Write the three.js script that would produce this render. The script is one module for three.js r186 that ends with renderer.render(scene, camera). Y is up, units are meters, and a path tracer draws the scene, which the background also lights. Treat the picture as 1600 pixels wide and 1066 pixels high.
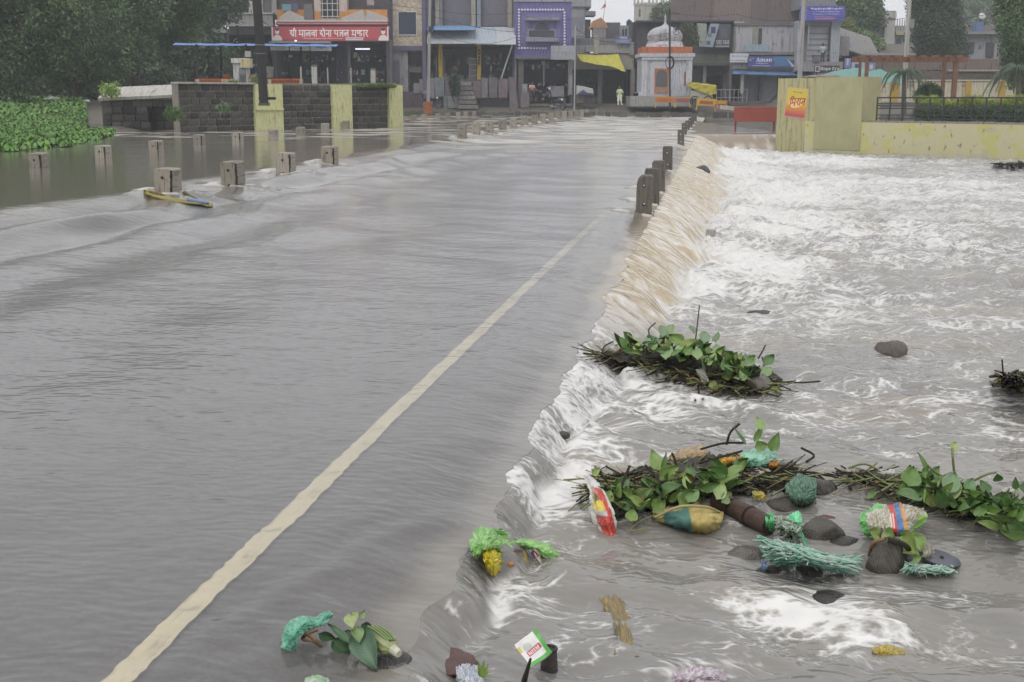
import * as THREE from 'three';
import { mergeGeometries, mergeVertices } from 'three/addons/utils/BufferGeometryUtils.js';
import { MarchingCubes } from 'three/addons/objects/MarchingCubes.js';

// ---------- camera, sky, sun, exposure ----------
const F = 1900, CX = 800, CY = 533, HORIZON = 152, EYE = 1.7;
const PITCH = Math.atan((CY - HORIZON) / F), SP = Math.sin(PITCH), CP = Math.cos(PITCH);
const scene = new THREE.Scene();
const camera = new THREE.PerspectiveCamera(2 * Math.atan(CY / F) * 180 / Math.PI, 1600 / 1066, 0.1, 3000);
camera.position.set(0, EYE, 0);
camera.rotation.x = -PITCH;
const renderer = new THREE.WebGLRenderer({ antialias: true });
renderer.toneMapping = THREE.LinearToneMapping;
renderer.toneMappingExposure = 1.1;
renderer.shadowMap.enabled = true;

// seeded random and gradient noise
function rng(seed) { let a = seed >>> 0; return () => { a = (a + 0x6d2b79f5) | 0; let t = Math.imul(a ^ (a >>> 15), 1 | a); t = (t + Math.imul(t ^ (t >>> 7), 61 | t)) ^ t; return ((t ^ (t >>> 14)) >>> 0) / 4294967296; }; }
const PERM = new Uint8Array(512), GX = new Float32Array(256), GY = new Float32Array(256);
{ const r = rng(77), p = [...Array(256).keys()]; for (let i = 255; i > 0; i--) { const j = Math.floor(r() * (i + 1)); [p[i], p[j]] = [p[j], p[i]]; }
  for (let i = 0; i < 512; i++) PERM[i] = p[i & 255];
  for (let i = 0; i < 256; i++) { const a = r() * 6.2831853; GX[i] = Math.cos(a); GY[i] = Math.sin(a); } }
function noise(x, y, per = 256) {          // about -1..1; per: period for tiling
  const x0 = Math.floor(x), y0 = Math.floor(y), fx = x - x0, fy = y - y0;
  const m = (v) => { v %= per; return v < 0 ? v + per : v; };
  const xa = m(x0) & 255, xb = m(x0 + 1) & 255, ya = m(y0) & 255, yb = m(y0 + 1) & 255;
  const u = fx * fx * fx * (fx * (fx * 6 - 15) + 10), v = fy * fy * fy * (fy * (fy * 6 - 15) + 10);
  const g = (a, b, dx, dy) => { const h = PERM[PERM[a] + b]; return GX[h] * dx + GY[h] * dy; };
  const p = g(xa, ya, fx, fy), q = g(xb, ya, fx - 1, fy), r = g(xa, yb, fx, fy - 1), s = g(xb, yb, fx - 1, fy - 1);
  return 1.5 * (p + (q - p) * u + (r - p) * v + (p - q - r + s) * u * v);
}
function fbm(x, y, oct = 4, per = 256, gain = 0.5) { let a = 1, s = 0, n = 0; for (let i = 0; i < oct; i++) { s += a * noise(x + i * 17.3 * (per === 256), y + i * 9.1 * (per === 256), per); n += a; a *= gain; x *= 2; y *= 2; per = Math.min(256, per * 2); } return s / n; }
const clamp = (x, a = 0, b = 1) => Math.min(b, Math.max(a, x)), lerp = (a, b, t) => a + (b - a) * t;
const sstep = (a, b, x) => { const t = clamp((x - a) / (b - a)); return t * t * (3 - 2 * t); };
const ramp = (pts, x) => { if (x <= pts[0][0]) return pts[0][1]; for (let i = 1; i < pts.length; i++) if (x <= pts[i][0]) return lerp(pts[i - 1][1], pts[i][1], (x - pts[i - 1][0]) / (pts[i][0] - pts[i - 1][0])); return pts[pts.length - 1][1]; };
const lin = (c) => { c /= 255; return c <= 0.04045 ? c / 12.92 : Math.pow((c + 0.055) / 1.055, 2.4); };
const toS = (v) => 255 * (v <= 0.0031308 ? v * 12.92 : 1.055 * Math.pow(clamp(v), 1 / 2.4) - 0.055);

// overcast sky: brighter towards the zenith, faint cloud mottling
{
  const W = 512, H = 256, d = new Float32Array(W * H * 4);
  for (let y = 0; y < H; y++) for (let x = 0; x < W; x++) {
    const el = ((y + 0.5) / H - 0.5) * Math.PI, up = Math.max(0, Math.sin(el));
    const k = 1 + 0.05 * fbm(x / W * 8, y / H * 10, 4, 8);
    const L = (0.74 + 0.46 * up) * k, i = (y * W + x) * 4;
    d[i] = L * 0.975; d[i + 1] = L * 0.985; d[i + 2] = L * 1.025; d[i + 3] = 1;
  }
  const t = new THREE.DataTexture(d, W, H, THREE.RGBAFormat, THREE.FloatType);
  t.mapping = THREE.EquirectangularReflectionMapping; t.magFilter = THREE.LinearFilter; t.minFilter = THREE.LinearFilter; t.needsUpdate = true;
  scene.background = t; scene.environment = t;
}
const sun = new THREE.DirectionalLight(0xfff6ea, 0.75);
sun.position.set(-30, 90, 25); sun.target.position.set(5, 0, -50);
sun.castShadow = true; sun.shadow.radius = 40;
Object.assign(sun.shadow.camera, { left: -90, right: 90, top: 90, bottom: -90, near: 1, far: 300 });
scene.add(sun, sun.target);
scene.fog = new THREE.FogExp2(0xd4d8dc, 0.001);

// ---------- pixels of the photograph to places ----------
const V3 = (x, y, z) => new THREE.Vector3(x, y, z);
function ray(px, py) { const x = (px - CX) / F, y = (CY - py) / F; return V3(x, y * CP - SP, -(y * SP + CP)); }
function at(px, py, D) { const r = ray(px, py); return r.multiplyScalar(-D / r.z).add(V3(0, EYE, 0)); }           // at depth D
function onY(px, py, Y) { const r = ray(px, py); return r.multiplyScalar((Y - EYE) / r.y).add(V3(0, EYE, 0)); }     // on the level Y
// bridge axes: s along the deck away from the camera, t across it to the downstream side
const BA = 9.35 * Math.PI / 180, BD = V3(Math.sin(BA), 0, -Math.cos(BA)), BN = V3(Math.cos(BA), 0, Math.sin(BA));
const ST = (s, t, y = 0) => V3(BD.x * s + BN.x * t, y, BD.z * s + BN.z * t);
const sOf = (p) => p.x * BD.x + p.z * BD.z, tOf = (p) => p.x * BN.x + p.z * BN.z;

// ---------- naming and scene helpers ----------
const taken = new Map();
function numbered(n) { const k = taken.get(n) ?? 0; taken.set(n, k + 1); return k ? n + '_' + String(k).padStart(3, '0') : n; }
function tag(o, label, category, group, kind) { if (label) o.userData.label = label; if (category) o.userData.category = category; if (group) o.userData.group = group; if (kind) o.userData.kind = kind; return o; }
function thing(name, label, category, pos = [0, 0, 0], turn = 0, group) {
  const o = new THREE.Group(); o.name = numbered(name); scene.add(o);
  if (pos.isVector3) o.position.copy(pos); else o.position.set(...pos);
  o.rotation.y = turn; o.updateMatrixWorld(true);
  return tag(o, label, category, group);
}
function part(parent, name, geo, mat, pos, label) {
  const m = new THREE.Mesh(geo, mat); m.name = name; m.castShadow = m.receiveShadow = true;
  if (pos) { if (pos.isVector3) m.position.copy(pos); else m.position.set(...pos); }
  if (label) m.userData.label = label;
  parent.add(m); return m;
}
function solo(name, geo, mat, label, category, group, kind) { const m = new THREE.Mesh(geo, mat); m.castShadow = m.receiveShadow = true; m.name = numbered(name); scene.add(m); return tag(m, label, category, group, kind); }
function copyOf(o, label) { const c = o.clone(); c.name = numbered(o.name.replace(/_\d{3}$/, '')); scene.add(c); c.userData = { ...o.userData }; if (label) c.userData.label = label; return c; }
function setStuff(m) { m.userData.kind = 'stuff'; return m; }

// ---------- textures: grey patterns that multiply a colour ----------
function dataTex(W, H, fill, srgb = false, ch = 4) {
  const d = new Uint8Array(W * H * 4), o = [0, 0, 0, 255];
  for (let y = 0; y < H; y++) for (let x = 0; x < W; x++) { o[3] = 255; fill(x, y, o); const i = (y * W + x) * 4; d[i] = o[0]; d[i + 1] = o[1]; d[i + 2] = o[2]; d[i + 3] = o[3]; }
  const t = new THREE.DataTexture(d, W, H, THREE.RGBAFormat); t.wrapS = t.wrapT = THREE.RepeatWrapping; t.magFilter = THREE.LinearFilter; t.minFilter = THREE.LinearMipmapLinearFilter;
  if (srgb) t.colorSpace = THREE.SRGBColorSpace; t.needsUpdate = true; return t;
}
const grey = (fn, N = 512) => dataTex(N, N, (x, y, o) => { const v = 255 * clamp(fn(x / N, y / N)); o[0] = o[1] = o[2] = v; });
// u,v run 0..1 over one tile; periods keep the tile seamless
const T = {
  plaster: grey((u, v) => { const a = fbm(u * 4, v * 4, 5, 4), b = fbm(u * 16, v * 3, 4, 16), c = noise(u * 128, v * 128, 128); return 0.82 + 0.16 * a - 0.2 * sstep(0.1, 0.6, b) * sstep(-0.2, 0.5, a) + 0.03 * c; }),
  stain: grey((u, v) => { const a = fbm(u * 5, v * 5, 5, 5), b = fbm(u * 24 , v * 2, 4, 24), e = fbm(u * 9 + 3, v * 9, 4, 9); return 0.86 - 0.4 * sstep(0.0, 0.55, b + 0.4 * a) - 0.3 * sstep(0.2, 0.6, e) + 0.12 * a; }),
  stone: grey((u, v) => { const a = fbm(u * 6, v * 6, 5, 6), c = noise(u * 90, v * 90, 90); return 0.7 + 0.34 * a + 0.1 * c; }),
  cloth: grey((u, v) => { const a = fbm(u * 5, v * 5, 5, 5), s = Math.sin(u * 6.2831853 * 64) * Math.sin(v * 6.2831853 * 64); return 0.86 + 0.12 * a + 0.07 * s; }),
  asphalt: grey((u, v) => { const a = fbm(u * 5, v * 5, 4, 5), c = noise(u * 128, v * 128, 128), e = noise(u * 60, v * 60, 60); return 0.72 + 0.16 * a + 0.22 * c + 0.14 * e; }),
  leaf: grey((u, v) => { const a = fbm(u * 4, v * 4, 4, 4); return 0.8 + 0.25 * a + 0.08 * Math.sin((u * 14 + Math.abs(v - 0.5) * 6) * 6.28); }, 128),
};
const matCache = new Map();
// a matte material: sRGB colour as seen on the thing, pattern, roughness
function M(hex, pat = 'plaster', rough = 0.85, extra = {}) {
  const key = hex + pat + rough + JSON.stringify(extra);
  if (!matCache.has(key)) {
    const m = new THREE.MeshStandardMaterial({ color: hex, roughness: rough, ...extra });
    if (pat) { m.map = T[pat]; if (pat !== 'leaf') { m.bumpMap = T[pat]; m.bumpScale = pat === 'stone' ? 0.03 : 0.004; } }
    matCache.set(key, m);
  }
  return matCache.get(key);
}
// a box whose uv run in metres (offset so that no two faces look alike)
let boxN = 0;
function boxGeo(w, h, d, tile = 2.2) {
  const g = new THREE.BoxGeometry(w, h, d), uv = g.attributes.uv, ox = (boxN * 0.371) % 1, oy = (boxN++ * 0.617) % 1;
  const dims = [[d, h], [d, h], [w, d], [w, d], [w, h], [w, h]];
  for (let f = 0; f < 6; f++) for (let k = 0; k < 4; k++) { const i = f * 4 + k; uv.setXY(i, uv.getX(i) * dims[f][0] / tile + ox, uv.getY(i) * dims[f][1] / tile + oy); }
  return g;
}
function tube(points, r, sides = 6, seg, closed = false) { const c = new THREE.CatmullRomCurve3(points.map((p) => p.isVector3 ? p : V3(...p)), closed); return new THREE.TubeGeometry(c, seg ?? Math.max(4, points.length * 4), r, sides, closed); }
function rod(a, b, r0, r1 = r0, sides = 8) { // a tapered straight rod from a to b
  const A = a.isVector3 ? a : V3(...a), B = b.isVector3 ? b : V3(...b), L = A.distanceTo(B), g = new THREE.CylinderGeometry(r1, r0, L, sides);
  g.applyMatrix4(new THREE.Matrix4().compose(A.clone().add(B).multiplyScalar(0.5), new THREE.Quaternion().setFromUnitVectors(V3(0, 1, 0), B.clone().sub(A).normalize()), V3(1, 1, 1)));
  return g;
}
function merge(list) { const gs = list.filter(Boolean).map((g) => { const c = g.index ? g.toNonIndexed() : g; for (const k of Object.keys(c.attributes)) if (!['position', 'normal', 'uv', 'color'].includes(k)) c.deleteAttribute(k); return c; }); const anyCol = gs.some((g) => g.attributes.color); if (anyCol) for (const g of gs) if (!g.attributes.color) g.setAttribute('color', new THREE.BufferAttribute(new Float32Array(g.attributes.position.count * 3).fill(1), 3)); return mergeGeometries(gs); }
function paint(g, r, gg, b) { const n = g.attributes.position.count, c = new Float32Array(n * 3); for (let i = 0; i < n; i++) { c[i * 3] = r; c[i * 3 + 1] = gg; c[i * 3 + 2] = b; } g.setAttribute('color', new THREE.BufferAttribute(c, 3)); return g; }
// turn a box of photograph pixels, standing at depth D, into a world box
function pxBox(x0, y0, x1, y1, D) {
  const xm = (x0 + x1) / 2, ym = (y0 + y1) / 2, a = at(x0, ym, D), b = at(x1, ym, D), top = at(xm, y0, D), bot = at(xm, y1, D);
  return { x0: a.x, x1: b.x, y0: bot.y, y1: top.y, w: b.x - a.x, h: top.y - bot.y, cx: (a.x + b.x) / 2, cy: (top.y + bot.y) / 2 };
}
// ---------- the flooded causeway: road deck, flood sheet, fall and downstream pool ----------
const TE = -0.9, TA = -9.2;                                            // downstream and upstream edges of the deck
const dropAt = (s) => ramp([[2, 0.18], [4, 0.2], [8, 0.28], [12, 0.42], [18, 0.56], [30, 0.66], [58, 0.75]], s);
const POSTS_A = [[263, 308, 1], [365, 293, 1], [447, 274, 1], [516, 260, 1], [722, 220, 1], [744, 215, 1], [765, 212, 1], [785, 207.5, 1], [802, 203.5, 1], [820, 200, 1], [835, 197, 1], [848, 194.5, 1], [861, 191.5, 1], [872, 188, 1], [882, 187, 1], [892, 186, 1], [901, 183.5, 1], [909, 183.2, 1], [917, 182, 1], [933, 180.5, 1], [945, 180, 1], [957, 178.6, 1]];
const POSTS_B = [[62, 265], [162, 250], [245, 240], [312, 228], [372, 223], [427, 217], [470, 212.5], [508, 208], [541, 202.5], [573, 199], [600, 196.5], [628, 192.5], [646, 191], [662, 189], [684, 187], [700, 186], [716, 184.5], [728, 183.5], [741, 182.5]];
const POSTS_R = [[1006, 331], [1019, 316], [1029, 298], [1043, 265], [1064, 227], [1069, 211.5], [1074, 206], [1079, 200], [1082, 195], [1086, 190]];
const upLevel = 0.13;
const postA = POSTS_A.map(([x, y]) => onY(x, y, 0.03)), postB = POSTS_B.map(([x, y]) => onY(x, y, 0.08)), postR = POSTS_R.map(([x, y]) => onY(x, y, -0.02));
const wakes = [...postA.slice(0, 14).map((p) => [sOf(p), tOf(p), 0.1]), ...postR.slice(0, 8).map((p) => [sOf(p), tOf(p), 0.05])];

const rdA = onY(300, 1000, 0), rdB = onY(640, 800, 0), rd0 = [sOf(rdA), tOf(rdA)], rdV = [sOf(rdB) - rd0[0], tOf(rdB) - rd0[1]], rdL = Math.hypot(...rdV);
const ridgeQ = (s, t) => { const a = s - rd0[0], b = t - rd0[1]; return [(a * rdV[0] + b * rdV[1]) / rdL / rdL, (-a * rdV[1] + b * rdV[0]) / rdL]; };
function deckY(s, t) {
  const calm = sstep(-8.6, -10.2, t + 0.25 * noise(s * 0.35, 3.3)), far = sstep(28, 50, s);
  let y = upLevel * calm;
  const q = t + 8.7 + 0.5 * noise(s * 0.22, 8.1);
  const near = 1 - sstep(30, 45, s);
  if (q > -0.6) y += near * 0.115 * Math.exp(-Math.max(0, q) / 2.0) * Math.cos(q * 3.6 + 1.2 * noise(s * 0.5, t * 0.25)) * sstep(-0.6, 0.3, q) * (0.55 + 0.9 * sstep(-0.4, 0.5, noise(s * 0.3, 20)));
  const rough = (1 - calm * 0.9) * (0.5 + 0.5 * sstep(6, 14, s));
  y += rough * (0.034 * sstep(7, 13, s) * fbm(s * 0.42 + 0.34 * t, t * 0.16 - s * 0.05, 2) + 0.016 * fbm(s * 0.9 + 0.3 * t, t * 0.3, 3) + 0.008 * fbm(s * 2.6 + 0.8 * t, t * 0.9 + 7, 3));
  y += far * (0.05 * fbm(s * 0.55, t * 0.2 + 40, 3) + 0.05 * Math.max(0, fbm(s * 0.8 + 50, t * 0.3, 3)) ) * (1 - calm * 0.3 * (1 - sstep(45, 60, s)));
  y += calm * 0.004 * fbm(s * 1.2, t * 0.7 + 11, 3);
  for (const [ps, pt, a] of wakes) {
    const ds = s - ps, dt = t - pt; if (Math.abs(ds) > 2.2 || dt < -1.6 || dt > 4.5) continue;
    y += a * Math.exp(-(ds * ds) / 0.1 - (dt + 0.28) ** 2 / 0.09);
    if (dt > 0) { const arm = Math.abs(ds) - 0.18 - dt * 0.3; y += a * 0.75 * Math.exp(-arm * arm / 0.03 - dt / 1.3); y -= a * 0.75 * Math.exp(-(ds * ds) / 0.07 - dt / 0.7); }
  }
  if (s < 7 && t > -2.6) { const [k, q0] = ridgeQ(s, t), q = q0 + 0.03 * noise(s * 5, t * 4), on = sstep(-0.6, 0.1, k) * sstep(1.3, 0.9, k); y += on * (0.009 * Math.exp(-((q - 0.05) ** 2) / 0.005) - 0.007 * Math.exp(-((q + 0.04) ** 2) / 0.003)) + on * sstep(0, 0.1, q) * 0.008 * fbm(s * 7, t * 6 + 9, 3); }
  const lip = sstep(-0.75, 0.0, t - TE); y -= 0.07 * lip * lip;
  return y;
}
// the fall and the pool, t measured from the edge of the deck
function reach(s) { return ramp([[2, 0.12], [5, 0.14], [8, 0.22], [12, 0.5], [18, 0.85], [30, 1.05], [58, 1.2]], s) * (1 + 0.4 * noise(s * 0.55, 5.5) + 0.22 * noise(s * 1.9, 1.5) + 0.1 * noise(s * 5, 8.5)); }
function poolY(s, t) {
  const u = t - TE, L = dropAt(s), r = reach(s), calmF = poolFoam(s, t);
  const amp = 0.036 + 0.2 * calmF * sstep(6, 18, s) + 0.07 * calmF * (1 - sstep(6, 18, s));
  let pool = -L + amp * (fbm(s * 1.3 + 0.4 * t, t * 0.75 + 3, 4) * 1.1 + 0.6 * (0.5 - Math.abs(noise(s * 2.4 + 0.7 * t, t * 1.5 + 9)) * 1.4)) + 0.35 * amp * fbm(s * 7, t * 5, 2);
  pool += (0.04 + 0.13 * sstep(8, 24, s)) * Math.exp(-((u - r * 1.3) ** 2) / (0.1 + 0.2 * sstep(10, 30, s))) * Math.max(0, 0.55 + 1.3 * fbm(s * 1.1, u * 0.8 + 31, 3));     // heap where the fall lands
  if (u > r * 1.6) return pool;
  const k = u / r, fl = (0.05 * fbm(s * 1.7 + u * 1.2, u * 1.1, 3) + 0.02 * fbm(s * 5.5 + u * 1.6, u * 1.8, 3) + 0.05 * sstep(18, 30, s) * fbm(s * 2.6, u * 2.6 + 4, 3)) * sstep(0, 0.5, k);
  const fall = deckY(s, TE) - (L - 0.07) * Math.pow(Math.max(0, k), 1.55) + fl;
  return lerp(fall, pool, sstep(0.8, 1.25, k));
}
// where the water is white: places seen in the photograph, [px, py, spread across, spread along, strength]
const foamSpots = [[1130, 245, 3.5, 14, 1.0], [1250, 250, 5, 9, 0.85], [1400, 290, 7, 9, 0.72], [1350, 370, 4, 6, 0.62], [1540, 380, 5, 6, 0.5], [1540, 470, 3, 3, 0.4], [1400, 500, 2, 2, 0.42], [1130, 262, 2.6, 12, 1.0], [1180, 300, 3.2, 8, 0.95], [1200, 350, 3.0, 5.5, 0.9], [1290, 290, 4.5, 9, 0.74], [1120, 410, 1.7, 3, 1.0], [1230, 420, 2.0, 3.2, 0.66], [1040, 450, 1.0, 1.7, 1.05], [1010, 480, 0.7, 1.1, 0.95], [1160, 480, 1.5, 1.9, 0.62], [1290, 480, 1.6, 2.6, 0.46], [1420, 430, 2.4, 4, 0.46], [1450, 330, 5, 8, 0.62], [1400, 255, 7, 8, 0.62], [1580, 300, 5, 8, 0.55],
  [960, 590, 0.55, 0.9, 0.98], [980, 560, 0.5, 0.7, 0.8], [1060, 630, 0.6, 0.7, 0.66], [930, 640, 0.3, 0.6, 0.8], [900, 690, 0.3, 0.55, 0.95], [850, 760, 0.36, 0.5, 1.05], [890, 740, 0.4, 0.5, 0.8], [880, 800, 0.3, 0.3, 0.7], [1010, 650, 0.6, 0.6, 0.7], [960, 700, 0.5, 0.5, 0.5], [1170, 640, 0.6, 0.6, 0.48], [1330, 610, 0.8, 0.8, 0.36], [1560, 650, 0.5, 0.8, 0.44], [1300, 540, 1.2, 1.0, 0.5], [1470, 560, 1.0, 1.2, 0.3],
  [745, 885, 0.18, 0.25, 0.9], [740, 960, 0.22, 0.36, 0.85], [800, 935, 0.35, 0.3, 0.58], [1000, 800, 0.3, 0.3, 0.3], [1270, 945, 0.42, 0.32, 0.85], [1350, 985, 0.42, 0.26, 0.78], [1230, 945, 0.16, 0.2, 0.5], [1120, 880, 0.4, 0.3, 0.36], [1400, 1010, 0.4, 0.15, 0.4], [900, 1000, 0.4, 0.3, 0.33], [1000, 1030, 0.4, 0.2, 0.36], [880, 850, 0.3, 0.3, 0.42], [1170, 1040, 0.4, 0.2, 0.3]].map(([px, py, a, b, k]) => {
    let p = onY(px, py, -0.4); for (let i = 0; i < 4; i++) p = onY(px, py, -dropAt(sOf(p))); return [sOf(p), tOf(p), 1 / (b * b), 1 / (a * a), k]; });
function foamAt(s, t) {
  let f = ramp([[3, 0.34], [7, 0.46], [10, 0.5], [12, 0.47], [14, 0.4], [60, 0.46]], s);
  for (const [fs, ft, is, it, k] of foamSpots) { const ds = s - fs, dt = t - ft, e = ds * ds * is + dt * dt * it; if (e < 6) f = Math.max(f, k * Math.exp(-e * 0.8)) + 0.12 * k * Math.exp(-e); }
  return Math.min(0.98, f * (0.82 + 0.42 * fbm(s * 0.55, t * 0.3 + 70, 3)));
}
const FG = { n: 420, m: 320, s: (i) => 1.5 * Math.pow(62 / 1.5, i / 419), t: (j) => TE + 40 * Math.pow(j / 319, 2), v: null };
{ FG.v = new Float32Array(FG.n * FG.m); for (let i = 0; i < FG.n; i++) for (let j = 0; j < FG.m; j++) FG.v[i * FG.m + j] = foamAt(FG.s(i), FG.t(j)); }
function poolFoam(s, t) { const a = clamp(Math.log(s / 1.5) / Math.log(62 / 1.5) * 419, 0, 418.99), b = clamp(Math.sqrt(Math.max(0, t - TE) / 40) * 319, 0, 318.99), i = Math.floor(a), j = Math.floor(b), x = a - i, y = b - j, k = i * FG.m + j, v = FG.v;
  return lerp(lerp(v[k], v[k + 1], y), lerp(v[k + FG.m], v[k + FG.m + 1], y), x); }
const edgeShift = (s, t) => Math.abs(t - TE) > 1.6 ? 0 : (0.09 * noise(s * 1.15, 61) + 0.05 * noise(s * 3.3, 67) + 0.018 * noise(s * 11, 71)) * Math.exp(-((t - TE) ** 2) / 0.3) * (1 - 0.6 * sstep(10, 16, s));
const gridGeo = (S, Tt, yOf) => {
  const n = S.length, m = Tt.length, pos = new Float32Array(n * m * 3), uv = new Float32Array(n * m * 2), idx = new Uint32Array((n - 1) * (m - 1) * 6);
  for (let i = 0, k = 0; i < n; i++) for (let j = 0; j < m; j++, k++) { const p = ST(S[i], Tt[j] + edgeShift(S[i], Tt[j])); pos[k * 3] = p.x; pos[k * 3 + 1] = yOf(S[i], Tt[j]); pos[k * 3 + 2] = p.z; uv[k * 2] = Tt[j]; uv[k * 2 + 1] = S[i]; }
  for (let i = 0, q = 0; i < n - 1; i++) for (let j = 0; j < m - 1; j++) { const a = i * m + j, b = a + 1, c = a + m, d = c + 1; idx[q++] = a; idx[q++] = b; idx[q++] = c; idx[q++] = b; idx[q++] = d; idx[q++] = c; }
  const g = new THREE.BufferGeometry(); g.setAttribute('position', new THREE.BufferAttribute(pos, 3)); g.setAttribute('uv', new THREE.BufferAttribute(uv, 2)); g.setIndex(new THREE.BufferAttribute(idx, 1)); g.computeVertexNormals(); return g;
};
const geom = (a, b, k) => { const r = [a]; while (r[r.length - 1] * k < b) r.push(r[r.length - 1] * k); r.push(b); return r; };
const steps = (list) => { const r = [list[0][0]]; for (let i = 1; i < list.length; i++) { const [b, d] = list[i], a = list[i - 1][0], n = Math.max(1, Math.round((b - a) / d)); for (let k = 1; k <= n; k++) r.push(a + (b - a) * k / n); } return r; };

// road deck under the flood, with its kerb of old concrete and the pale edge line
{
  const bed = (s) => -ramp([[2, 0.035], [6, 0.05], [12, 0.09], [25, 0.2], [60, 0.25], [112, 0.1]], s);
  const S = geom(1.5, 112, 1.05), road = gridGeo(S, steps([[TA - 0.5], [TE - 1, 0.6], [TE - 0.12, 0.08]]), (s, t) => bed(s) - 0.1 * sstep(-1, 0, t - TE));
  { const uv = road.attributes.uv; for (let i = 0; i < uv.count; i++) uv.setXY(i, uv.getX(i) / 1.6, uv.getY(i) / 1.6); }
  const r = solo('road', road, M(0x6a696b, 'asphalt', 0.9), null, null, null, 'structure');
  const wear = 0.012, line = gridGeo(geom(1.5, 60, 1.01), steps([[-1.785], [-1.69, 0.095]]), (s) => bed(s) + 0.004);
  { const p = line.attributes.position, rr = rng(5); for (let i = 0; i < p.count; i++) { const e = (rr() - 0.5) * wear; p.setX(i, p.getX(i) + BN.x * e); p.setZ(i, p.getZ(i) + BN.z * e); } const uv = line.attributes.uv; for (let i = 0; i < uv.count; i++) uv.setXY(i, uv.getX(i) / 0.8, uv.getY(i) / 0.8); }
  part(r, 'road_marking', line, M(0xf4e6bf, 'stain', 0.85), null, 'worn cream edge line on the flooded road');
  // the body of the causeway under the deck
  const body = gridGeo(S, [TE - 0.12, TE - 0.119], (s, t) => t > TE - 0.1195 ? -1.6 : bed(s) - 0.1);
  part(r, 'deck_side', body, M(0x5d574e, 'stain', 0.95));
}
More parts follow.
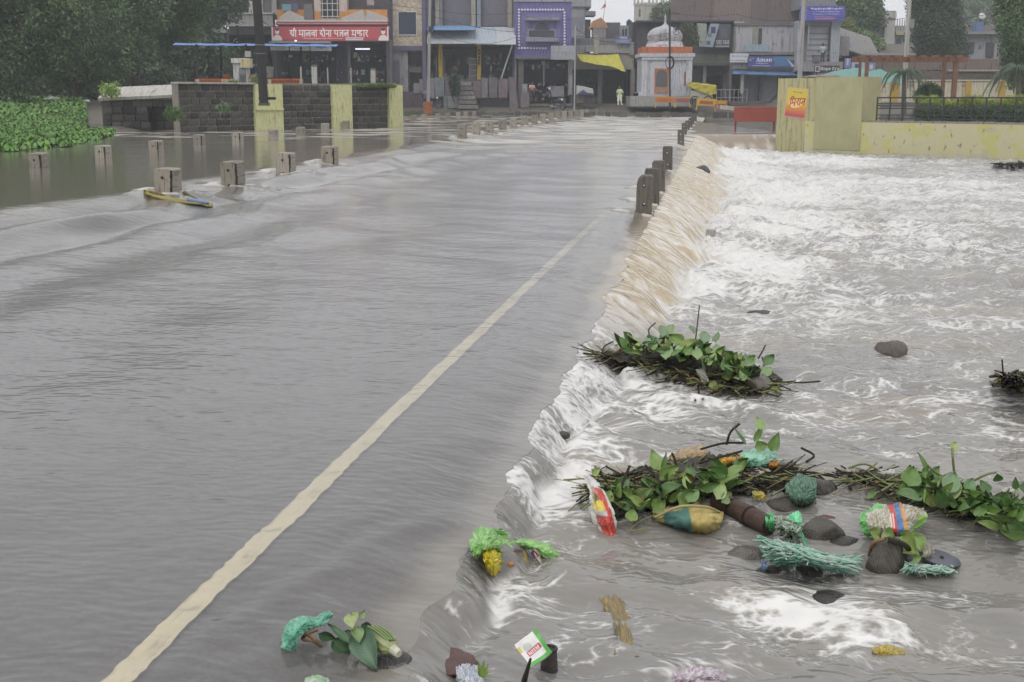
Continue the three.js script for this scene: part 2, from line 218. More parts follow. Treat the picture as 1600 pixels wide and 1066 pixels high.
// flood sheet: a murky body under a clear rippled surface
const ripple = (() => { const N = 1024; return dataTex(N, N, (x, y, o) => { const u = x / N, v = y / N;  // u along the flow, v across it
  const w = 0.35 * noise(u * 4, v * 6, 4), a = fbm(u * 8, v * 14 + w, 3), b = noise(u * 20 + w, v * 38 + w * 3), c = fbm(u * 3, v * 5, 2);
  const tile = (q) => q; o[0] = o[1] = o[2] = 255 * clamp(tile(0.5 + 0.24 * a + 0.10 * b + 0.2 * c)); }); })();
ripple.wrapS = ripple.wrapT = THREE.MirroredRepeatWrapping;
{
  const S = geom(1.6, 118, 1.0085), Tt = steps([[-75], [-30, 2.5], [-19, 0.5], [-10.2, 0.1], [-5, 0.05], [TE, 0.045]]);
  const g = gridGeo(S, Tt, deckY), uv = g.attributes.uv, n = uv.count, pos = g.attributes.position;
  // colour and opacity of the silt: thin over the near deck, thick elsewhere
  const col = new Float32Array(n * 4), flat = pos.array.slice();
  for (let i = 0; i < n; i++) {
    const t = uv.getX(i), s = uv.getY(i), up = sstep(-8.6, -10.5, t + 0.4 * noise(s * 0.3, 2)), far = sstep(30, 52, s);
    const streak = fbm(s * 1.1, t * 0.22, 3);
    let r = lerp(0.18, 0.135, up) + 0.012 * streak, gg = lerp(0.168, 0.115, up) + 0.012 * streak, b = lerp(0.148, 0.074, up) + 0.01 * streak;
    const lipB = sstep(-0.45, 0, t - TE) * sstep(9, 13, s) * 0.8; r = lerp(r, 0.36, lipB); gg = lerp(gg, 0.29, lipB); b = lerp(b, 0.17, lipB);
    let foam = far * sstep(-0.35, 0.3, fbm(s * 0.9 + 9, t * 0.3, 4)) * 0.85 * (1 - 0.6 * up);
    for (const [ps, pt] of wakes) { const ds = s - ps, dt = t - pt; if (Math.abs(ds) < 1.4 && dt > -0.9 && dt < 2.4) { const e = Math.exp(-(ds * ds) / 0.16 - (dt + 0.3) ** 2 / 0.1) + (dt > 0 ? Math.exp(-((Math.abs(ds) - 0.2 - dt * 0.26) ** 2) / 0.02 - dt / 0.9) : 0); foam = Math.max(foam, 0.9 * sstep(0.25, 0.6, e * (0.75 + 0.8 * noise(s * 9, t * 4)))); } }
    foam = Math.max(foam, 0.7 * sstep(0.34, 0.6, fbm(s * 1.4 + 5, t * 0.22 + 3, 4)) * sstep(-5.5, -8, t) * (1 - up) * sstep(10, 14, s));
    foam = clamp(foam); if (foam > 0.12) pos.setY(i, pos.getY(i) + 0.014 * sstep(0.12, 0.5, foam)); if (s < 7 && t > -2.6) { const [k, q] = ridgeQ(s, t), m = sstep(-0.5, 0.2, k) * sstep(0, 0.25, q) * 0.6; r = lerp(r, 0.21, m); gg = lerp(gg, 0.19, m); b = lerp(b, 0.16, m); }
    r = lerp(r, 0.62, foam); gg = lerp(gg, 0.6, foam); b = lerp(b, 0.56, foam);
    const depth = ramp([[2, 0.26], [5, 0.33], [9, 0.4], [14, 0.5], [20, 0.66], [30, 0.88]], s + 0.8 * noise(s * 1.2, t * 0.6));
    col[i * 4] = r; col[i * 4 + 1] = gg; col[i * 4 + 2] = b; col[i * 4 + 3] = clamp(Math.max(lerp(depth, 1, up), foam, sstep(-1.2, -0.95, t) * 0.97));
    uv.setXY(i, t / 1.7, s / 1.7);
  }
  g.setAttribute('color', new THREE.BufferAttribute(col, 4));
  const murk = new THREE.MeshStandardMaterial({ vertexColors: true, transparent: true, roughness: 0.9, bumpMap: ripple, bumpScale: 0.012 });
  const w = solo('flood_water', g, murk, null, null, null, 'structure');
  const p2 = flat; for (let i = 0; i < n; i++) p2[i * 3 + 1] += 0.004;
  const m = Tt.length, cut = Tt.findIndex((t) => t > -9.7), half = (a, b, rough) => { const idx = []; for (let i = 0; i < S.length - 1; i++) for (let j = a; j < b; j++) { const k = i * m + j; idx.push(k, k + 1, k + m, k + 1, k + m + 1, k + m); } const q = new THREE.BufferGeometry(); q.setIndex(idx); q.setAttribute('position', new THREE.BufferAttribute(p2, 3)); q.setAttribute('uv', g.attributes.uv); const full = new THREE.BufferGeometry(); full.setIndex(g.index); full.setAttribute('position', q.attributes.position); full.computeVertexNormals(); q.setAttribute('normal', full.attributes.normal); part(w, 'water_surface', q, new THREE.MeshPhysicalMaterial({ color: 0xffffff, transmission: 1, thickness: 0, ior: 1.33, roughness: rough, bumpMap: ripple, bumpScale: rough > 0.1 ? 0.012 : 0.007 })); };
  half(0, cut, 0.09); half(cut, m - 1, 0.17);
}
// fall and pool in three lengths, each with its own map of froth
function froth(s, t, F0, fine = 0) {                                   // 0 water .. 1 white
  const wx = 0.30 * fbm(s * 1.6, t * 1.1, 2), wy = 0.30 * fbm(s * 1.6 + 31, t * 1.1 + 7, 2), S = s + wx, U = t + wy;
  const a = fbm(S * 3.2, U * 1.9, 4, 256, 0.6), rd = 1 - Math.abs(noise(S * 7, U * 4.2)) * 1.9, r2 = 1 - Math.abs(noise(S * 17 - wx * 6, U * 11 + 3)) * 1.9, r3 = noise(S * 41, U * 27 + 9), r4 = fine ? noise(S * 88, U * 60) : 0;
  const v = 0.5 + 0.36 * a + 0.2 * (rd - 0.4) + 0.2 * (r2 - 0.4) + (0.06 + 0.06 * fine) * r3 + 0.1 * fine * r4;
  return sstep(0.97 - F0, 1.26 - F0 * 0.82, v);
}
[[1.6, 9, 6.2], [9, 24, 11], [24, 61, 22]].forEach(([s0, s1, wide], band) => {
  const W = 1024, H = 2048, d = new Uint8Array(W * H * 4), hr = new Uint8Array(W * H * 4);
  for (let y = 0; y < H; y++) for (let x = 0; x < W; x++) {
    const s = s0 + (s1 - s0) * (y + 0.5) / H, u = wide * (x + 0.5) / W, t = TE + u, r = reach(s), k = u / r;
    let F0 = poolFoam(s, t), mr = 0.215, mg = 0.205, mb = 0.187;
    const silt = fbm(s * 0.7, t * 0.35 + 12, 3); mr += 0.035 * silt; mg += 0.028 * silt; mb += 0.015 * silt;
    const tan = sstep(0.1, 0.5, fbm(s * 0.9 + 4, t * 0.5, 3)) * F0 * 0.6; mr = lerp(mr, 0.36, tan); mg = lerp(mg, 0.29, tan); mb = lerp(mb, 0.19, tan);
    const inFall = 1 - sstep(0.75, 1.15, k + 0.12 * noise(s * 6, u * 2));
    let f = froth(s, t, F0, band < 2 ? 1 : 0); if (band) { const soft = clamp(F0 * 1.05 - 0.12 + 0.3 * fbm(s * 1.6, t * 0.9 + 44, 3)); f = lerp(f, soft, band === 2 ? 0.45 : 0.25); }
    if (inFall > 0) {                                                   // strands of froth down the brown fall
      const strand = fbm(s * 5.5 + u * 2.4 + 1.5 * noise(s * 1.3, u * 2), u * 2.6, 4, 256, 0.65), white = ramp([[2, 0.25], [4, 0.45], [4.6, 0.3], [5.2, 0.5], [6, 0.8], [8.5, 0.8], [10, 0.55], [11.5, 0.3], [16, 0.38], [22, 0.46], [40, 0.6]], s);
      const g = sstep(0.62 - white, 1.05 - white, 0.5 + 0.62 * strand - 0.12 * (1 - k)), br = sstep(8, 12.5, s) * sstep(-0.2, 0.1, k);
      mr = lerp(mr, lerp(0.17, 0.43, br), inFall); mg = lerp(mg, lerp(0.16, 0.335, br), inFall); mb = lerp(mb, lerp(0.145, 0.19, br), inFall);
      const nearF = Math.max(1 - sstep(8.5, 11.5, s), sstep(19, 27, s) * 0.75), fr = froth(s * 1.3, u * 2.2, clamp(white * (0.85 + 0.7 * noise(s * 2.1, 5)), 0, 0.95), 1); f = lerp(f, lerp(g * 0.85, fr, nearF * 0.85), inFall);
    }
    const i = (y * W + x) * 4, wv = 0.68 + 0.06 * noise(s * 11, t * 9);
    d[i] = toS(lerp(mr, wv, f)); d[i + 1] = toS(lerp(mg, wv * 0.985, f)); d[i + 2] = toS(lerp(mb, wv * 0.95, f)); d[i + 3] = 255;
    const h = 0.42 * f + 0.3 * (0.5 + 0.5 * fbm(s * 9 + t * 2, t * 4.5, 3)) + 0.2 * (0.5 + 0.5 * noise(s * 30, t * 17));
    hr[i] = 255 * clamp(h); hr[i + 1] = 255 * lerp(0.1, 0.75, f); hr[i + 2] = 0; hr[i + 3] = 255;
  }
  const tex = (a, srgb) => { const q = new THREE.DataTexture(a, W, H, THREE.RGBAFormat); q.wrapS = q.wrapT = THREE.MirroredRepeatWrapping; q.magFilter = THREE.LinearFilter; if (srgb) q.colorSpace = THREE.SRGBColorSpace; q.needsUpdate = true; return q; };
  const hm = tex(hr, false), g = gridGeo(geom(s0, s1, band ? 1.0075 : 1.008), steps([[TE], [TE + 2.2, 0.03], [TE + 6, 0.05], [TE + 14, 0.12], [TE + 40, 0.8]]), poolY), uv = g.attributes.uv;
  for (let i = 0; i < uv.count; i++) uv.setXY(i, (uv.getX(i) - TE) / wide, (uv.getY(i) - s0) / (s1 - s0));
  solo('river_water', g, new THREE.MeshPhysicalMaterial({ map: tex(d, true), roughnessMap: hm, roughness: 1, bumpMap: hm, bumpScale: [0.025, 0.05, 0.09][band], ior: 1.33 }), null, null, null, 'structure');
});
// ---------- the far bank ----------
const wallA = onY(282, 208, 0.1), wallB = onY(629, 199.5, 0.1), wallU = wallB.clone().sub(wallA).setY(0), wallLen = wallU.length(); wallU.normalize();
const wallTurn = Math.atan2(-wallU.z, wallU.x);
const parkA = onY(1256, 237, -0.75), parkB = onY(1600, 250, -0.75), parkN = new THREE.Vector2(-(parkB.z - parkA.z), parkB.x - parkA.x).normalize();
function groundY(x, D) {
  let y = ramp([[50, -1.6], [100, -1.0], [108, -0.35], [112, 0.05], [115, 0.5], [119, 0.85], [126, 1.1], [160, 1.7], [260, 4]], D + 0.8 * noise(x * 0.2, D * 0.1));
  const uu = (x - wallA.x) * wallU.x + (-D - wallA.z) * wallU.z, nn = (x - wallA.x) * -wallU.z + (-D - wallA.z) * wallU.x; // nn < 0 behind the wall
  const behind = -(nn) ;
  const terr = sstep(0.25, 0.5, -nn) * sstep(wallLen + 0.2, wallLen - 0.3, uu) * sstep(wallA.x + 0.1, wallA.x + 0.6, x);
  if (terr > 0) y = Math.max(y, lerp(y, 2.22, terr));
  const bankL = sstep(-13, -19, x) * ramp([[36, 0], [50, 0.6], [70, 0.9], [110, 1]], D);
  if (x < -13) y = Math.max(y, lerp(-0.8, 0.35 + 0.022 * (D - 36), bankL * sstep(38, 60, D)));
  const pw = (x - parkA.x) * parkN.x + (D + parkA.z) * parkN.y, xe = 12.5 + Math.max(0, D - 57) * 0.2, park = sstep(xe, xe + 0.9, x) * sstep(0.7, 1.3, pw);
  if (park > 0) y = Math.max(y, lerp(y, 0.55 + 0.02 * Math.max(0, D - 55), park));
  const hill = sstep(20, 34, x) * sstep(108, 150, D) * 5.5; y += hill;
  return y + 0.05 * noise(x * 0.9, D * 0.9);
}
{
  const xs = steps([[-420], [-60, 30], [-20, 1.0], [16, 0.5], [40, 1], [420, 30]]), ds = steps([[34], [70, 0.45], [100, 1.2], [125, 0.6], [160, 4], [420, 40]]);
  const n = ds.length, m = xs.length, pos = [], uv = [], idx = [];
  for (const D of ds) for (const x of xs) { pos.push(x, groundY(x, D), -D); uv.push(x / 3, D / 3); }
  for (let i = 0; i < n - 1; i++) for (let j = 0; j < m - 1; j++) { const a = i * m + j; idx.push(a, a + 1, a + m, a + 1, a + m + 1, a + m); }
  const g = new THREE.BufferGeometry(); g.setAttribute('position', new THREE.Float32BufferAttribute(pos, 3)); g.setAttribute('uv', new THREE.Float32BufferAttribute(uv, 2)); g.setIndex(idx); g.computeVertexNormals();
  solo('ground', g, M(0x6a655c, 'stain', 0.9), null, null, null, 'structure');
  // river bed, one wide sheet under everything
  const bed = new THREE.PlaneGeometry(900, 900); bed.rotateX(-Math.PI / 2);
  const b = solo('terrain', bed, M(0x4c453a, 'stone', 0.95), null, null, null, 'structure'); b.position.set(0, -1.75, -250);
}
// flood water beside the causeway end, spilling over a low weir
{
  const xa = ST(57.2, TE).x - 0.2, xb = 13.2, D0 = 58.2;
  const Xs = steps([[xa], [xb, 0.12]]), Ds = steps([[D0 - 0.75], [D0 + 0.6, 0.06], [D0 + 8, 0.2], [114, 0.6]]), pos = [], uv = [], idx = [], col = [];
  for (const D of Ds) for (const x0 of Xs) {
    const x = Math.max(x0, ST(D, TE).x - 0.6 + (x0 - xa) * 0.2), k = D0 - D, y = k > 0 ? -0.03 - 0.78 * Math.pow(k / 0.72, 1.6) + 0.02 * noise(x * 6, k * 3) : 0.035 * fbm(x * 0.7, D * 0.5, 3) + 0.05 * sstep(60, 75, D) * fbm(x * 0.3, D * 0.6, 3) - 0.03 * sstep(0.8, 0, -k);
    pos.push(Math.max(x0, ST(D, TE).x - 0.3), y, -D); uv.push(x / 2.6, D / 2.6);
    const boil = sstep(0.35, 0.7, k) * sstep(-0.3, 0.3, fbm(x * 2.2, k * 2 + 5, 3)), fall = sstep(-0.5, 0.1, k), st = fbm(x * 4, k * 1.2, 4), fm = Math.max(boil * 0.85, fall * sstep(0.25, 0.6, st + 0.5 * sstep(11.2, 12.2, x) * sstep(12.9, 12.3, x)) * 0.6, (1 - fall) * 0.7 * sstep(0.2, 0.5, fbm(x * 0.3 + 7, D * 0.7, 4)));
    col.push(lerp(lerp(0.2, 0.3, fall), 0.68, fm), lerp(lerp(0.185, 0.25, fall), 0.66, fm), lerp(lerp(0.16, 0.2, fall), 0.62, fm));
  }
  const n = Ds.length, m = Xs.length;
  for (let i = 0; i < n - 1; i++) for (let j = 0; j < m - 1; j++) { const a = i * m + j; idx.push(a, a + 1, a + m, a + 1, a + m + 1, a + m); }
  const g = new THREE.BufferGeometry(); g.setAttribute('position', new THREE.Float32BufferAttribute(pos, 3)); g.setAttribute('uv', new THREE.Float32BufferAttribute(uv, 2)); g.setAttribute('color', new THREE.Float32BufferAttribute(col, 3)); g.setIndex(idx); g.computeVertexNormals();
  solo('flood_water', g, new THREE.MeshPhysicalMaterial({ vertexColors: true, roughness: 0.18, ior: 1.33, bumpMap: ripple, bumpScale: 0.02 }), null, null, null, 'structure');
}
// ---------- concrete railing posts ----------
const ORD = ['first', 'second', 'third', 'fourth', 'fifth', 'sixth', 'seventh', 'eighth', 'ninth', 'tenth', 'eleventh', 'twelfth', 'thirteenth', 'fourteenth', 'fifteenth', 'sixteenth', 'seventeenth', 'eighteenth', 'nineteenth', 'twentieth', 'twenty-first', 'twenty-second'];
{
  const postGeo = (w, h, len, seed, round) => {
    const r = rng(seed), s = new THREE.Shape(), a = w / 2, c = () => 0.012 + 0.02 * r(), H = h;
    s.moveTo(-a, -0.9); s.lineTo(a, -0.9); s.lineTo(a, H - c()); s.lineTo(a - 0.015 - 0.02 * r(), H); if (round) { s.lineTo(-a + 0.09, H); s.quadraticCurveTo(-a, H - 0.02, -a, H - 0.14); } else { s.lineTo(-a + 0.02 * r() + 0.015, H); s.lineTo(-a, H - c()); } s.lineTo(-a, -0.9);
    for (const [hx, hy] of [[-0.01, H - 0.15], [0, H - 0.43]]) { const p = new THREE.Path(); p.absarc(hx, hy, 0.036, 0, Math.PI * 2); s.holes.push(p); }
    const g = new THREE.ExtrudeGeometry(s, { depth: len, bevelEnabled: true, bevelSize: 0.012, bevelThickness: 0.012, bevelSegments: 1, curveSegments: 10 }); g.translate(0, 0, -len / 2);
    const uv = g.attributes.uv, ox = r(), oy = r(); for (let i = 0; i < uv.count; i++) uv.setXY(i, uv.getX(i) / 0.9 + ox, uv.getY(i) / 0.9 + oy); return g;
  };
  const mats = [M(0x9d968a, 'stain', 0.92), M(0x908a7e, 'stain', 0.92), M(0xa69f93, 'stain', 0.92)], dark = [M(0x6d675f, 'stain', 0.9), M(0x625d56, 'stain', 0.9)];  // darker set puts the shaded side of the lip posts into their colour
  const lA = [0, 1, 2, 3].map((k) => postGeo(0.29, 0.53, 0.42, 10 + k)), lB = [0, 1, 2].map((k) => postGeo(0.27, 0.46, 0.36, 30 + k)), lR = [postGeo(0.22, 0.55, 0.24, 51, true), postGeo(0.21, 0.55, 0.22, 52), postGeo(0.21, 0.55, 0.22, 53)];
  const rr = rng(9);
  const put = (p, geo, mat, label, group, base, plug) => { geo.computeBoundingBox(); const m = solo('railing_post', geo, mat, label, 'post', group);  m.position.set(p.x, base, p.z); if (plug && -p.z < 45) { const q = rng(Math.round(-p.z * 100)), sh = new THREE.Shape(); sh.moveTo(-0.012, 0); for (let k = 0; k <= 10; k++) sh.lineTo(0.012 + 0.018 * q(), plug + 0.13 - 0.5 + k * 0.05); for (let k = 10; k >= 0; k--) sh.lineTo(-0.01 - 0.016 * q(), plug + 0.13 - 0.5 + k * 0.05); const mg = new THREE.ExtrudeGeometry(sh, { depth: 0.02, bevelEnabled: false }); mg.rotateY(0.75); part(m, 'corner_seam', mg, M(0x3a382f, 'stone', 0.95), [geo.boundingBox.max.x - 0.016, 0, geo.boundingBox.max.z - 0.016]); } m.rotation.set((rr() - 0.5) * 0.05, -BA + (rr() - 0.5) * 0.08, (rr() - 0.5) * 0.05); };  // dark ragged strip drawn down the post corner as a seam
  postA.forEach((p, i) => put(p, lA[i % 4], mats[i % 3], i < 4 ? ['chipped concrete railing post with the yellow straw bundle caught round its foot', 'grey concrete railing post next beyond the one with the straw bundle', 'third concrete railing post on the upstream edge, one short of the gap', 'concrete railing post standing last before the gap on the upstream edge'][i] : `squat concrete railing post, ${ORD[i - 4]} beyond the gap on the upstream edge of the causeway`, 'railing posts along the upstream edge of the causeway', i < 4 ? -0.02 : 0.13, 0.38));
  postB.forEach((p, i) => put(p, lB[i % 3], mats[(i + 1) % 3], `low concrete post, ${ORD[i]} from the hyacinth bed in the outer row`, 'posts of the outer row below the stone wall', i < 7 ? -0.01 : 0.06, 0.31));
  postR.forEach((p, i) => put(p, lR[i ? 1 + i % 2 : 0], dark[i % 2], i ? `shade toned concrete railing post at the lip of the fall, ${ORD[i]} from the near end` : 'shade toned concrete post with a rounded shoulder at the near end of the fall lip', 'railing posts along the lip of the fall', -0.02));
}
// ---------- dark stone wall with pale yellow pillars ----------
{
  const proj = (p) => { const d = p.clone().sub(V3(0, EYE, 0)); const z = -(d.y * -SP + d.z * CP) * 1; const f = -(d.z * CP + d.y * SP); return CX + F * d.x / f; };
  const uAt = (px) => { let a = -3, b = wallLen + 3; for (let i = 0; i < 40; i++) { const m = (a + b) / 2, p = wallA.clone().addScaledVector(wallU, m).setY(1); (proj(p) < px) ? a = m : b = m; } return (a + b) / 2; };
  const W = thing('stone_wall', 'dark basalt block wall with pale yellow plastered pillars standing in the flood', 'wall', [wallA.x, 0, wallA.z], wallTurn);
  const H = 2.3, rr = rng(21), sm = [0x55524d, 0x474542, 0x625e57, 0x55544e, 0x403e3c].map((c) => M(c, 'stone', 0.9));
  const stones = [0, 1, 2, 3, 4].map((k) => { const g = new THREE.BoxGeometry(1, 1, 1, 2, 2, 1), p = g.attributes.position, q = rng(60 + k); const off = new Map(); for (let i = 0; i < p.count; i++) { const key = [p.getX(i), p.getY(i), p.getZ(i)].join(); if (!off.has(key)) off.set(key, [(q() - 0.5) * 0.08, (q() - 0.5) * 0.1, (q() - 0.5) * 0.1]); const o = off.get(key), edge = Math.abs(p.getX(i)) > 0.4 || Math.abs(p.getY(i)) > 0.4; p.setXYZ(i, p.getX(i) * (edge ? 0.98 : 1) + o[0], p.getY(i) + o[1], p.getZ(i) + (edge ? -0.18 * (p.getZ(i) > 0) : 0.1 * (p.getZ(i) > 0)) + o[2] * 0.6); } g.computeVertexNormals(); return g; });
  const core = [];
  const panel = (pa, pb) => {
    const a = uAt(pa), b = uAt(pb); { const g = boxGeo(b - a, H + 1.2, 0.5); g.translate((a + b) / 2, (H - 1.2) / 2, -0.37); core.push(g); }
    const rows = 8, ch = (H + 0.25) / rows;
    for (let r = 0; r < rows; r++) { let u = a; const y = -0.25 + (r + 0.5) * ch; while (u < b - 0.1) { let w = 0.34 + 0.34 * rr(); if (b - (u + w) < 0.3) w = b - u; const m = part(W, 'stone', stones[Math.floor(rr() * 5)], sm[Math.floor(rr() * 5)], [u + w / 2, y, -0.14 + (rr() - 0.5) * 0.03]); m.scale.set(w - 0.05, ch - 0.05, 0.2); u += w; } }
  };
  panel(282, 398); panel(441, 519); panel(549, 607);
  part(W, 'mortar', merge(core), M(0x8d887e, 'stain', 0.95));
  const yel = M(0xd6d6a0, 'stain', 0.9);
  for (const [pa, pb] of [[398, 441], [519, 549], [607, 628]]) { const a = uAt(pa), b = uAt(pb); part(W, 'pillar', boxGeo(b - a, H + 1.2, 0.6, 1.3), yel, [(a + b) / 2, (H - 1.2) / 2 + 0.02, -0.22]); }
  { const a = uAt(398), b = uAt(440); part(W, 'ledge', boxGeo(b - a + 0.04, 0.07, 0.1), yel, [(a + b) / 2, 1.12, 0.12]); }
  { const a = uAt(281), b = uAt(399); part(W, 'coping', boxGeo(b - a, 0.08, 0.75), M(0xb7b4ad, 'stain', 0.9), [(a + b) / 2, H + 0.045, -0.26]); }
  { const a = uAt(440), b = uAt(630); part(W, 'coping', boxGeo(b - a, 0.06, 0.5), M(0x8f8d80, 'stain', 0.9), [(a + b) / 2, H + 0.04, -0.42]); }
  // return wall of the terrace at its far end
  part(W, 'side_wall', boxGeo(0.4, H + 1.2, 9), M(0x5a5750, 'stain', 0.95), [uAt(628) - 0.25, (H - 1.2) / 2 - 0.02, -5.1]);
  // low stone chamber with a tilted concrete slab for a roof
  const C0 = onY(160, 206, 0.1), C1 = onY(281, 206.5, 0.1), w = C1.x - C0.x, zc = C0.z;
  const C = thing('stone_chamber', 'low dark stone chamber with a tilted pale concrete roof slab beside the hyacinth bed', 'stone hut', [C0.x, 0, zc]);
  const ch2 = 0.34; for (let r = 0; r < 5; r++) { let u = 0.05; while (u < w * 0.88) { const inDoor = u > w * 0.53 && u < w * 0.86 && r < 4; let ww = 0.36 + 0.3 * rr(); const m = part(C, 'stone', stones[Math.floor(rr() * 5)], sm[Math.floor(rr() * 5)], [u + ww / 2, -0.1 + (r + 0.5) * ch2, inDoor ? -0.9 : -0.12]); m.scale.set(ww - 0.03, ch2 - 0.03, 0.22); u += ww; } }
  part(C, 'mortar', boxGeo(w * 0.53, 1.95, 0.3), M(0x6d6a63, 'stain', 0.95), [w * 0.27, 0.55, -0.36]);
  part(C, 'back_wall', boxGeo(w * 0.98, 1.95, 0.3), M(0x5d5a54, 'stain', 0.95), [w * 0.5, 0.5, -1.2]);
  part(C, 'side_wall', boxGeo(0.3, 1.95, 1.2), M(0x5d5a54, 'stain', 0.95), [0.16, 0.52, -0.7]);
  const slab = part(C, 'roof_slab', boxGeo(w * 1.04, 0.14, 1.5), M(0xb9b5ad, 'stain', 0.9), [w * 0.5, 1.93, -0.55]); slab.rotation.set(0.34, 0, 0.045);
}
// ---------- the town front across the water ----------
// fac(thing, D): adds boxes given in photograph pixels; the front stands p metres before depth D and the box runs d metres back
function fac(t, D) {
  return (name, mat, x0, y0, x1, y1, { d = 0.3, p = 0, label, tile = 2.2, rz = 0 } = {}) => {
    const b = pxBox(x0, y0, x1, y1, D), m = part(t, name, boxGeo(b.w, b.h, d, tile), mat, [b.cx - t.position.x, b.cy - t.position.y, -D + p - d / 2 - t.position.z], label); if (rz) m.rotation.z = rz; return m;
  };
}
const baseAt = (px, py, D) => { const p = at(px, py, D); return [p.x, p.y, p.z]; };
// a dark open room behind a front: walls, floor and ceiling with thickness
function room(b, mats, x0, y0, x1, y1, depth = 4) {
  depth += 3;
  b('back_wall', mats, x0 - 1, y0, x1 + 1, y1, { d: 0.2, p: -depth });
  b('ceiling', mats, x0 - 1, y0 - 2, x1 + 1, y0 + 1, { d: depth, p: -0.05 });
  b('side_wall', mats, x0 - 2, y0, x0 + 1, y1, { d: depth, p: -0.06 });
  b('side_wall', mats, x1 - 1, y0, x1 + 2, y1, { d: depth, p: -0.06 });
  b('floor', mats, x0 - 1, y1 - 1, x1 + 1, y1 + 3, { d: depth, p: 0.01 });
}
// dim goods standing and hanging inside an open shop: nobody could count them
function goods(t, D, x0, x1, y0, y1, p, n, seed, cols = [0x8a8378, 0x77705f, 0x6f6a78, 0x9a8f7a, 0x6a7f70, 0xa5a29a, 0x8a5f4a, 0x5f6a88]) { const r = rng(seed), sets = new Map(); for (let i = 0; i < n; i++) { const x = lerp(x0, x1, r()), hang = r() < 0.3, w = 1.5 + 5 * r(), h = 2 + 7 * r(), yb = hang ? y0 + 6 + 10 * r() : y1 - [0, 0, 12, 22][Math.floor(r() * 4)] - 1, q = pxBox(x, yb - h, x + w, yb, D - p), g = r() < 0.4 ? new THREE.SphereGeometry(q.w * 0.5, 8, 6) : boxGeo(q.w, q.h, q.w * (0.6 + 0.5 * r())); g.translate(q.cx - t.position.x, q.cy - t.position.y, -D + p + 1.2 * (r() - 0.5) - t.position.z); const c = cols[Math.floor(r() * cols.length)]; if (!sets.has(c)) sets.set(c, []); sets.get(c).push(g); } for (const [c, l] of sets) setStuff(part(t, 'goods', merge(l), M(c, 'plaster', 0.85))); }
// lettering: Devanagari letters drawn as strokes under a head line, [width, strokes]
const DEV = {
  shri: [1.1, [[[0.62, 0], [0.62, 1]], [[0.12, 0.08], [0.3, 0.12], [0.3, 0.36], [0.1, 0.42], [0.42, 0.8]], [[0.62, 0.55], [0.36, 0.86]], [[0.95, 0], [0.95, 1]], [[0.62, -0.02], [0.72, -0.4], [0.95, 0]]]],
  ma: [0.8, [[[0.15, 0], [0.15, 0.68]], [[0.03, 0.72], [0.18, 0.62], [0.62, 0.7]], [[0.62, 0], [0.62, 1]]]],
  aa: [0.32, [[[0.15, 0], [0.15, 1]]]],
  la: [0.85, [[[0.68, 0], [0.68, 1]], [[0.68, 0.5], [0.5, 0.35], [0.38, 0.5], [0.38, 0.75], [0.22, 0.85], [0.08, 0.6], [0.2, 0.38], [0.36, 0.5]]]],
  va: [0.7, [[[0.55, 0], [0.55, 1]], [[0.55, 0.42], [0.28, 0.3], [0.1, 0.5], [0.22, 0.74], [0.45, 0.68], [0.55, 0.55]]]],
  do: [0.95, [[[0.36, 0], [0.36, 0.24], [0.12, 0.34], [0.12, 0.6], [0.38, 0.7], [0.48, 0.55], [0.4, 0.5], [0.4, 0.75], [0.55, 1]], [[0.8, 0], [0.8, 1]], [[0.8, 0], [0.55, -0.38]]]],
  na: [0.7, [[[0.55, 0], [0.55, 1]], [[0.55, 0.5], [0.2, 0.5], [0.1, 0.58], [0.18, 0.68], [0.25, 0.52]]]],
  pa: [0.75, [[[0.58, 0], [0.58, 1]], [[0.12, 0], [0.12, 0.45], [0.3, 0.6], [0.58, 0.56]]]],
  tta: [0.85, [[[0.68, 0], [0.68, 1]], [[0.68, 0.3], [0.2, 0.32]], [[0.68, 0.52], [0.35, 0.52], [0.18, 0.72], [0.34, 0.92]]]],
  bha: [0.85, [[[0.66, 0], [0.66, 1]], [[0.1, 0.05], [0.26, 0.1], [0.22, 0.36], [0.22, 0.66], [0.08, 0.7], [0.22, 0.74], [0.66, 0.7]]]],
  nda: [1.05, [[[0.12, 0], [0.12, 0.42], [0.26, 0.55], [0.4, 0.42], [0.4, 0]], [[0.72, 0], [0.72, 0.2], [0.5, 0.26], [0.5, 0.46], [0.72, 0.5], [0.84, 0.68], [0.68, 0.86], [0.46, 0.76]]]],
  ra: [0.5, [[[0.2, 0], [0.36, 0.2], [0.3, 0.4], [0.1, 0.44], [0.44, 1]]]],
  ja: [0.75, [[[0.62, 0], [0.62, 1]], [[0.62, 0.4], [0.3, 0.42], [0.26, 0.7], [0.12, 0.76], [0.06, 0.6]]]],
  mi: [1.15, [[[0.14, 0], [0.1, 1.25]], [[0.14, 0], [0.22, -0.36], [0.5, -0.34], [0.66, 0]], [[0.45, 0], [0.45, 0.68]], [[0.34, 0.75], [0.48, 0.64], [0.9, 0.7]], [[0.9, 0], [0.9, 1.1]]]],
};
function deva(c, words, x, y, size, width, color, slant = 0) {
  c.save(); c.strokeStyle = color; c.lineWidth = width; c.lineCap = c.lineJoin = 'round';
  for (const w of words) {
    const x0 = x; for (const k of w) { const [gw, strokes] = DEV[k]; for (const s of strokes) { c.beginPath(); s.forEach(([a, b], i) => { const X = x + a * size - b * slant * size, Y = y + b * size; i ? c.lineTo(X, Y) : c.moveTo(X, Y); }); c.stroke(); } x += gw * size; }
    c.beginPath(); c.moveTo(x0, y); c.lineTo(x, y); c.stroke(); x += size * 0.4;
  }
  c.restore(); return x;
}
function signTex(w, h, draw) { const c = document.createElement('canvas'); c.width = w; c.height = h; const g = c.getContext('2d'); draw(g, w, h); const t = new THREE.CanvasTexture(c); t.colorSpace = THREE.SRGBColorSpace; return t; }
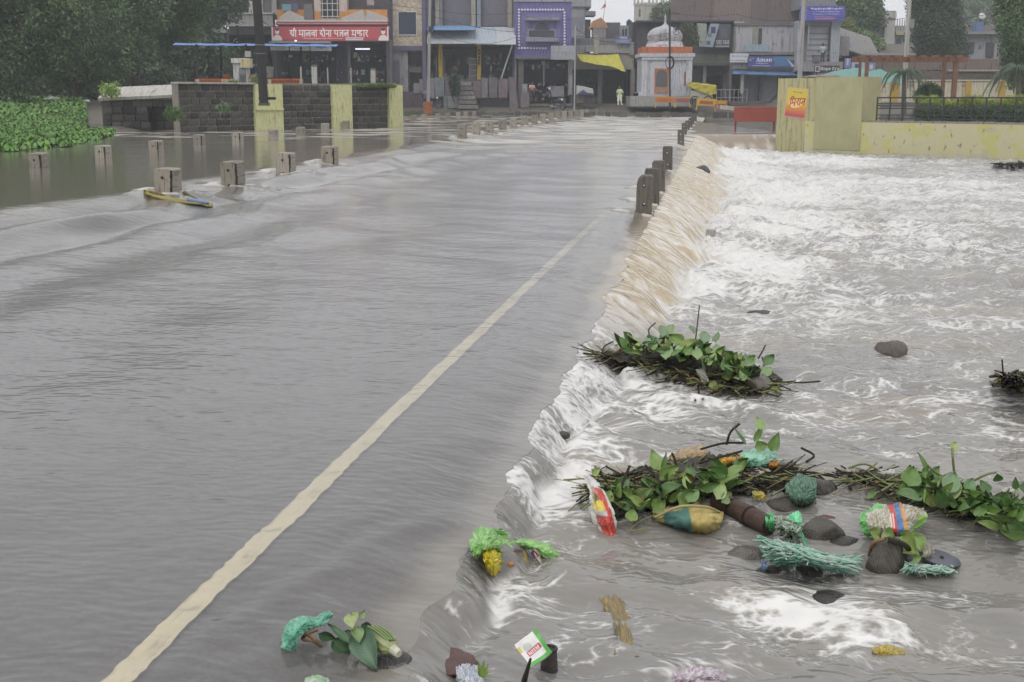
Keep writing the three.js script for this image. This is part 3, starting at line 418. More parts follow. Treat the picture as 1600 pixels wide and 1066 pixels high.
function face(t, D, x0, y0, x1, y1, p, tex, rz = 0, rough = 0.6) {
  const b = pxBox(x0, y0, x1, y1, D), m = part(t, 'sign_face', new THREE.PlaneGeometry(b.w, b.h), new THREE.MeshStandardMaterial({ map: tex, roughness: rough }), [b.cx - t.position.x, b.cy - t.position.y, -D + p - t.position.z]); m.rotation.z = rz; return m;
}
const squiggle = (g, x, y, w, h, color, seed) => { const r = rng(seed); g.fillStyle = color; let q = x; while (q < x + w) { const l = h * (0.4 + 1.2 * r()); g.fillRect(q, y + h * 0.25 * r(), Math.min(l, x + w - q), h * (0.5 + 0.35 * r())); q += l + h * 0.35; } };
const wallIn = M(0x857f7c, 'stain', 0.95), wallIn2 = M(0x80746a, 'stain', 0.95), dk = M(0x3c4148, null, 0.22), glass = M(0x2c3448, null, 0.15), glassD = M(0x23262c, null, 0.2), iron = M(0x2e2f33, null, 0.6), white = M(0xd4d3cf, 'stain', 0.85), pale = M(0xbdbcba, 'stain', 0.88), concrete = M(0x8d8a85, 'stain', 0.9);

// A: pale grey house at the tree edge
{
  const D = 120, t = thing('house', 'pale grey two storey house behind the leaning black pole, next to the red shop sign', 'house', baseAt(393, 142, D)), b = fac(t, D);
  b('wall', pale, 357, -60, 431, 24, { d: 7 }); b('wall', M(0xa8a6a6, 'stain', 0.9), 358.4, 40, 430, 54, { d: 6, p: 0.3 });
  b('balcony', M(0xb9b8b6, 'stain', 0.88), 357, 23, 429, 40, { d: 1.2, p: 0.9 }); b('cornice', white, 356, 20.6, 430, 23, { d: 1.3, p: 1.0 }); b('cornice', white, 356, 39.6, 430, 42, { d: 1.3, p: 1.02 });
  b('window', dk, 366, -8, 388, 20, { d: 0.12, p: 0.04 }); b('window', M(0x77757a, 'plaster', 0.8), 411, -8, 424, 20, { d: 0.12, p: 0.04 });
  b('pilaster', white, 389, -60, 396, 20.5, { d: 0.3, p: 0.25 }); b('pilaster', white, 405, -60, 410, 20.5, { d: 0.3, p: 0.25 });
  room(b, wallIn2, 358, 54, 431, 142, 4); goods(t, D, 360, 424, 76, 140, -0.9, 30, 3); b('column', M(0x5a534e, 'plaster', 0.9), 425, 54, 431, 142, { d: 0.4, p: 0.02 });
  const t2 = thing('annex', 'small white annex with a barred balcony beside the pale grey house', 'outbuilding', baseAt(340, 142, 122)), c = fac(t2, 122);
  c('wall', white, 325, -40, 357, 34, { d: 5, p: -1 }); c('window', dk, 343, 14, 355, 30, { d: 0.1, p: -0.95 }); c('roof_slab', M(0xe2e3e4, 'stain', 0.8), 318, 45.5, 358, 52, { d: 3, p: 1.2 }); c('wall', M(0x74706a, 'stain', 0.9), 322, 52.5, 356, 142, { d: 4, p: -0.3 });
  c('railing', iron, 335, 34, 357, 35.6, { d: 0.08, p: 0.6 }); for (let k = 0; k < 8; k++) c('baluster', iron, 336 + k * 2.7, 35.6, 337 + k * 2.7, 45.5, { d: 0.06, p: 0.58 });
}
// B: shop with the long red sign
{
  const D = 116, t = thing('shop_building', 'cream and orange shop building with the long red sign across its front', 'shop', baseAt(520, 142, D)), b = fac(t, D);
  const cream = M(0xd9c9c0, 'stain', 0.85), orange = M(0xd99a58, 'plaster', 0.85), red = M(0xb4565c, 'plaster', 0.8);
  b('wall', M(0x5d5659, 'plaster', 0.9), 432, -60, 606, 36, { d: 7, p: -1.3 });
  b('wall', M(0xb9a58f, 'stain', 0.9), 434, 39, 606, 45, { d: 8, p: 0 });
  b('wall', cream, 490, -60, 541, 33, { d: 1.6 }); b('wall', orange, 492, 18, 501, 31, { d: 0.2, p: 0.07 }); b('wall', orange, 530, 18, 540, 31, { d: 0.2, p: 0.07 });
  const w = b('window', glassD, 501.5, -16, 529.5, 28, { d: 0.2, p: 0.1 }); { const q = pxBox(501.5, -16, 529.5, 28, D); for (const u of [-0.42, -0.14, 0.14, 0.42]) part(w, 'bar', new THREE.BoxGeometry(0.07, q.h, 0.06), white, [u * q.w, 0, 0.13]); for (const v of [-0.45, -0.22, 0.01, 0.25]) part(w, 'bar', new THREE.BoxGeometry(q.w, 0.07, 0.07), white, [0, v * q.h, 0.14]); }
  b('balcony', orange, 433, 15, 489, 31, { d: 0.25, p: 0.15 }); b('balcony', orange, 541.5, 15, 605, 32, { d: 0.25, p: 0.15 });
  const gable = (x0, x1, xm) => { const a = pxBox(x0, 17, x1, 33, D), m = pxBox(xm, 17, xm + 1, 33, D), s = new THREE.Shape(); s.moveTo(a.x0, a.y0); s.lineTo(a.x1, a.y0); s.lineTo(a.x1, a.y0 + a.h * 0.25); s.lineTo(m.x0, a.y1); s.lineTo(a.x0, a.y0 + a.h * 0.25); const g = new THREE.ExtrudeGeometry(s, { depth: 0.2, bevelEnabled: true, bevelSize: 0.04, bevelThickness: 0.04, bevelSegments: 1 }); part(t, 'gable', g, M(0xc7c5c2, 'plaster', 0.85), [-t.position.x, -t.position.y, -D + 0.2 - t.position.z]); };
  gable(438, 478, 452); gable(535, 572, 567); gable(573, 606, 574);
  b('laundry', M(0x7fa8b4, 'cloth', 0.9), 442, 7, 456, 17, { d: 0.06, p: 0.45 }); b('laundry', M(0x6b6494, 'cloth', 0.9), 458, 6, 466, 17, { d: 0.06, p: 0.45 }); b('panel', M(0x7b7b7e, 'plaster', 0.8), 476, 7, 489, 31, { d: 0.1, p: 0.46 }); b('laundry', M(0xb9a3aa, 'cloth', 0.9), 574, -6, 585, 9, { d: 0.06, p: 0.4 });
  b('cornice', M(0xd8d3cf, 'plaster', 0.85), 433, 31.5, 606, 34.4, { d: 0.7, p: 0.5 }); b('cornice', red, 433, 34.6, 606, 36.6, { d: 0.9, p: 0.6 }); b('cornice', M(0xd3b9b6, 'plaster', 0.8), 433, 36.8, 606, 38, { d: 0.9, p: 0.62 }); b('cornice', red, 433, 38.2, 606, 39.8, { d: 0.9, p: 0.58 });
  room(b, wallIn, 431, 64, 609, 142, 5); goods(t, D, 436, 540, 84, 140, -1.2, 60, 1); goods(t, D, 548, 602, 84, 140, -1.0, 40, 2);
  for (const [x0, x1] of [[429, 433], [543, 548], [604, 609]]) b('column', M(0x57535a, 'plaster', 0.9), x0, 60, x1, 142, { d: 0.5, p: 0.05 });
  b('counter', M(0x4a423c, 'stone', 0.9), 436, 122, 505, 141, { d: 0.8, p: -1.5 }); b('shelf', M(0x4b4f52, 'plaster', 0.9), 440, 84, 490, 120, { d: 0.4, p: -3.6 }); b('shutter', M(0x3d3b44, 'plaster', 0.8), 522, 70, 545, 141, { d: 0.2, p: -1.2 });
  const s = thing('shop_sign', 'long red shop sign with white Devanagari lettering and two portraits', 'sign', baseAt(518, 64, D)), sb = fac(s, D);
  sb('sign_board', M(0x9a4a50, null, 0.7), 427, 42.5, 609, 64.5, { d: 0.12, p: 0.95 });
  face(s, D, 427.4, 42.8, 608.6, 64.2, 0.953, signTex(1456, 176, (g, W, H) => {
    g.fillStyle = '#b9545c'; g.fillRect(0, 0, W, H); g.fillStyle = '#b04a52'; g.fillRect(0, H * 0.86, W, H * 0.14);
    for (const x of [70, 1390]) { g.fillStyle = '#e4dcd6'; if (x < 100) { g.fillRect(0, 0, 16, H); } else g.fillRect(1440, 0, 16, H); g.beginPath(); g.ellipse(x, 62, 26, 34, 0, 0, 7); g.fill(); g.beginPath(); g.ellipse(x, H, 62, 74, 0, Math.PI, 0); g.fill(); g.fillStyle = x > 100 ? '#40404e' : '#5a5660'; g.beginPath(); g.ellipse(x, 34, 27, 18, 0, 0, 7); g.fill(); }
    deva(g, [['shri'], ['ma', 'aa', 'la', 'va', 'aa'], ['do', 'na', 'aa'], ['pa', 'tta', 'la'], ['bha', 'nda', 'aa', 'ra']], 226, 46, 76, 12, '#f0ece8');
    squiggle(g, 400, 140, 480, 18, '#e7b9b4', 4); g.fillStyle = '#d9c9cf'; g.fillRect(920, 132, 220, 40); squiggle(g, 930, 142, 200, 16, '#a88', 8);
  }));
  const s2 = thing('banner', 'faded white and blue banner hung in three pieces under the red sign', 'banner', baseAt(475, 80, D)), c = fac(s2, D);
  [[426, 455, 72, 79.5], [456.5, 487, 72.5, 80], [488.5, 521, 68, 80.5]].forEach(([x0, x1, y0, y1], k) => { c('panel', M([0xb9bdb8, 0xb5b9b4, 0xc4cacb][k], 'plaster', 0.8), x0, y0, x1, y1, { d: 0.05, p: 1.3 }); face(s2, D, x0 + 0.3, y0 + 0.3, x1 - 0.3, y1 - 0.3, 1.304, signTex(256, 64, (g) => { g.fillStyle = '#c2c6c4'; g.fillRect(0, 0, 256, 64); squiggle(g, 60, 30, 140, 18, k < 2 ? '#8d8f90' : '#5f79a8', k + 3); })); });
  c('valance', M(0xaab0ba, 'plaster', 0.8), 427, 66, 520, 68.6, { d: 1.1, p: 2.2 });
  // the strip lamp and the bulb that burn in the shop
  const L = thing('strip_lamp', 'lit white strip lamp high in the dark shop under the red sign', 'lamp', baseAt(565, 77, D)), lb = fac(L, D);
  const glow = new THREE.MeshStandardMaterial({ color: 0xffffff, emissive: 0xeceaff, emissiveIntensity: 1.0 });
  lb('lamp_tube', glow, 553.5, 75, 576.5, 77.2, { d: 0.05, p: -0.7 }); lb('lamp_case', M(0x777777, null, 0.6), 553, 73.6, 577, 74.8, { d: 0.08, p: -0.7 });
  { const q = pxBox(553.5, 75, 576.5, 77.2, D), a = new THREE.RectAreaLight(0xf0eeff, 1.6, q.w, 0.12); a.position.set(q.cx - L.position.x, q.cy - L.position.y, -D - 0.64 - L.position.z); a.rotation.x = -Math.PI / 2 + 1.3; a.rotation.x = Math.PI; a.rotation.set(0, Math.PI, 0); L.add(a); }
  const bp = at(462, 64.5, D - 1.9), bulb = solo('lamp_bulb', new THREE.SphereGeometry(0.11, 12, 8), new THREE.MeshStandardMaterial({ color: 0xffffff, emissive: 0xffffff, emissiveIntensity: 1.6 }), 'small lit bulb hanging below the red shop sign', 'bulb'); bulb.position.copy(bp);
  const pl = new THREE.PointLight(0xffffff, 0.12); pl.position.copy(bp); pl.castShadow = true; scene.add(pl);
}
// C: narrow house with a front of mosaic stone
{
  const D = 118, t = thing('narrow_house', 'narrow house faced with mosaic stone around one blue glass window', 'house', baseAt(637, 166, D)), b = fac(t, D);
  const mosaic = (() => { const m = M(0xb7aa97, 'stone', 0.9).clone(); m.map = dataTex(512, 512, (x, y, o) => { const cs = 26; let best = 9, id = 0, second = 9; const gx = x / 512 * cs, gy = y / 512 * cs; for (let i = -1; i < 2; i++) for (let j = -1; j < 2; j++) { const cx = Math.floor(gx) + i, cy = Math.floor(gy) + j, h = PERM[PERM[((cx % cs) + cs) % cs] + ((cy % cs) + cs) % cs], d = Math.hypot(gx - cx - h / 256, gy - cy - PERM[h] / 256); if (d < best) { second = best; best = d; id = h; } else if (d < second) second = d; } const v = second - best < 0.09 ? 0.45 : 0.62 + 0.38 * (PERM[id] / 256); o[0] = 255 * v; o[1] = 255 * v * (0.93 + 0.07 * (PERM[id + 1] / 256)); o[2] = 255 * v * (0.84 + 0.12 * (PERM[id + 1] / 256)); }); m.color.set(0xcfc5b6); return m; })();
  const purple = M(0x6d6680, 'plaster', 0.85);
  b('wall', mosaic, 613, -60, 661, 72, { d: 7, tile: 5 }); b('column', purple, 607.5, -60, 613.5, 142, { d: 7, p: 0.1 }); b('column', purple, 659.5, -60, 665.5, 166, { d: 7, p: 0.1 }); b('lintel', purple, 613, 71.6, 660, 79, { d: 1, p: 0.12 });
  const w = b('window', glass, 623, 18.5, 650, 54.5, { d: 0.1, p: 0.06 }); { const q = pxBox(622, 17.5, 651, 55.5, D); for (const s of [-1, 1]) { part(w, 'frame', new THREE.BoxGeometry(0.09, q.h, 0.14), white, [s * q.w / 2, 0, 0.02]); part(w, 'frame', new THREE.BoxGeometry(q.w - 0.09, 0.09, 0.14), white, [0, s * (q.h / 2 - 0.045), 0.02]); } }
  b('wall', M(0xa39fa3, 'stain', 0.9), 613, 79, 637, 146, { d: 3, p: -0.3 }); b('wall', M(0x77717c, 'stain', 0.9), 613, 94, 624, 140, { d: 0.4, p: 0.0 }); b('back_wall', wallIn, 634, 78, 660, 146, { d: 0.3, p: -2.6 }); b('sill', M(0x86837c, 'plaster', 0.9), 637, 104, 657, 113, { d: 0.5, p: -1.2 }); b('plinth', M(0x5a4d52, 'stain', 0.9), 612, 143, 660, 168, { d: 4, p: 0.5 }); b('floor', wallIn2, 634, 146, 661, 148, { d: 3, p: -0.05 }); b('ceiling', wallIn, 634, 76.5, 660, 79.4, { d: 2.4, p: -0.2 });
}
// D: stone dealer's building with the long awning
{
  const D = 119, t = thing('shop_building', 'shop building with a long white and blue awning and two yellow columns', 'shop', baseAt(735, 166, D)), b = fac(t, D);
  const beige = M(0xaaa497, 'stain', 0.88), greyv = M(0x83818a, 'plaster', 0.85);
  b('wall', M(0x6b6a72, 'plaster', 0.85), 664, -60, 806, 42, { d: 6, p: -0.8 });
  for (const [x0, x1, m] of [[664, 671, greyv], [680, 686, beige], [686.5, 691, greyv], [736, 743, beige], [745, 751, M(0x8f9bab, 'plaster', 0.85)], [793, 800, beige], [801, 806, greyv]]) b('pilaster', m, x0, -60, x1, 42, { d: 1.4, p: 0.05 });
  for (const [x0, x1] of [[691.5, 735.5], [751.5, 792.5]]) b('shutter', M(0x77757f, 'plaster', 0.7), x0, -60, x1, 40, { d: 0.2, p: -0.6 });
  room(b, wallIn, 664, 70, 806, 126, 5); goods(t, D, 670, 735, 86, 124, -1.2, 36, 4); goods(t, D, 754, 798, 86, 124, -1.0, 30, 5); b('floor', M(0x67656a, 'stain', 0.9), 663, 124, 806, 168, { d: 6, p: 0.4 });
  const yel = M(0xc3a443, 'stain', 0.85); b('column', yel, 685, 66, 691.5, 124, { d: 0.5, p: 0.1 }); const yc = b('column', yel, 745.5, 66, 751.5, 124, { d: 0.5, p: 0.1 });
  { const q = pxBox(745.5, 66, 751.5, 124, D); for (let k = 0; k < 5; k++) part(yc, 'letter', new THREE.BoxGeometry(0.2, 0.22, 0.02), M(0x4a4330, null, 0.8), [0, q.h * (0.28 - k * 0.09), 0.255]); }
  b('door_frame', M(0x8f8f92, null, 0.6), 680.5, 88, 682, 124, { d: 0.1, p: -0.5 }); b('door_frame', M(0x8f8f92, null, 0.6), 692.5, 88, 694, 124, { d: 0.1, p: -0.5 }); b('door_frame', M(0x8f8f92, null, 0.6), 732.5, 90, 734, 124, { d: 0.1, p: -0.5 });
  b('rack', M(0x66646a, null, 0.7), 734, 90, 745, 126, { d: 0.3, p: -0.4 }); for (let k = 0; k < 4; k++) b('rack_bar', M(0x9a9a9c, null, 0.6), 734.4, 91 + k * 9, 744.6, 92 + k * 9, { d: 0.1, p: -0.36 });
  b('post', M(0x77768c, 'plaster', 0.85), 800.5, 70, 806, 126, { d: 0.5, p: 0.12 });
  const strut = rod(at(800.5, 70, D - 1.4), at(783, 123, D - 0.6), 0.08, 0.08); strut.translate(-t.position.x, -t.position.y, -t.position.z); part(t, 'strut', strut, M(0xb9c3c8, null, 0.5));
  // awning: corrugated sheets, each its own piece, sloping down towards the street
  const aw = thing('awning', 'long sloping awning of white and faded blue corrugated sheets', 'awning', baseAt(735, 70, D));
  const sheet = (x0, x1, yt, yb, mat) => { const n = 40, A = at(x0, yt, D + 0.1), B = at(x1, yt, D + 0.1), C = at(x0, yb, D - 2.2), E = at(x1, yb, D - 2.2), pos = [], uv = [], idx = []; for (let i = 0; i <= n; i++) for (let j = 0; j < 2; j++) { const p = (j ? C.clone().lerp(E, i / n) : A.clone().lerp(B, i / n)).sub(aw.position); p.y += 0.025 * Math.cos(i * Math.PI); pos.push(p.x, p.y, p.z); uv.push(i / n * 3, j); } for (let i = 0; i < n; i++) { const a = i * 2; idx.push(a, a + 1, a + 2, a + 1, a + 3, a + 2); } const g = new THREE.BufferGeometry(); g.setAttribute('position', new THREE.Float32BufferAttribute(pos, 3)); g.setAttribute('uv', new THREE.Float32BufferAttribute(uv, 2)); g.setIndex(idx); g.computeVertexNormals(); part(aw, 'sheet', g, mat); };
  const aw1 = M(0xb7bcc0, 'stain', 0.7), aw2 = M(0xc3c8cd, 'stain', 0.7), blu = M(0x7fa3cf, 'stain', 0.7);
  sheet(679, 742, 40, 47, blu); sheet(667, 707, 46, 68, aw1); sheet(706, 743, 46.5, 68, aw2); sheet(742, 775, 42, 69, M(0xb4bfca, 'stain', 0.7)); sheet(774, 806, 42, 69.5, aw2); sheet(666, 680, 41, 47, M(0x6f8fd0, 'stain', 0.7));
  // steps up to the shop
  const st = thing('steps', 'rough stone steps climbing to the awning shop between the leaning slabs', 'steps', baseAt(725, 170, 116)); const sb = fac(st, 116);
  for (let k = 0; k < 6; k++) sb('step', M([0x8f8a85, 0x827c78, 0x99948e][k % 3], 'stone', 0.9), 716 + k * 0.6, 164 - k * 7.3, 747 - k * 2.2, 170 - k * 7.3, { d: 3.4 - k * 0.45, p: 0.7 - k * 0.42 });
  // slabs of polished stone leaning in rows
  const slabs = [[656, 672, 124, 147, 0x8a878c, 1], [672, 679, 122, 152, 0x85828a, 1.2], [679.5, 694, 121, 151, 0x777d80, 1.3], [695.5, 706, 119, 150, 0x6a6065, 1.1], [693, 699.5, 150, 170, 0x787a7e, 1.9], [700, 716, 150, 169, 0x86888a, 2.0], [739, 751, 127, 154, 0x77666a, 1.2], [752, 762, 122, 153, 0x77777c, 1.3], [764, 777, 121, 153, 0x6c6468, 1.2], [779, 793, 123, 153, 0x776469, 1.4], [794, 807, 120, 146, 0x75646a, 1.0], [796, 809, 145, 172, 0x72656a, 2.3], [814, 827, 144, 168, 0x7d6f74, 2.3], [816, 824, 131, 144, 0x8e9296, 1.5], [646, 656, 130, 146, 0x79767a, 1.5]];
  const places = ['behind the parked motorcycle', 'next to the pale pole', 'grey green and tallest near the pole', 'dark brown behind the shrub', 'narrow one low by the motorcycle wheel', 'pale and square at the foot of the steps', 'first above the steps', 'grey second above the steps', 'dark third above the steps', 'wide reddish one under the slanted strut', 'reddish one by the purple post', 'standing low at the kerb before the purple shop', 'pinkish low one beside the seated man', 'pale small one before the seated man', 'small grey one by the mosaic house'];
  slabs.forEach(([x0, x1, y0, y1, c, p], i) => { const q = pxBox(x0, y0, x1, y1, D - p); const m = solo('stone_slab', boxGeo(q.w, q.h, 0.1, 3), M(c, 'stone', 0.45, {}), `polished stone slab leaning on edge, ${places[i]}`, 'stone slab', 'stone slabs for sale below the awning'); m.position.set(q.cx, q.cy, -(D - p)); m.rotation.x = -0.14; m.rotation.z = (i % 3 - 1) * 0.015; });
}
// E: purple house with white studs
{
  const D = 118, t = thing('purple_house', 'purple fronted house with a border of white studs around an arched window', 'house', baseAt(850, 163, D)), b = fac(t, D);
  const pur = M(0x746fa6, 'stain', 0.85), grey = M(0x9a98a8, 'stain', 0.88);
  b('wall', pur, 804, 3, 893, 87, { d: 8 }); b('parapet', M(0xa9a6b4, 'stain', 0.88), 803, -4, 895, 2.9, { d: 8.2, p: 0.1 }); b('wall', M(0x77738c, 'stain', 0.9), 804, 86.5, 893, 92, { d: 1.2, p: 0.5 });
  b('panel', M(0x807cab, 'stain', 0.85), 815, 21, 876, 70, { d: 0.3, p: 0.04 });
  b('ledge', grey, 821, 27.5, 874, 32.5, { d: 0.9, p: 0.7 }); b('ledge', grey, 821, 58.5, 873, 65.5, { d: 0.9, p: 0.7 }); b('frame', M(0xb0aebb, 'plaster', 0.85), 824.5, 46, 868, 59, { d: 0.3, p: 0.1 });
  b('window', dk, 826, 47.5, 866.5, 57.5, { d: 0.3, p: 0.13 });
  { const c = at(847, 47, D), r = pxBox(836, 36, 858, 47, D).w / 2; const g = new THREE.CylinderGeometry(r, r, 0.2, 24, 1, false, -Math.PI / 2, Math.PI); g.rotateX(-Math.PI / 2); g.rotateZ(Math.PI); const m = part(t, 'window_arch', g, dk, [c.x - t.position.x, c.y - t.position.y, -D + 0.02 - t.position.z]); m.rotation.z = Math.PI; }
  const stud = new THREE.SphereGeometry(0.11, 8, 6), sm = M(0xdedce4, null, 0.6), stds = [];
  for (let x = 811; x <= 882; x += 4.6) stds.push([x, 15.5]); for (let y = 20; y < 74; y += 4.6) { stds.push([811, y]); stds.push([882, y]); } for (let x = 811; x <= 854; x += 4.6) stds.push([x, 75.5]);
  for (const [x, y] of stds) { const c = at(x, y, D); part(t, 'stud', stud, sm, [c.x - t.position.x, c.y - t.position.y, -D + 0.03 - t.position.z]); }
  room(b, wallIn, 806, 92, 893, 163, 5); goods(t, D, 820, 884, 96, 160, -1.0, 44, 6); b('column', M(0x6b6660, 'plaster', 0.9), 810, 92, 818, 163, { d: 0.5, p: 0.02 }); b('column', M(0x8c8988, 'stain', 0.9), 887.5, 92, 893.5, 150, { d: 0.5, p: 0.04 }); b('post', M(0x77777c, null, 0.7), 849, 95, 850.4, 135, { d: 0.1, p: 0.2 });
  b('counter', M(0x6b5544, 'plaster', 0.9), 824, 139, 841, 143, { d: 0.9, p: 0.4 }); b('shelf', M(0x4a4855, 'plaster', 0.9), 842, 94, 886, 128, { d: 0.3, p: -3 }); b('panel', M(0x9a97a0, 'stain', 0.85), 857, 134.5, 882, 151, { d: 0.3, p: -0.6 }); b('pillar', M(0x9b9697, 'stain', 0.9), 888, 118, 894, 148, { d: 0.4, p: 0.6 });
  const s = thing('sign_board', 'blank faded white sign board on the lower corner of the purple house', 'sign', baseAt(879, 94, D)), c = fac(s, D); c('board', M(0xaeb0b6, 'stain', 0.8), 860, 72.5, 897, 82, { d: 0.08, p: 1.6 }); c('board', M(0xa6a8b0, 'stain', 0.8), 860, 82.6, 898, 94, { d: 0.08, p: 1.62 });
}
// F: low grey building with the yellow sheet
{
  const D = 121, t = thing('low_building', 'low grey concrete building with a roof balcony above a dark garage opening', 'building', baseAt(945, 163, D)), b = fac(t, D);
  const g1 = M(0x99989a, 'stain', 0.9), g2 = M(0x86868a, 'stain', 0.9), crm = M(0xa29d90, 'stain', 0.9);
  b('parapet', g1, 893, 70.5, 928, 81, { d: 0.4, p: 0.3 }); b('parapet', M(0xa5a39f, 'stain', 0.9), 936, 70.5, 983, 83, { d: 0.4, p: 0.3 }); b('column', M(0xaba798, 'stain', 0.9), 927.5, 56, 936, 84, { d: 0.5, p: 0.4 }); b('column', g1, 983, 66, 990, 86, { d: 0.5, p: 0.4 });
  b('wall', g2, 893, 58, 990, 70.2, { d: 5, p: -1.6 }); b('railing', M(0x6b6a70, null, 0.7), 893, 64.5, 984, 65.6, { d: 0.1, p: 0.35 }); b('railing', M(0x6b6a70, null, 0.7), 893, 69, 984, 70.2, { d: 0.1, p: 0.33 });
  b('wall', crm, 893, 83, 990, 108, { d: 1.0, p: 0.1 }); b('column', M(0x77736b, 'stain', 0.9), 934, 108, 941, 163, { d: 0.6, p: 0.08 }); b('column', M(0x8f8b84, 'stain', 0.9), 985, 108, 991, 163, { d: 0.6, p: 0.08 }); room(b, wallIn, 894, 108, 990, 163, 6); goods(t, D, 898, 932, 112, 160, -1.2, 24, 7);
  const vs = thing('sign_board', 'small blue sign board with white lettering on the balcony of the low grey building', 'sign', baseAt(972, 68, D)), c = fac(vs, D); c('board', M(0x6b7396, null, 0.7), 961, 56.5, 983, 68.6, { d: 0.08, p: 0.75 }); face(vs, D, 961.2, 56.7, 982.8, 68.4, 0.752, signTex(256, 144, (g) => { g.fillStyle = '#7783a6'; g.fillRect(0, 0, 256, 144); g.fillStyle = '#5d5f8c'; g.fillRect(0, 0, 256, 66); g.fillStyle = '#e8e8f2'; g.font = 'bold 52px sans-serif'; g.fillText('VIKAS', 66, 54); squiggle(g, 60, 90, 150, 18, '#9fabc6', 5); }));
  // yellow plastic sheet slung over the front
  const Y = solo('plastic_sheet', (() => { const nx = 40, ny = 12, pos = [], uv = [], idx = []; for (let i = 0; i <= nx; i++) for (let j = 0; j <= ny; j++) { const u = i / nx, v = j / ny; const top = at(lerp(901, 966, u), 84 + 2 * Math.sin(u * 3), D - 0.6), px = lerp(915, 978, u) + (u > 0.85 ? 0 : 0), py = ramp([[0, 97], [0.3, 101], [0.6, 103], [0.78, 107], [0.9, 111], [1, 112]], u); const bot = at(px, py, D - 2.6), p = top.lerp(bot, v); p.y += 0.14 * Math.sin(v * Math.PI) * Math.sin(u * 16) - 0.25 * Math.sin(v * Math.PI) * (1 - u) + 0.05 * noise(u * 14, v * 5); p.z += 0.12 * noise(u * 9 + 4, v * 4); pos.push(p.x, p.y, p.z); uv.push(u * 3, v); } for (let i = 0; i < nx; i++) for (let j = 0; j < ny; j++) { const a = i * (ny + 1) + j; idx.push(a, a + 1, a + ny + 1, a + 1, a + ny + 2, a + ny + 1); } const g = new THREE.BufferGeometry(); g.setAttribute('position', new THREE.Float32BufferAttribute(pos, 3)); g.setAttribute('uv', new THREE.Float32BufferAttribute(uv, 2)); g.setIndex(idx); g.computeVertexNormals(); return g; })(), M(0xc4bd48, 'plaster', 0.5), 'yellow plastic sheet slung over the front of the low grey building', 'plastic sheet');
  // cart under white and blue cloth
  const ct = thing('covered_cart', 'market cart under a white and blue cloth before the garage opening', 'cart', baseAt(915, 164, 116)), cb = fac(ct, 116);
  cb('box', M(0x77705f, 'stain', 0.9), 901, 147, 913, 161, { d: 1.4 }); cb('box', M(0x4a4a4a, 'plaster', 0.9), 913, 149, 930, 163, { d: 1.3, p: 0.1 }); cb('ledge', M(0x85828a, 'plaster', 0.9), 911, 147.5, 928, 149, { d: 1.3, p: 0.3 });
  { const c0 = at(914, 147, 115.6), s = new THREE.Shape(); const P = (x, y) => { const p = at(x, y, 115.6).sub(c0); return [p.x, p.y]; }; s.moveTo(...P(901.5, 147)); s.lineTo(...P(902, 134.5)); s.lineTo(...P(912, 136)); s.lineTo(...P(926, 139.5)); s.lineTo(...P(927, 146)); s.lineTo(...P(920, 145)); s.closePath(); const g = new THREE.ExtrudeGeometry(s, { depth: 1.2, bevelEnabled: true, bevelSize: 0.05, bevelThickness: 0.08, bevelSegments: 2 }); part(ct, 'cloth', g, M(0xb9bfb8, 'cloth', 0.85), [c0.x - ct.position.x, c0.y - ct.position.y, c0.z - 1.2 - ct.position.z]); const s2 = new THREE.Shape(); s2.moveTo(...P(901.5, 147)); s2.lineTo(...P(911, 140.5)); s2.lineTo(...P(921, 147)); s2.closePath(); part(ct, 'cloth', new THREE.ExtrudeGeometry(s2, { depth: 0.1, bevelEnabled: false }), M(0x4f5288, 'cloth', 0.85), [c0.x - ct.position.x, c0.y - ct.position.y, c0.z + 0.09 - ct.position.z], 'blue lower cloth'); }
}
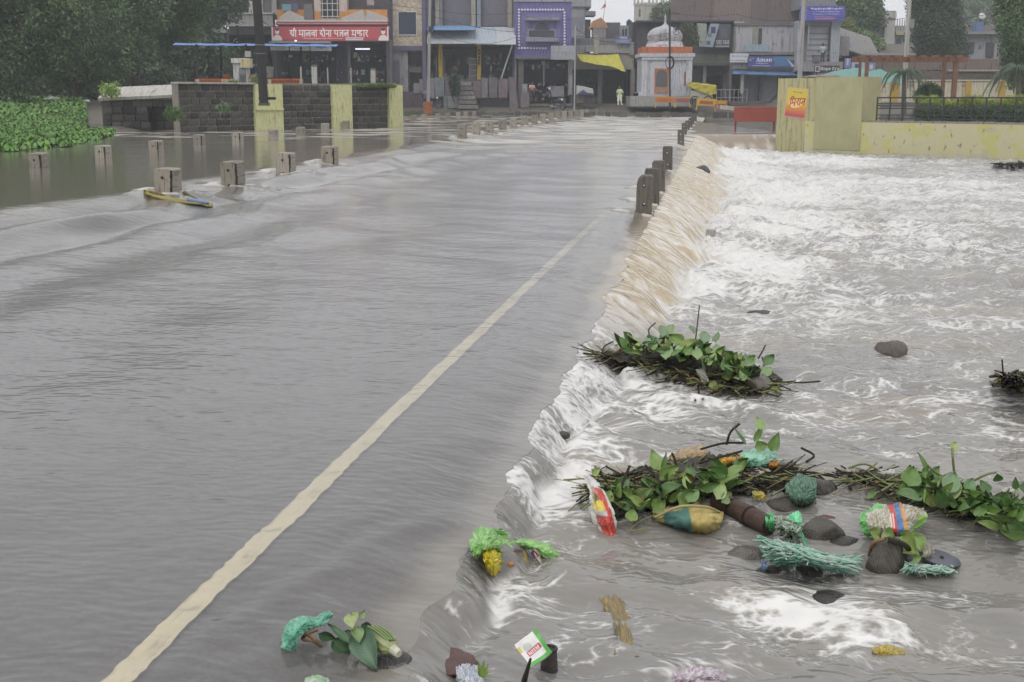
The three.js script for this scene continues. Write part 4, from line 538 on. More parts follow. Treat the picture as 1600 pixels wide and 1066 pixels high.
// behind the low building
{
  const D = 140, t = thing('tall_building', 'tall grey plastered building rising behind the purple house', 'building', baseAt(915, 80, D)), b = fac(t, D);
  b('wall', M(0xa6a9ad, 'stain', 0.9), 893, -40, 924, 12, { d: 6 }); b('wall', M(0x9fa3a7, 'stain', 0.9), 889, 11, 914, 84, { d: 6, p: 0.2 }); b('ledge', M(0x77777c, 'plaster', 0.9), 894, 10, 922, 12, { d: 1, p: 0.4 }); b('roof_slab', M(0x8a8589, 'stain', 0.9), 914, 18, 930, 25, { d: 3, p: 0.8 }); b('wall', M(0x6c7068, 'stain', 0.9), 914, 30, 923, 84, { d: 3, p: -0.5 }); b('window', M(0x8b9099, 'plaster', 0.7), 893, 27, 911, 46, { d: 0.1, p: 0.24 });
  const t2 = thing('shrine', 'small shrine with an orange peaked roof above the rooftops', 'shrine', baseAt(935, 60, 135)), c = fac(t2, 135);
  c('wall', M(0x9b9a9e, 'stain', 0.9), 927, 42, 947, 64, { d: 3 }); { const a = pxBox(923, 28, 949, 43.5, 135), s = new THREE.Shape(); s.moveTo(a.x0, a.y0); s.lineTo(a.x1, a.y0); s.lineTo(a.x1 - 0.2, a.y0 + a.h * 0.5); s.lineTo(a.cx + 0.2, a.y1); s.lineTo(a.x0 + 0.3, a.y0 + a.h * 0.68); part(t2, 'roof', new THREE.ExtrudeGeometry(s, { depth: 3, bevelEnabled: true, bevelSize: 0.05, bevelThickness: 0.05, bevelSegments: 1 }), M(0xc79a78, 'stain', 0.85), [-t2.position.x, -t2.position.y, -138 - t2.position.z]); }
  { const a = at(941, 32, 135), f = thing('flag', 'small saffron pennant flying from a pole above the rooftops', 'flag', [a.x, a.y, a.z]); const top = at(946, 3, 135).sub(a); part(f, 'pole', rod([0, -1, 0], [top.x, top.y + 0.2, 0], 0.03, 0.03, 5), M(0x8a8a8a, null, 0.6)); const s = new THREE.Shape(), q = at(937, 16, 135).sub(a), r = at(947, 11, 135).sub(a); s.moveTo(top.x, top.y); s.quadraticCurveTo((top.x + q.x) / 2 - 0.05, q.y + 0.2, q.x, q.y); s.quadraticCurveTo(r.x - 0.3, r.y - 0.05, r.x, r.y); s.closePath(); part(f, 'pennant', new THREE.ExtrudeGeometry(s, { depth: 0.02, bevelEnabled: false }), M(0xe0603f, 'cloth', 0.8)); }
  const t3 = thing('brick_house', 'dark unplastered house between the orange shrine roof and the water tank', 'house', baseAt(958, 62, 138)), d = fac(t3, 138); d('wall', M(0x706e72, 'stain', 0.95), 947, 35, 969, 66, { d: 5 }); d('wall', M(0x9a9da0, 'stain', 0.9), 968, 40, 993, 66, { d: 5, p: 0.2 }); d('window', dk, 972, 46, 975, 56, { d: 0.1, p: 0.24 }); d('window', dk, 976.5, 45, 979.5, 56, { d: 0.1, p: 0.24 });
  { const a = at(985, 39.8, 137), w = thing('water_tank', 'round black water tank on a roof before the cream tower', 'water tank', [a.x, a.y, a.z - 1.5]); const s = 137 / 1900; part(w, 'tank', new THREE.LatheGeometry([[0.001, 10.5], [1.3, 10.2], [1.6, 9], [3.4, 8], [3.7, 7.4], [3.5, 6.6], [3.7, 6], [3.5, 4], [3.7, 3.4], [3.6, 0]].map(([x, y]) => new THREE.Vector2(x * s * 1.15, y * s)), 20), M(0x33353f, null, 0.6)); }
  const D4 = 190, t4 = thing('old_tower', 'weathered cream watchtower with small turrets beyond the rooftops', 'tower', baseAt(1025, 36, D4)), e = fac(t4, D4); const cw = M(0xb9b7ac, 'stain', 0.92);
  { const c = at(1008, 40, D4), r = pxBox(991, 10, 1026, 20, D4).w / 2, h = pxBox(991, 6, 1026, 40, D4).h; part(t4, 'tower_wall', new THREE.CylinderGeometry(r, r * 1.02, h + 4, 20), cw, [c.x - t4.position.x, c.y + h / 2 - 2 - t4.position.y, 0]); part(t4, 'cornice', new THREE.CylinderGeometry(r * 1.06, r * 1.06, 0.35, 20), M(0xc6c4ba, 'stain', 0.9), [c.x - t4.position.x, c.y + h - 0.1 - t4.position.y, 0]); for (let k = 0; k < 6; k++) { const a = k * Math.PI / 3 + 0.3; part(t4, 'turret', new THREE.CylinderGeometry(0.12, 0.16, 0.9, 8), cw, [c.x - t4.position.x + r * Math.cos(a), c.y + h + 0.4 - t4.position.y, r * Math.sin(a)]); } }
  e('wall', cw, 1024, 20, 1062, 44, { d: 4, p: -0.5 }); e('parapet', M(0xa9a79e, 'stain', 0.92), 1024, 17, 1060, 22, { d: 0.3, p: 0 }); e('window', M(0x57554f, null, 0.9), 995, 17, 997.5, 28, { d: 0.3, p: 3.2 });
}
// white shrine with a domed roof
{
  const D = 113, c0 = at(1041, 165, D), t = thing('temple', 'white domed temple with an orange cornice and an arched niche, at the waterfront', 'temple', [c0.x, c0.y, c0.z - 2.2]), s = D / 1900;
  const wh = M(0xc9cbd2, 'stain', 0.88), or = M(0xc8754e, 'stain', 0.85), R = (x) => x * s;
  const yb = 0, H = (py) => at(1041, py, D).y - c0.y;
  part(t, 'plinth', boxGeo(R(104), H(150) - H(166), 4.8), M(0xa3a3a0, 'stain', 0.9), [R(-3), (H(150) + H(166)) / 2, -0.1]);
  part(t, 'plinth_step', boxGeo(R(86), 0.3, 4.3), wh, [0, H(150) + 0.13, -0.1]);
  part(t, 'wall', boxGeo(R(70), H(84) - H(150), 4.0), wh, [0, (H(84) + H(150)) / 2, 0]);
  for (const x of [-34, 34]) part(t, 'pilaster', boxGeo(R(9), H(92) - H(148), 4.3), wh, [R(x), (H(92) + H(148)) / 2, 0]);
  for (const x of [-37, 37]) part(t, 'pilaster_foot', boxGeo(R(12), 0.35, 4.45), wh, [R(x), H(147), 0]);
  part(t, 'cornice', boxGeo(R(84), 0.32, 4.6), wh, [0, H(86), 0]); part(t, 'cornice', boxGeo(R(78), 0.3, 4.45), wh, [0, H(91), 0]);
  part(t, 'cornice', boxGeo(R(76), H(73) - H(83), 4.4), or, [0, (H(73) + H(83)) / 2, 0], 'orange painted cornice band');
  part(t, 'drum', new THREE.CylinderGeometry(R(27), R(30), H(64) - H(73), 16), wh, [0, (H(64) + H(73)) / 2, 0]);
  const prof = [[0.001, 28], [1.5, 30], [2, 34], [4, 37], [8, 39], [16, 41.5], [23, 46], [26.5, 52], [27, 57], [25.5, 62], [24, 66], [23, 68]].map(([x, y]) => new THREE.Vector2(R(x), H(y))).reverse();
  const dome = new THREE.LatheGeometry(prof, 40); { const p = dome.attributes.position; for (let i = 0; i < p.count; i++) { const a = Math.atan2(p.getZ(i), p.getX(i)), k = 1 + 0.025 * Math.cos(a * 12) * sstep(H(37), H(50), p.getY(i)); p.setX(i, p.getX(i) * k); p.setZ(i, p.getZ(i) * k); } dome.computeVertexNormals(); }
  part(t, 'dome', dome, M(0xb5b7ba, 'stain', 0.9)); part(t, 'finial', new THREE.LatheGeometry([[0.001, 17], [0.5, 22], [2, 24], [0.8, 26], [2.4, 28], [1, 30]].map(([x, y]) => new THREE.Vector2(R(x), H(y))).reverse(), 10), wh);
  // arched niche
  const arch = (w, y0, y1, d, z, mat, name, x = -8) => { const sh = new THREE.Shape(), a = R(w) / 2, b = H(y1), tp = H(y0) - a * 0.9; sh.moveTo(-a, b); sh.lineTo(a, b); sh.lineTo(a, tp); sh.quadraticCurveTo(a, H(y0) - a * 0.15, 0, H(y0)); sh.quadraticCurveTo(-a, H(y0) - a * 0.15, -a, tp); sh.closePath(); part(t, name, new THREE.ExtrudeGeometry(sh, { depth: d, bevelEnabled: false, curveSegments: 8 }), mat, [R(x), 0, z]); };
  arch(36, 90, 148, 0.1, 1.98, wh, 'arch_moulding'); part(t, 'niche_frame', boxGeo(R(21), H(107) - H(146), 0.16), or, [R(-8), (H(107) + H(146)) / 2, 2.06]); arch(17, 109, 135, 0.08, 2.1, M(0x5a5c5c, null, 0.9), 'niche'); part(t, 'niche_panel', boxGeo(R(17), H(136) - H(145), 0.1), M(0xa98a74, 'stain', 0.9), [R(-8), (H(136) + H(145)) / 2, 2.11]);
  part(t, 'door_strip', boxGeo(R(2), H(112) - H(134), 0.1), M(0x9a5a44, 'plaster', 0.9), [R(28), (H(112) + H(134)) / 2, 2.03]);
}
// I: dark building behind the temple, J: shutters and signs, K: tall white block
{
  const D = 122, t = thing('dark_building', 'dark weathered building with hanging advertisement boards behind the temple', 'building', baseAt(1100, 160, D)), b = fac(t, D);
  const br = M(0x7d7270, 'stain', 0.92), br2 = M(0x8a7e7a, 'stain', 0.92), dg = M(0x57565c, 'stain', 0.92);
  b('wall', br, 1060, -40, 1112, 33.5, { d: 6, p: 0.3 }); b('wall', br2, 1111.5, -40, 1175, 36, { d: 6, p: 0.1 }); b('wall', br, 1174.5, -40, 1200, 39, { d: 6, p: 0.2 }); b('wall', M(0x867a76, 'stain', 0.92), 1199.5, -40, 1250, 37, { d: 6, p: 0.0 }); b('wall', dg, 994, 34, 1142, 100, { d: 5 }); b('roof_edge', M(0x4b4852, 'plaster', 0.9), 993, 32.8, 1145, 35.6, { d: 1.2, p: 0.9 }); b('pipe', M(0xa5a3a0, null, 0.7), 1145, 34.5, 1160, 38, { d: 0.3, p: 1.0 });
  b('wall', M(0x6f7466, 'stain', 0.92), 1080, 85, 1142, 100, { d: 0.2, p: 0.12 }); b('wall', M(0x8b877f, 'stain', 0.92), 1142, 38, 1150, 84, { d: 4, p: 0.1 });
  b('canopy', M(0x5a5b60, 'plaster', 0.9), 1076, 99, 1146, 103, { d: 1.6, p: 1.4 }); room(b, wallIn, 1077, 103, 1146, 160, 5); b('wall', M(0x77757a, 'stain', 0.9), 1077, 106, 1097, 133, { d: 0.3, p: -0.5 }); b('column', M(0x9a9894, 'stain', 0.9), 1096.5, 101, 1101.5, 130, { d: 0.4, p: 0.9 }); b('column', M(0x7b797c, 'stain', 0.9), 1130, 116, 1136, 152, { d: 0.4, p: -0.1 }); b('shutter', M(0x57555a, 'plaster', 0.8), 1102, 103, 1130, 118, { d: 0.2, p: -1 });
  b('wall', M(0x4d4b50, 'stain', 0.95), 988, 34, 1004, 152, { d: 4, p: -0.4 }); for (const y of [113, 121]) b('sticker', M(0x9aa0aa, 'plaster', 0.8), 997, y, 1003.5, y + 6, { d: 0.04, p: -0.36 });
  // hanging boards
  const quad = (t3, pts, D3, d, mat) => { const c = at(pts[0][0], pts[0][1], D3), sh = new THREE.Shape(); pts.forEach(([x, y], i) => { const p = at(x, y, D3); i ? sh.lineTo(p.x - c.x, p.y - c.y) : sh.moveTo(0, 0); }); part(t3, 'board', new THREE.ExtrudeGeometry(sh, { depth: d, bevelEnabled: false }), mat, [c.x - t3.position.x, c.y - t3.position.y, c.z - t3.position.z]); };
  const s1 = thing('advertisement_board', 'pale green advertisement board hanging skewed on the dark building', 'advertisement', baseAt(1100, 72, 121)); quad(s1, [[1089, 36], [1104, 37], [1104.5, 58], [1103, 73], [1093, 73]], 121, 0.05, M(0xa3aaa0, 'stain', 0.8));
  const s2 = thing('advertisement_board', 'slanted white and blue advertisement board hanging beside the pale green one', 'advertisement', baseAt(1112, 72, 121)); quad(s2, [[1110, 37], [1124, 37], [1114, 73.4], [1101, 73.2], [1103, 62]], 120.8, 0.05, M(0xa6acb8, 'stain', 0.8)); for (const [x0, y0, x1, y1, cc] of [[1111, 42, 1118, 52, 0x3f4a7a], [1106, 52, 1112, 58, 0x6e8c92], [1104, 64, 1110, 70, 0x55687c]]) fac(s2, 120.8)('print', M(cc, 'plaster', 0.8), x0, y0, x1, y1, { d: 0.02, p: 0.065 });
  const s3 = thing('shop_sign', 'dark hanging sign with white lettering beside the slanted boards', 'sign', baseAt(1130, 74, 121)); fac(s3, 121)('board', M(0x4b4e58, null, 0.8), 1117.5, 37, 1142.5, 74.5, { d: 0.06, p: -0.2 }); face(s3, 121, 1118, 38, 1142, 74, -0.198, signTex(320, 480, (g) => { g.fillStyle = '#50545e'; g.fillRect(0, 0, 320, 480); for (let k = 0; k < 5; k++) squiggle(g, 120 + k * 4, 90 + k * 40, 120, 16, '#7f868c', k + 2); deva(g, [['pa', 'bha'], ['ma', 'la']], 20, 340, 76, 10, '#c8c8cc'); g.fillStyle = '#b9bbbb'; g.fillRect(10, 446, 290, 16); }));
  // J
  const D2 = 120, t2 = thing('shop_row', 'whitewashed building with grey shutters below a long blue canopy', 'shop', baseAt(1205, 160, D2)), c = fac(t2, D2);
  c('wall', M(0xb3b3b8, 'stain', 0.9), 1150, 40, 1246, 86, { d: 5, tile: 6 }); c('window', dk, 1185, 44, 1190.5, 69, { d: 0.2, p: 0.06 }); c('pilaster', M(0x9b9c90, 'stain', 0.9), 1176, 41, 1184, 70, { d: 0.3, p: 0.05 }); c('parapet', M(0x9db0bb, 'stain', 0.85), 1161, 70, 1200, 81, { d: 0.3, p: 0.8 }); c('cornice', M(0x8d888c, 'stain', 0.9), 1146, 81.4, 1250, 86, { d: 1.0, p: 0.7 }); c('cornice', M(0x77767a, 'stain', 0.9), 1150, 36, 1247, 40, { d: 5.2, p: 0.15 });
  c('wall', M(0x8d9088, 'stain', 0.9), 1142, 86.5, 1246, 112, { d: 1, p: 0.05 }); room(c, wallIn, 1142, 112, 1250, 160, 4);
  c('shutter', M(0x83838a, 'plaster', 0.7), 1160, 116, 1187, 158, { d: 0.2, p: -0.8 }); c('shutter', M(0x9a9aa0, 'plaster', 0.7), 1191, 116, 1216, 158, { d: 0.2, p: -0.6 }); c('shutter', M(0x85858b, 'plaster', 0.7), 1218, 116, 1250, 158, { d: 0.2, p: -0.6 }); c('column', M(0xb9b8b8, 'stain', 0.85), 1154, 116, 1158.5, 146, { d: 0.35, p: 1.2 }); c('column', M(0x69696c, 'stain', 0.9), 1187, 112, 1191, 160, { d: 0.3, p: -0.1 }); c('step', M(0x6c6b6a, 'stain', 0.9), 1140, 158, 1250, 164, { d: 3, p: 0.6 });
  const can = thing('canopy', 'long blue sheet canopy sloping above the grey shutters', 'canopy', baseAt(1205, 116, D2)); { const A = at(1146, 109, D2), B = at(1272, 112, D2), C = at(1144, 115.5, D2 - 1.8), E = at(1271, 118.5, D2 - 1.8), g = boxGeo(1, 0.05, 1), p = g.attributes.position; for (let i = 0; i < p.count; i++) { const u = p.getX(i) + 0.5, v = p.getZ(i) + 0.5, q = A.clone().lerp(B, u).lerp(C.clone().lerp(E, u), v); p.setXYZ(i, q.x - can.position.x, q.y + p.getY(i) - can.position.y, q.z - can.position.z); } g.computeVertexNormals(); part(can, 'sheet', g, M(0x5f7fae, 'stain', 0.75)); }
  const s4 = thing('shop_sign', 'white sign board with pale blue print beside the dark blue sign', 'sign', baseAt(1153, 98, D2)), d4 = fac(s4, D2); d4('board', M(0xb3b5bb, null, 0.7), 1138, 84, 1167, 98, { d: 0.08, p: 0.9 }); face(s4, D2, 1138.4, 84.3, 1166.6, 97.7, 0.902, signTex(256, 128, (g) => { g.fillStyle = '#c3c6cc'; g.fillRect(0, 0, 256, 128); squiggle(g, 20, 26, 220, 34, '#8fa3b8', 3); squiggle(g, 6, 96, 240, 16, '#6c5f6a', 6); })); d4('board', M(0x9a9d94, 'stain', 0.85), 1143, 98.5, 1166, 107.5, { d: 0.06, p: 0.5 });
  const s5 = thing('shop_sign', 'dark blue sign board reading Aman in white letters', 'sign', baseAt(1200, 106, D2)), d5 = fac(s5, D2); d5('board', M(0x4a4f80, null, 0.7), 1165.5, 88.5, 1242, 105.5, { d: 0.08, p: 1.0 }); face(s5, D2, 1166, 88.8, 1241.6, 105.2, 1.002, signTex(768, 170, (g) => { g.fillStyle = '#484f85'; g.fillRect(0, 0, 768, 170); g.fillStyle = '#4d74a0'; g.fillRect(420, 0, 230, 150); g.fillStyle = '#c2c8cc'; g.beginPath(); g.moveTo(600, 20); g.lineTo(740, 160); g.lineTo(690, 165); g.fill(); g.fillStyle = '#7f8f60'; g.fillRect(640, 6, 100, 50); g.fillStyle = '#dfe0ea'; g.font = 'bold 84px serif'; g.fillText('Aman', 124, 82); squiggle(g, 124, 100, 190, 24, '#a9acc8', 5); squiggle(g, 70, 142, 280, 16, '#b9bbd0', 7); g.font = '60px serif'; g.fillText('A', 14, 70); g.fillText('*', 60, 66); g.fillText('1', 388, 66); }));
  // K
  const D3 = 118, t3 = thing('tall_house', 'tall narrow white building with a blue bank sign above a wide shutter', 'building', baseAt(1281, 112, D3)), e = fac(t3, D3);
  e('wall', M(0x8f9298, 'stain', 0.9), 1251, -50, 1307, 14, { d: 6 }); e('wall', M(0xa9adb3, 'stain', 0.88), 1246, 32, 1312, 112, { d: 5, p: -0.6 }); e('pillar', M(0xb6b9bf, 'stain', 0.88), 1246, 32, 1255, 110, { d: 0.8, p: 0.05 }); e('pillar', M(0xadb4bb, 'stain', 0.88), 1298, 34, 1312, 102, { d: 0.8, p: 0.05 }); e('lintel', M(0x9a9aa0, 'stain', 0.9), 1255, 33, 1298, 40, { d: 0.8, p: 0.0 }); e('ledge', M(0x9b979b, 'stain', 0.9), 1248, 97, 1312, 112, { d: 1.4, p: 1.2 });
  const sh = e('shutter', M(0xa7abb0, 'plaster', 0.6), 1262, 41, 1296, 97, { d: 0.1, p: -0.3 }); { const q = pxBox(1262, 41, 1296, 97, D3); for (let k = 0; k < 6; k++) part(sh, 'slat', new THREE.BoxGeometry(q.w, 0.16, 0.06), M(0x77797f, null, 0.6), [0, q.h * (0.3 - k * 0.155), 0.06]); }
  e('railing', M(0x8a8689, null, 0.7), 1257, 83, 1311, 84.3, { d: 0.06, p: 1.15 }); e('railing', M(0x8a8689, null, 0.7), 1257, 89.5, 1311, 90.5, { d: 0.06, p: 1.15 }); e('pipe', M(0x9a9aa0, null, 0.7), 1262, 31, 1263.6, 70, { d: 0.12, p: 0.3 }); e('door_edge', iron, 1294, 42, 1296, 97, { d: 0.12, p: 0.1 });
  const s6 = thing('bank_sign', 'large blue and violet sign board with white text lines high on the tall white building', 'sign', baseAt(1282, 33, D3)), d6 = fac(s6, D3); d6('board', M(0x55569c, null, 0.6), 1247.5, 10.5, 1316.5, 33, { d: 0.5, p: 0.9 }); face(s6, D3, 1248, 10.8, 1316, 32.8, 0.902, signTex(1024, 330, (g) => { g.fillStyle = '#5556a6'; g.fillRect(0, 0, 1024, 330); g.fillStyle = '#6570b4'; g.fillRect(0, 0, 140, 330); g.fillStyle = '#c06878'; g.beginPath(); g.ellipse(100, 76, 44, 40, 0, 0, 7); g.fill(); squiggle(g, 230, 34, 740, 52, '#c4c6de', 2); squiggle(g, 280, 110, 620, 32, '#a9acd6', 3); squiggle(g, 280, 168, 620, 28, '#b0b3d8', 4); squiggle(g, 320, 226, 520, 22, '#8b8fc4', 5); g.fillStyle = '#b06a86'; g.fillRect(330, 268, 470, 34); }));
  const s7 = thing('shop_sign', 'black sign board with white lettering above the teal tarpaulin', 'sign', baseAt(1297, 112, 112)), d7 = fac(s7, 112); d7('board', M(0x3a383e, null, 0.7), 1272, 102.5, 1312, 113, { d: 0.08 }); face(s7, 112, 1272.3, 102.8, 1311.7, 112.7, 0.002, signTex(512, 128, (g) => { g.fillStyle = '#3b3a40'; g.fillRect(0, 0, 512, 128); g.fillStyle = '#d8d8d8'; g.font = 'bold 84px serif'; g.fillText('Hope Era', 120, 86); g.fillRect(20, 10, 90, 110); g.fillStyle = '#55545a'; g.fillRect(30, 20, 70, 90); }));
  d7('post', iron, 1275, 113, 1276.5, 128, { d: 0.1, p: -0.1 });
  const box = thing('box', 'grey violet box standing on the ledge beside the man at the wide shutter', 'box', baseAt(1278, 97, 116.6)); const bx = fac(box, 116.6); bx('box', M(0x6d6b80, 'plaster', 0.8), 1271.5, 87, 1281, 97, { d: 0.5 }); bx('lid', M(0x55535f, 'plaster', 0.8), 1271, 86, 1281.5, 87.2, { d: 0.55, p: 0.03 });
  // grey hut roof beside it
  const h = thing('hut', 'low hut with a grey pitched roof beside the tall white building', 'hut', baseAt(1330, 112, 125)); const hb = fac(h, 125); hb('wall', M(0x5d5450, 'stain', 0.95), 1311, 80, 1352, 112, { d: 4 }); { const A = at(1312, 56, 122), B = at(1362, 78, 124), g = boxGeo(A.distanceTo(B), 0.12, 5), m = part(h, 'roof', g, M(0x8f8d8c, 'stain', 0.9), [(A.x + B.x) / 2 - h.position.x, (A.y + B.y) / 2 - h.position.y, -123 - h.position.z]); m.rotation.set(0.5, 0, Math.atan2(B.y - A.y, B.x - A.x)); const m2 = part(h, 'gable', boxGeo(1.2, 1.8, 0.2), M(0xa5a0a4, 'stain', 0.9), [at(1317, 72, 120).x - h.position.x, at(1317, 72, 120).y - h.position.y, 5]); }
}
// ---------- utility poles and cables ----------
const pole = (label, a, b, r0, r1, mat, extras) => { const t = thing('utility_pole', label, 'utility pole', a.toArray()); part(t, 'pole', rod(V3(0, -0.6, 0), b.clone().sub(a), r0, r1, 10), mat); extras?.(t, b.clone().sub(a)); return t; };
const poleTops = {};
{
  const dp = M(0x2d2b2c, 'plaster', 0.7), gp = M(0xa7a59f, 'stain', 0.8);
  { const a = at(412.5, 163, 53.4), b = at(397, -60, 53.4); poleTops.black = b; const t = thing('utility_pole', 'black leaning utility pole in front of the first yellow pillar', 'utility pole', a.toArray()); part(t, 'pole', rod(V3(0, 0, 0), b.clone().sub(a), 0.2, 0.2, 12), dp); part(t, 'collar', rod(V3(0, -0.06, 0), V3(0, 0.06, 0), 0.25, 0.25, 12), M(0x55534f, 'plaster', 0.7)); for (const k of [0.36, 0.42]) part(t, 'clamp', (() => { const g = new THREE.TorusGeometry(0.215, 0.02, 6, 14); g.rotateX(Math.PI / 2); return g; })(), M(0x7a7876, null, 0.6), b.clone().sub(a).multiplyScalar(k)); part(t, 'bracket', new THREE.BoxGeometry(0.7, 0.12, 0.3), dp, [0.1, 0.25, -0.25]); }
  { const a = at(668.5, 172, 106), b = at(673, -60, 106); poleTops.pale = b; pole('pale grey utility pole with an orange painted foot beside the parked motorcycle', a, b, 0.15, 0.11, gp, (t, d) => { part(t, 'footing', new THREE.CylinderGeometry(0.36, 0.42, 1.0, 12), M(0xa9653c, 'stone', 0.9), [0, 0.2, 0], 'orange painted footing'); part(t, 'junction_box', new THREE.BoxGeometry(0.4, 0.5, 0.2), iron, [0.35, 6.7, 0.05]); }); }
  { const a = at(1047, 160, 111), b = at(1046.5, 14, 111); poleTops.temple = b; const t = pole('thin dark utility pole with a coil of cable, in front of the temple', a, b, 0.1, 0.09, M(0x3a3839, 'plaster', 0.7)); part(t, 'cable_coil', merge([0, 1, 2].map((k) => { const g = new THREE.TorusGeometry(0.42 + 0.03 * k, 0.035, 6, 26); g.scale(0.8, 1.15, 1); g.translate(-0.16 + 0.02 * k, at(1047, 98, 111).y - a.y, 0.14 + 0.05 * k); return g; })), M(0x2c2b2d, null, 0.7)); part(t, 'cross_arm', new THREE.BoxGeometry(1.2, 0.08, 0.08), iron, [0.1, at(1047, 22, 111).y - a.y, 0.1]); part(t, 'cable_knot', merge([0, 1, 2, 3].map((k) => { const g = new THREE.TorusGeometry(0.25, 0.03, 5, 14); g.rotateY(k); g.rotateX(k * 1.3); g.translate(0.35, at(1047, 50, 111).y - a.y + 0.15 * k, 0.1); return g; })), M(0x3a393b, null, 0.7)); }
  { const a = at(1249.5, 122, 100), b = at(1259.5, -60, 100); poleTops.white = b; pole('slender whitish utility pole rising behind the yellow wall with the poster', a, b, 0.2, 0.14, M(0xb3b1ae, 'stain', 0.8)); }
  { const a = at(1413, 140, 90), b = at(1425, -60, 90); pole('pale concrete utility pole among the palm fronds', a, b, 0.19, 0.13, M(0xbebcb6, 'stain', 0.8), (t, d) => { part(t, 'junction_box', new THREE.BoxGeometry(0.35, 0.6, 0.25), M(0x8d8d8c, null, 0.7), d.clone().multiplyScalar(0.52).add(V3(0.2, 0, 0.1))); }); }
  { const a = at(897.5, 163, 108), b = at(899, 40, 108); pole('thin grey metal post between the purple house and the yellow sheet', a, b, 0.07, 0.06, M(0x9b9ea3, null, 0.6)); }
  // cables strung between poles and houses
  const wire = (pts, sag, label, r = 0.018) => { const P = []; for (let i = 0; i < pts.length - 1; i++) for (let k = 0; k < 10; k++) { const u = k / 10, p = pts[i].clone().lerp(pts[i + 1], u); p.y -= sag * 4 * u * (1 - u); P.push(p); } P.push(pts[pts.length - 1]); solo('cable', new THREE.TubeGeometry(new THREE.CatmullRomCurve3(P), P.length * 2, r, 5), iron, label, 'cable', 'overhead cables along the town front'); };
  wire([at(520, -10, 110), at(672, 24, 106), at(806, 50, 116), at(900, 57, 108)], 0.25, 'overhead cable sagging across the awning towards the low grey building');
  wire([at(540, -14, 110), at(672, 14, 106), at(806, 20, 116), at(895, 30, 116)], 0.3, 'overhead cable crossing the upper front of the purple house');
  wire([at(672, 48, 106), at(745, 68, 115), at(806, 58, 116)], 0.2, 'overhead cable hanging low before the awning');
  wire([at(899, 44, 108), at(960, 66, 112), at(1046, 60, 111)], 0.3, 'overhead cable from the thin metal post to the temple pole', 0.022);
  wire([at(899, 56, 108), at(1046, 52, 111)], 0.3, 'overhead cable along the roof balcony of the low grey building', 0.022);
  wire([at(1046, 18, 111), at(1150, 22, 116), at(1257, 30, 100)], 0.3, 'overhead cable from the temple pole to the whitish pole', 0.02);
  wire([at(1257, 12, 100), at(1419, 28, 90), at(1600, 5, 80)], 0.5, 'overhead cable spanning the trees between the two pale poles');
  wire([at(400, 24, 53.6), at(432, 36, 116)], 0.3, 'short cable from the black pole to the red sign shop', 0.022);
}
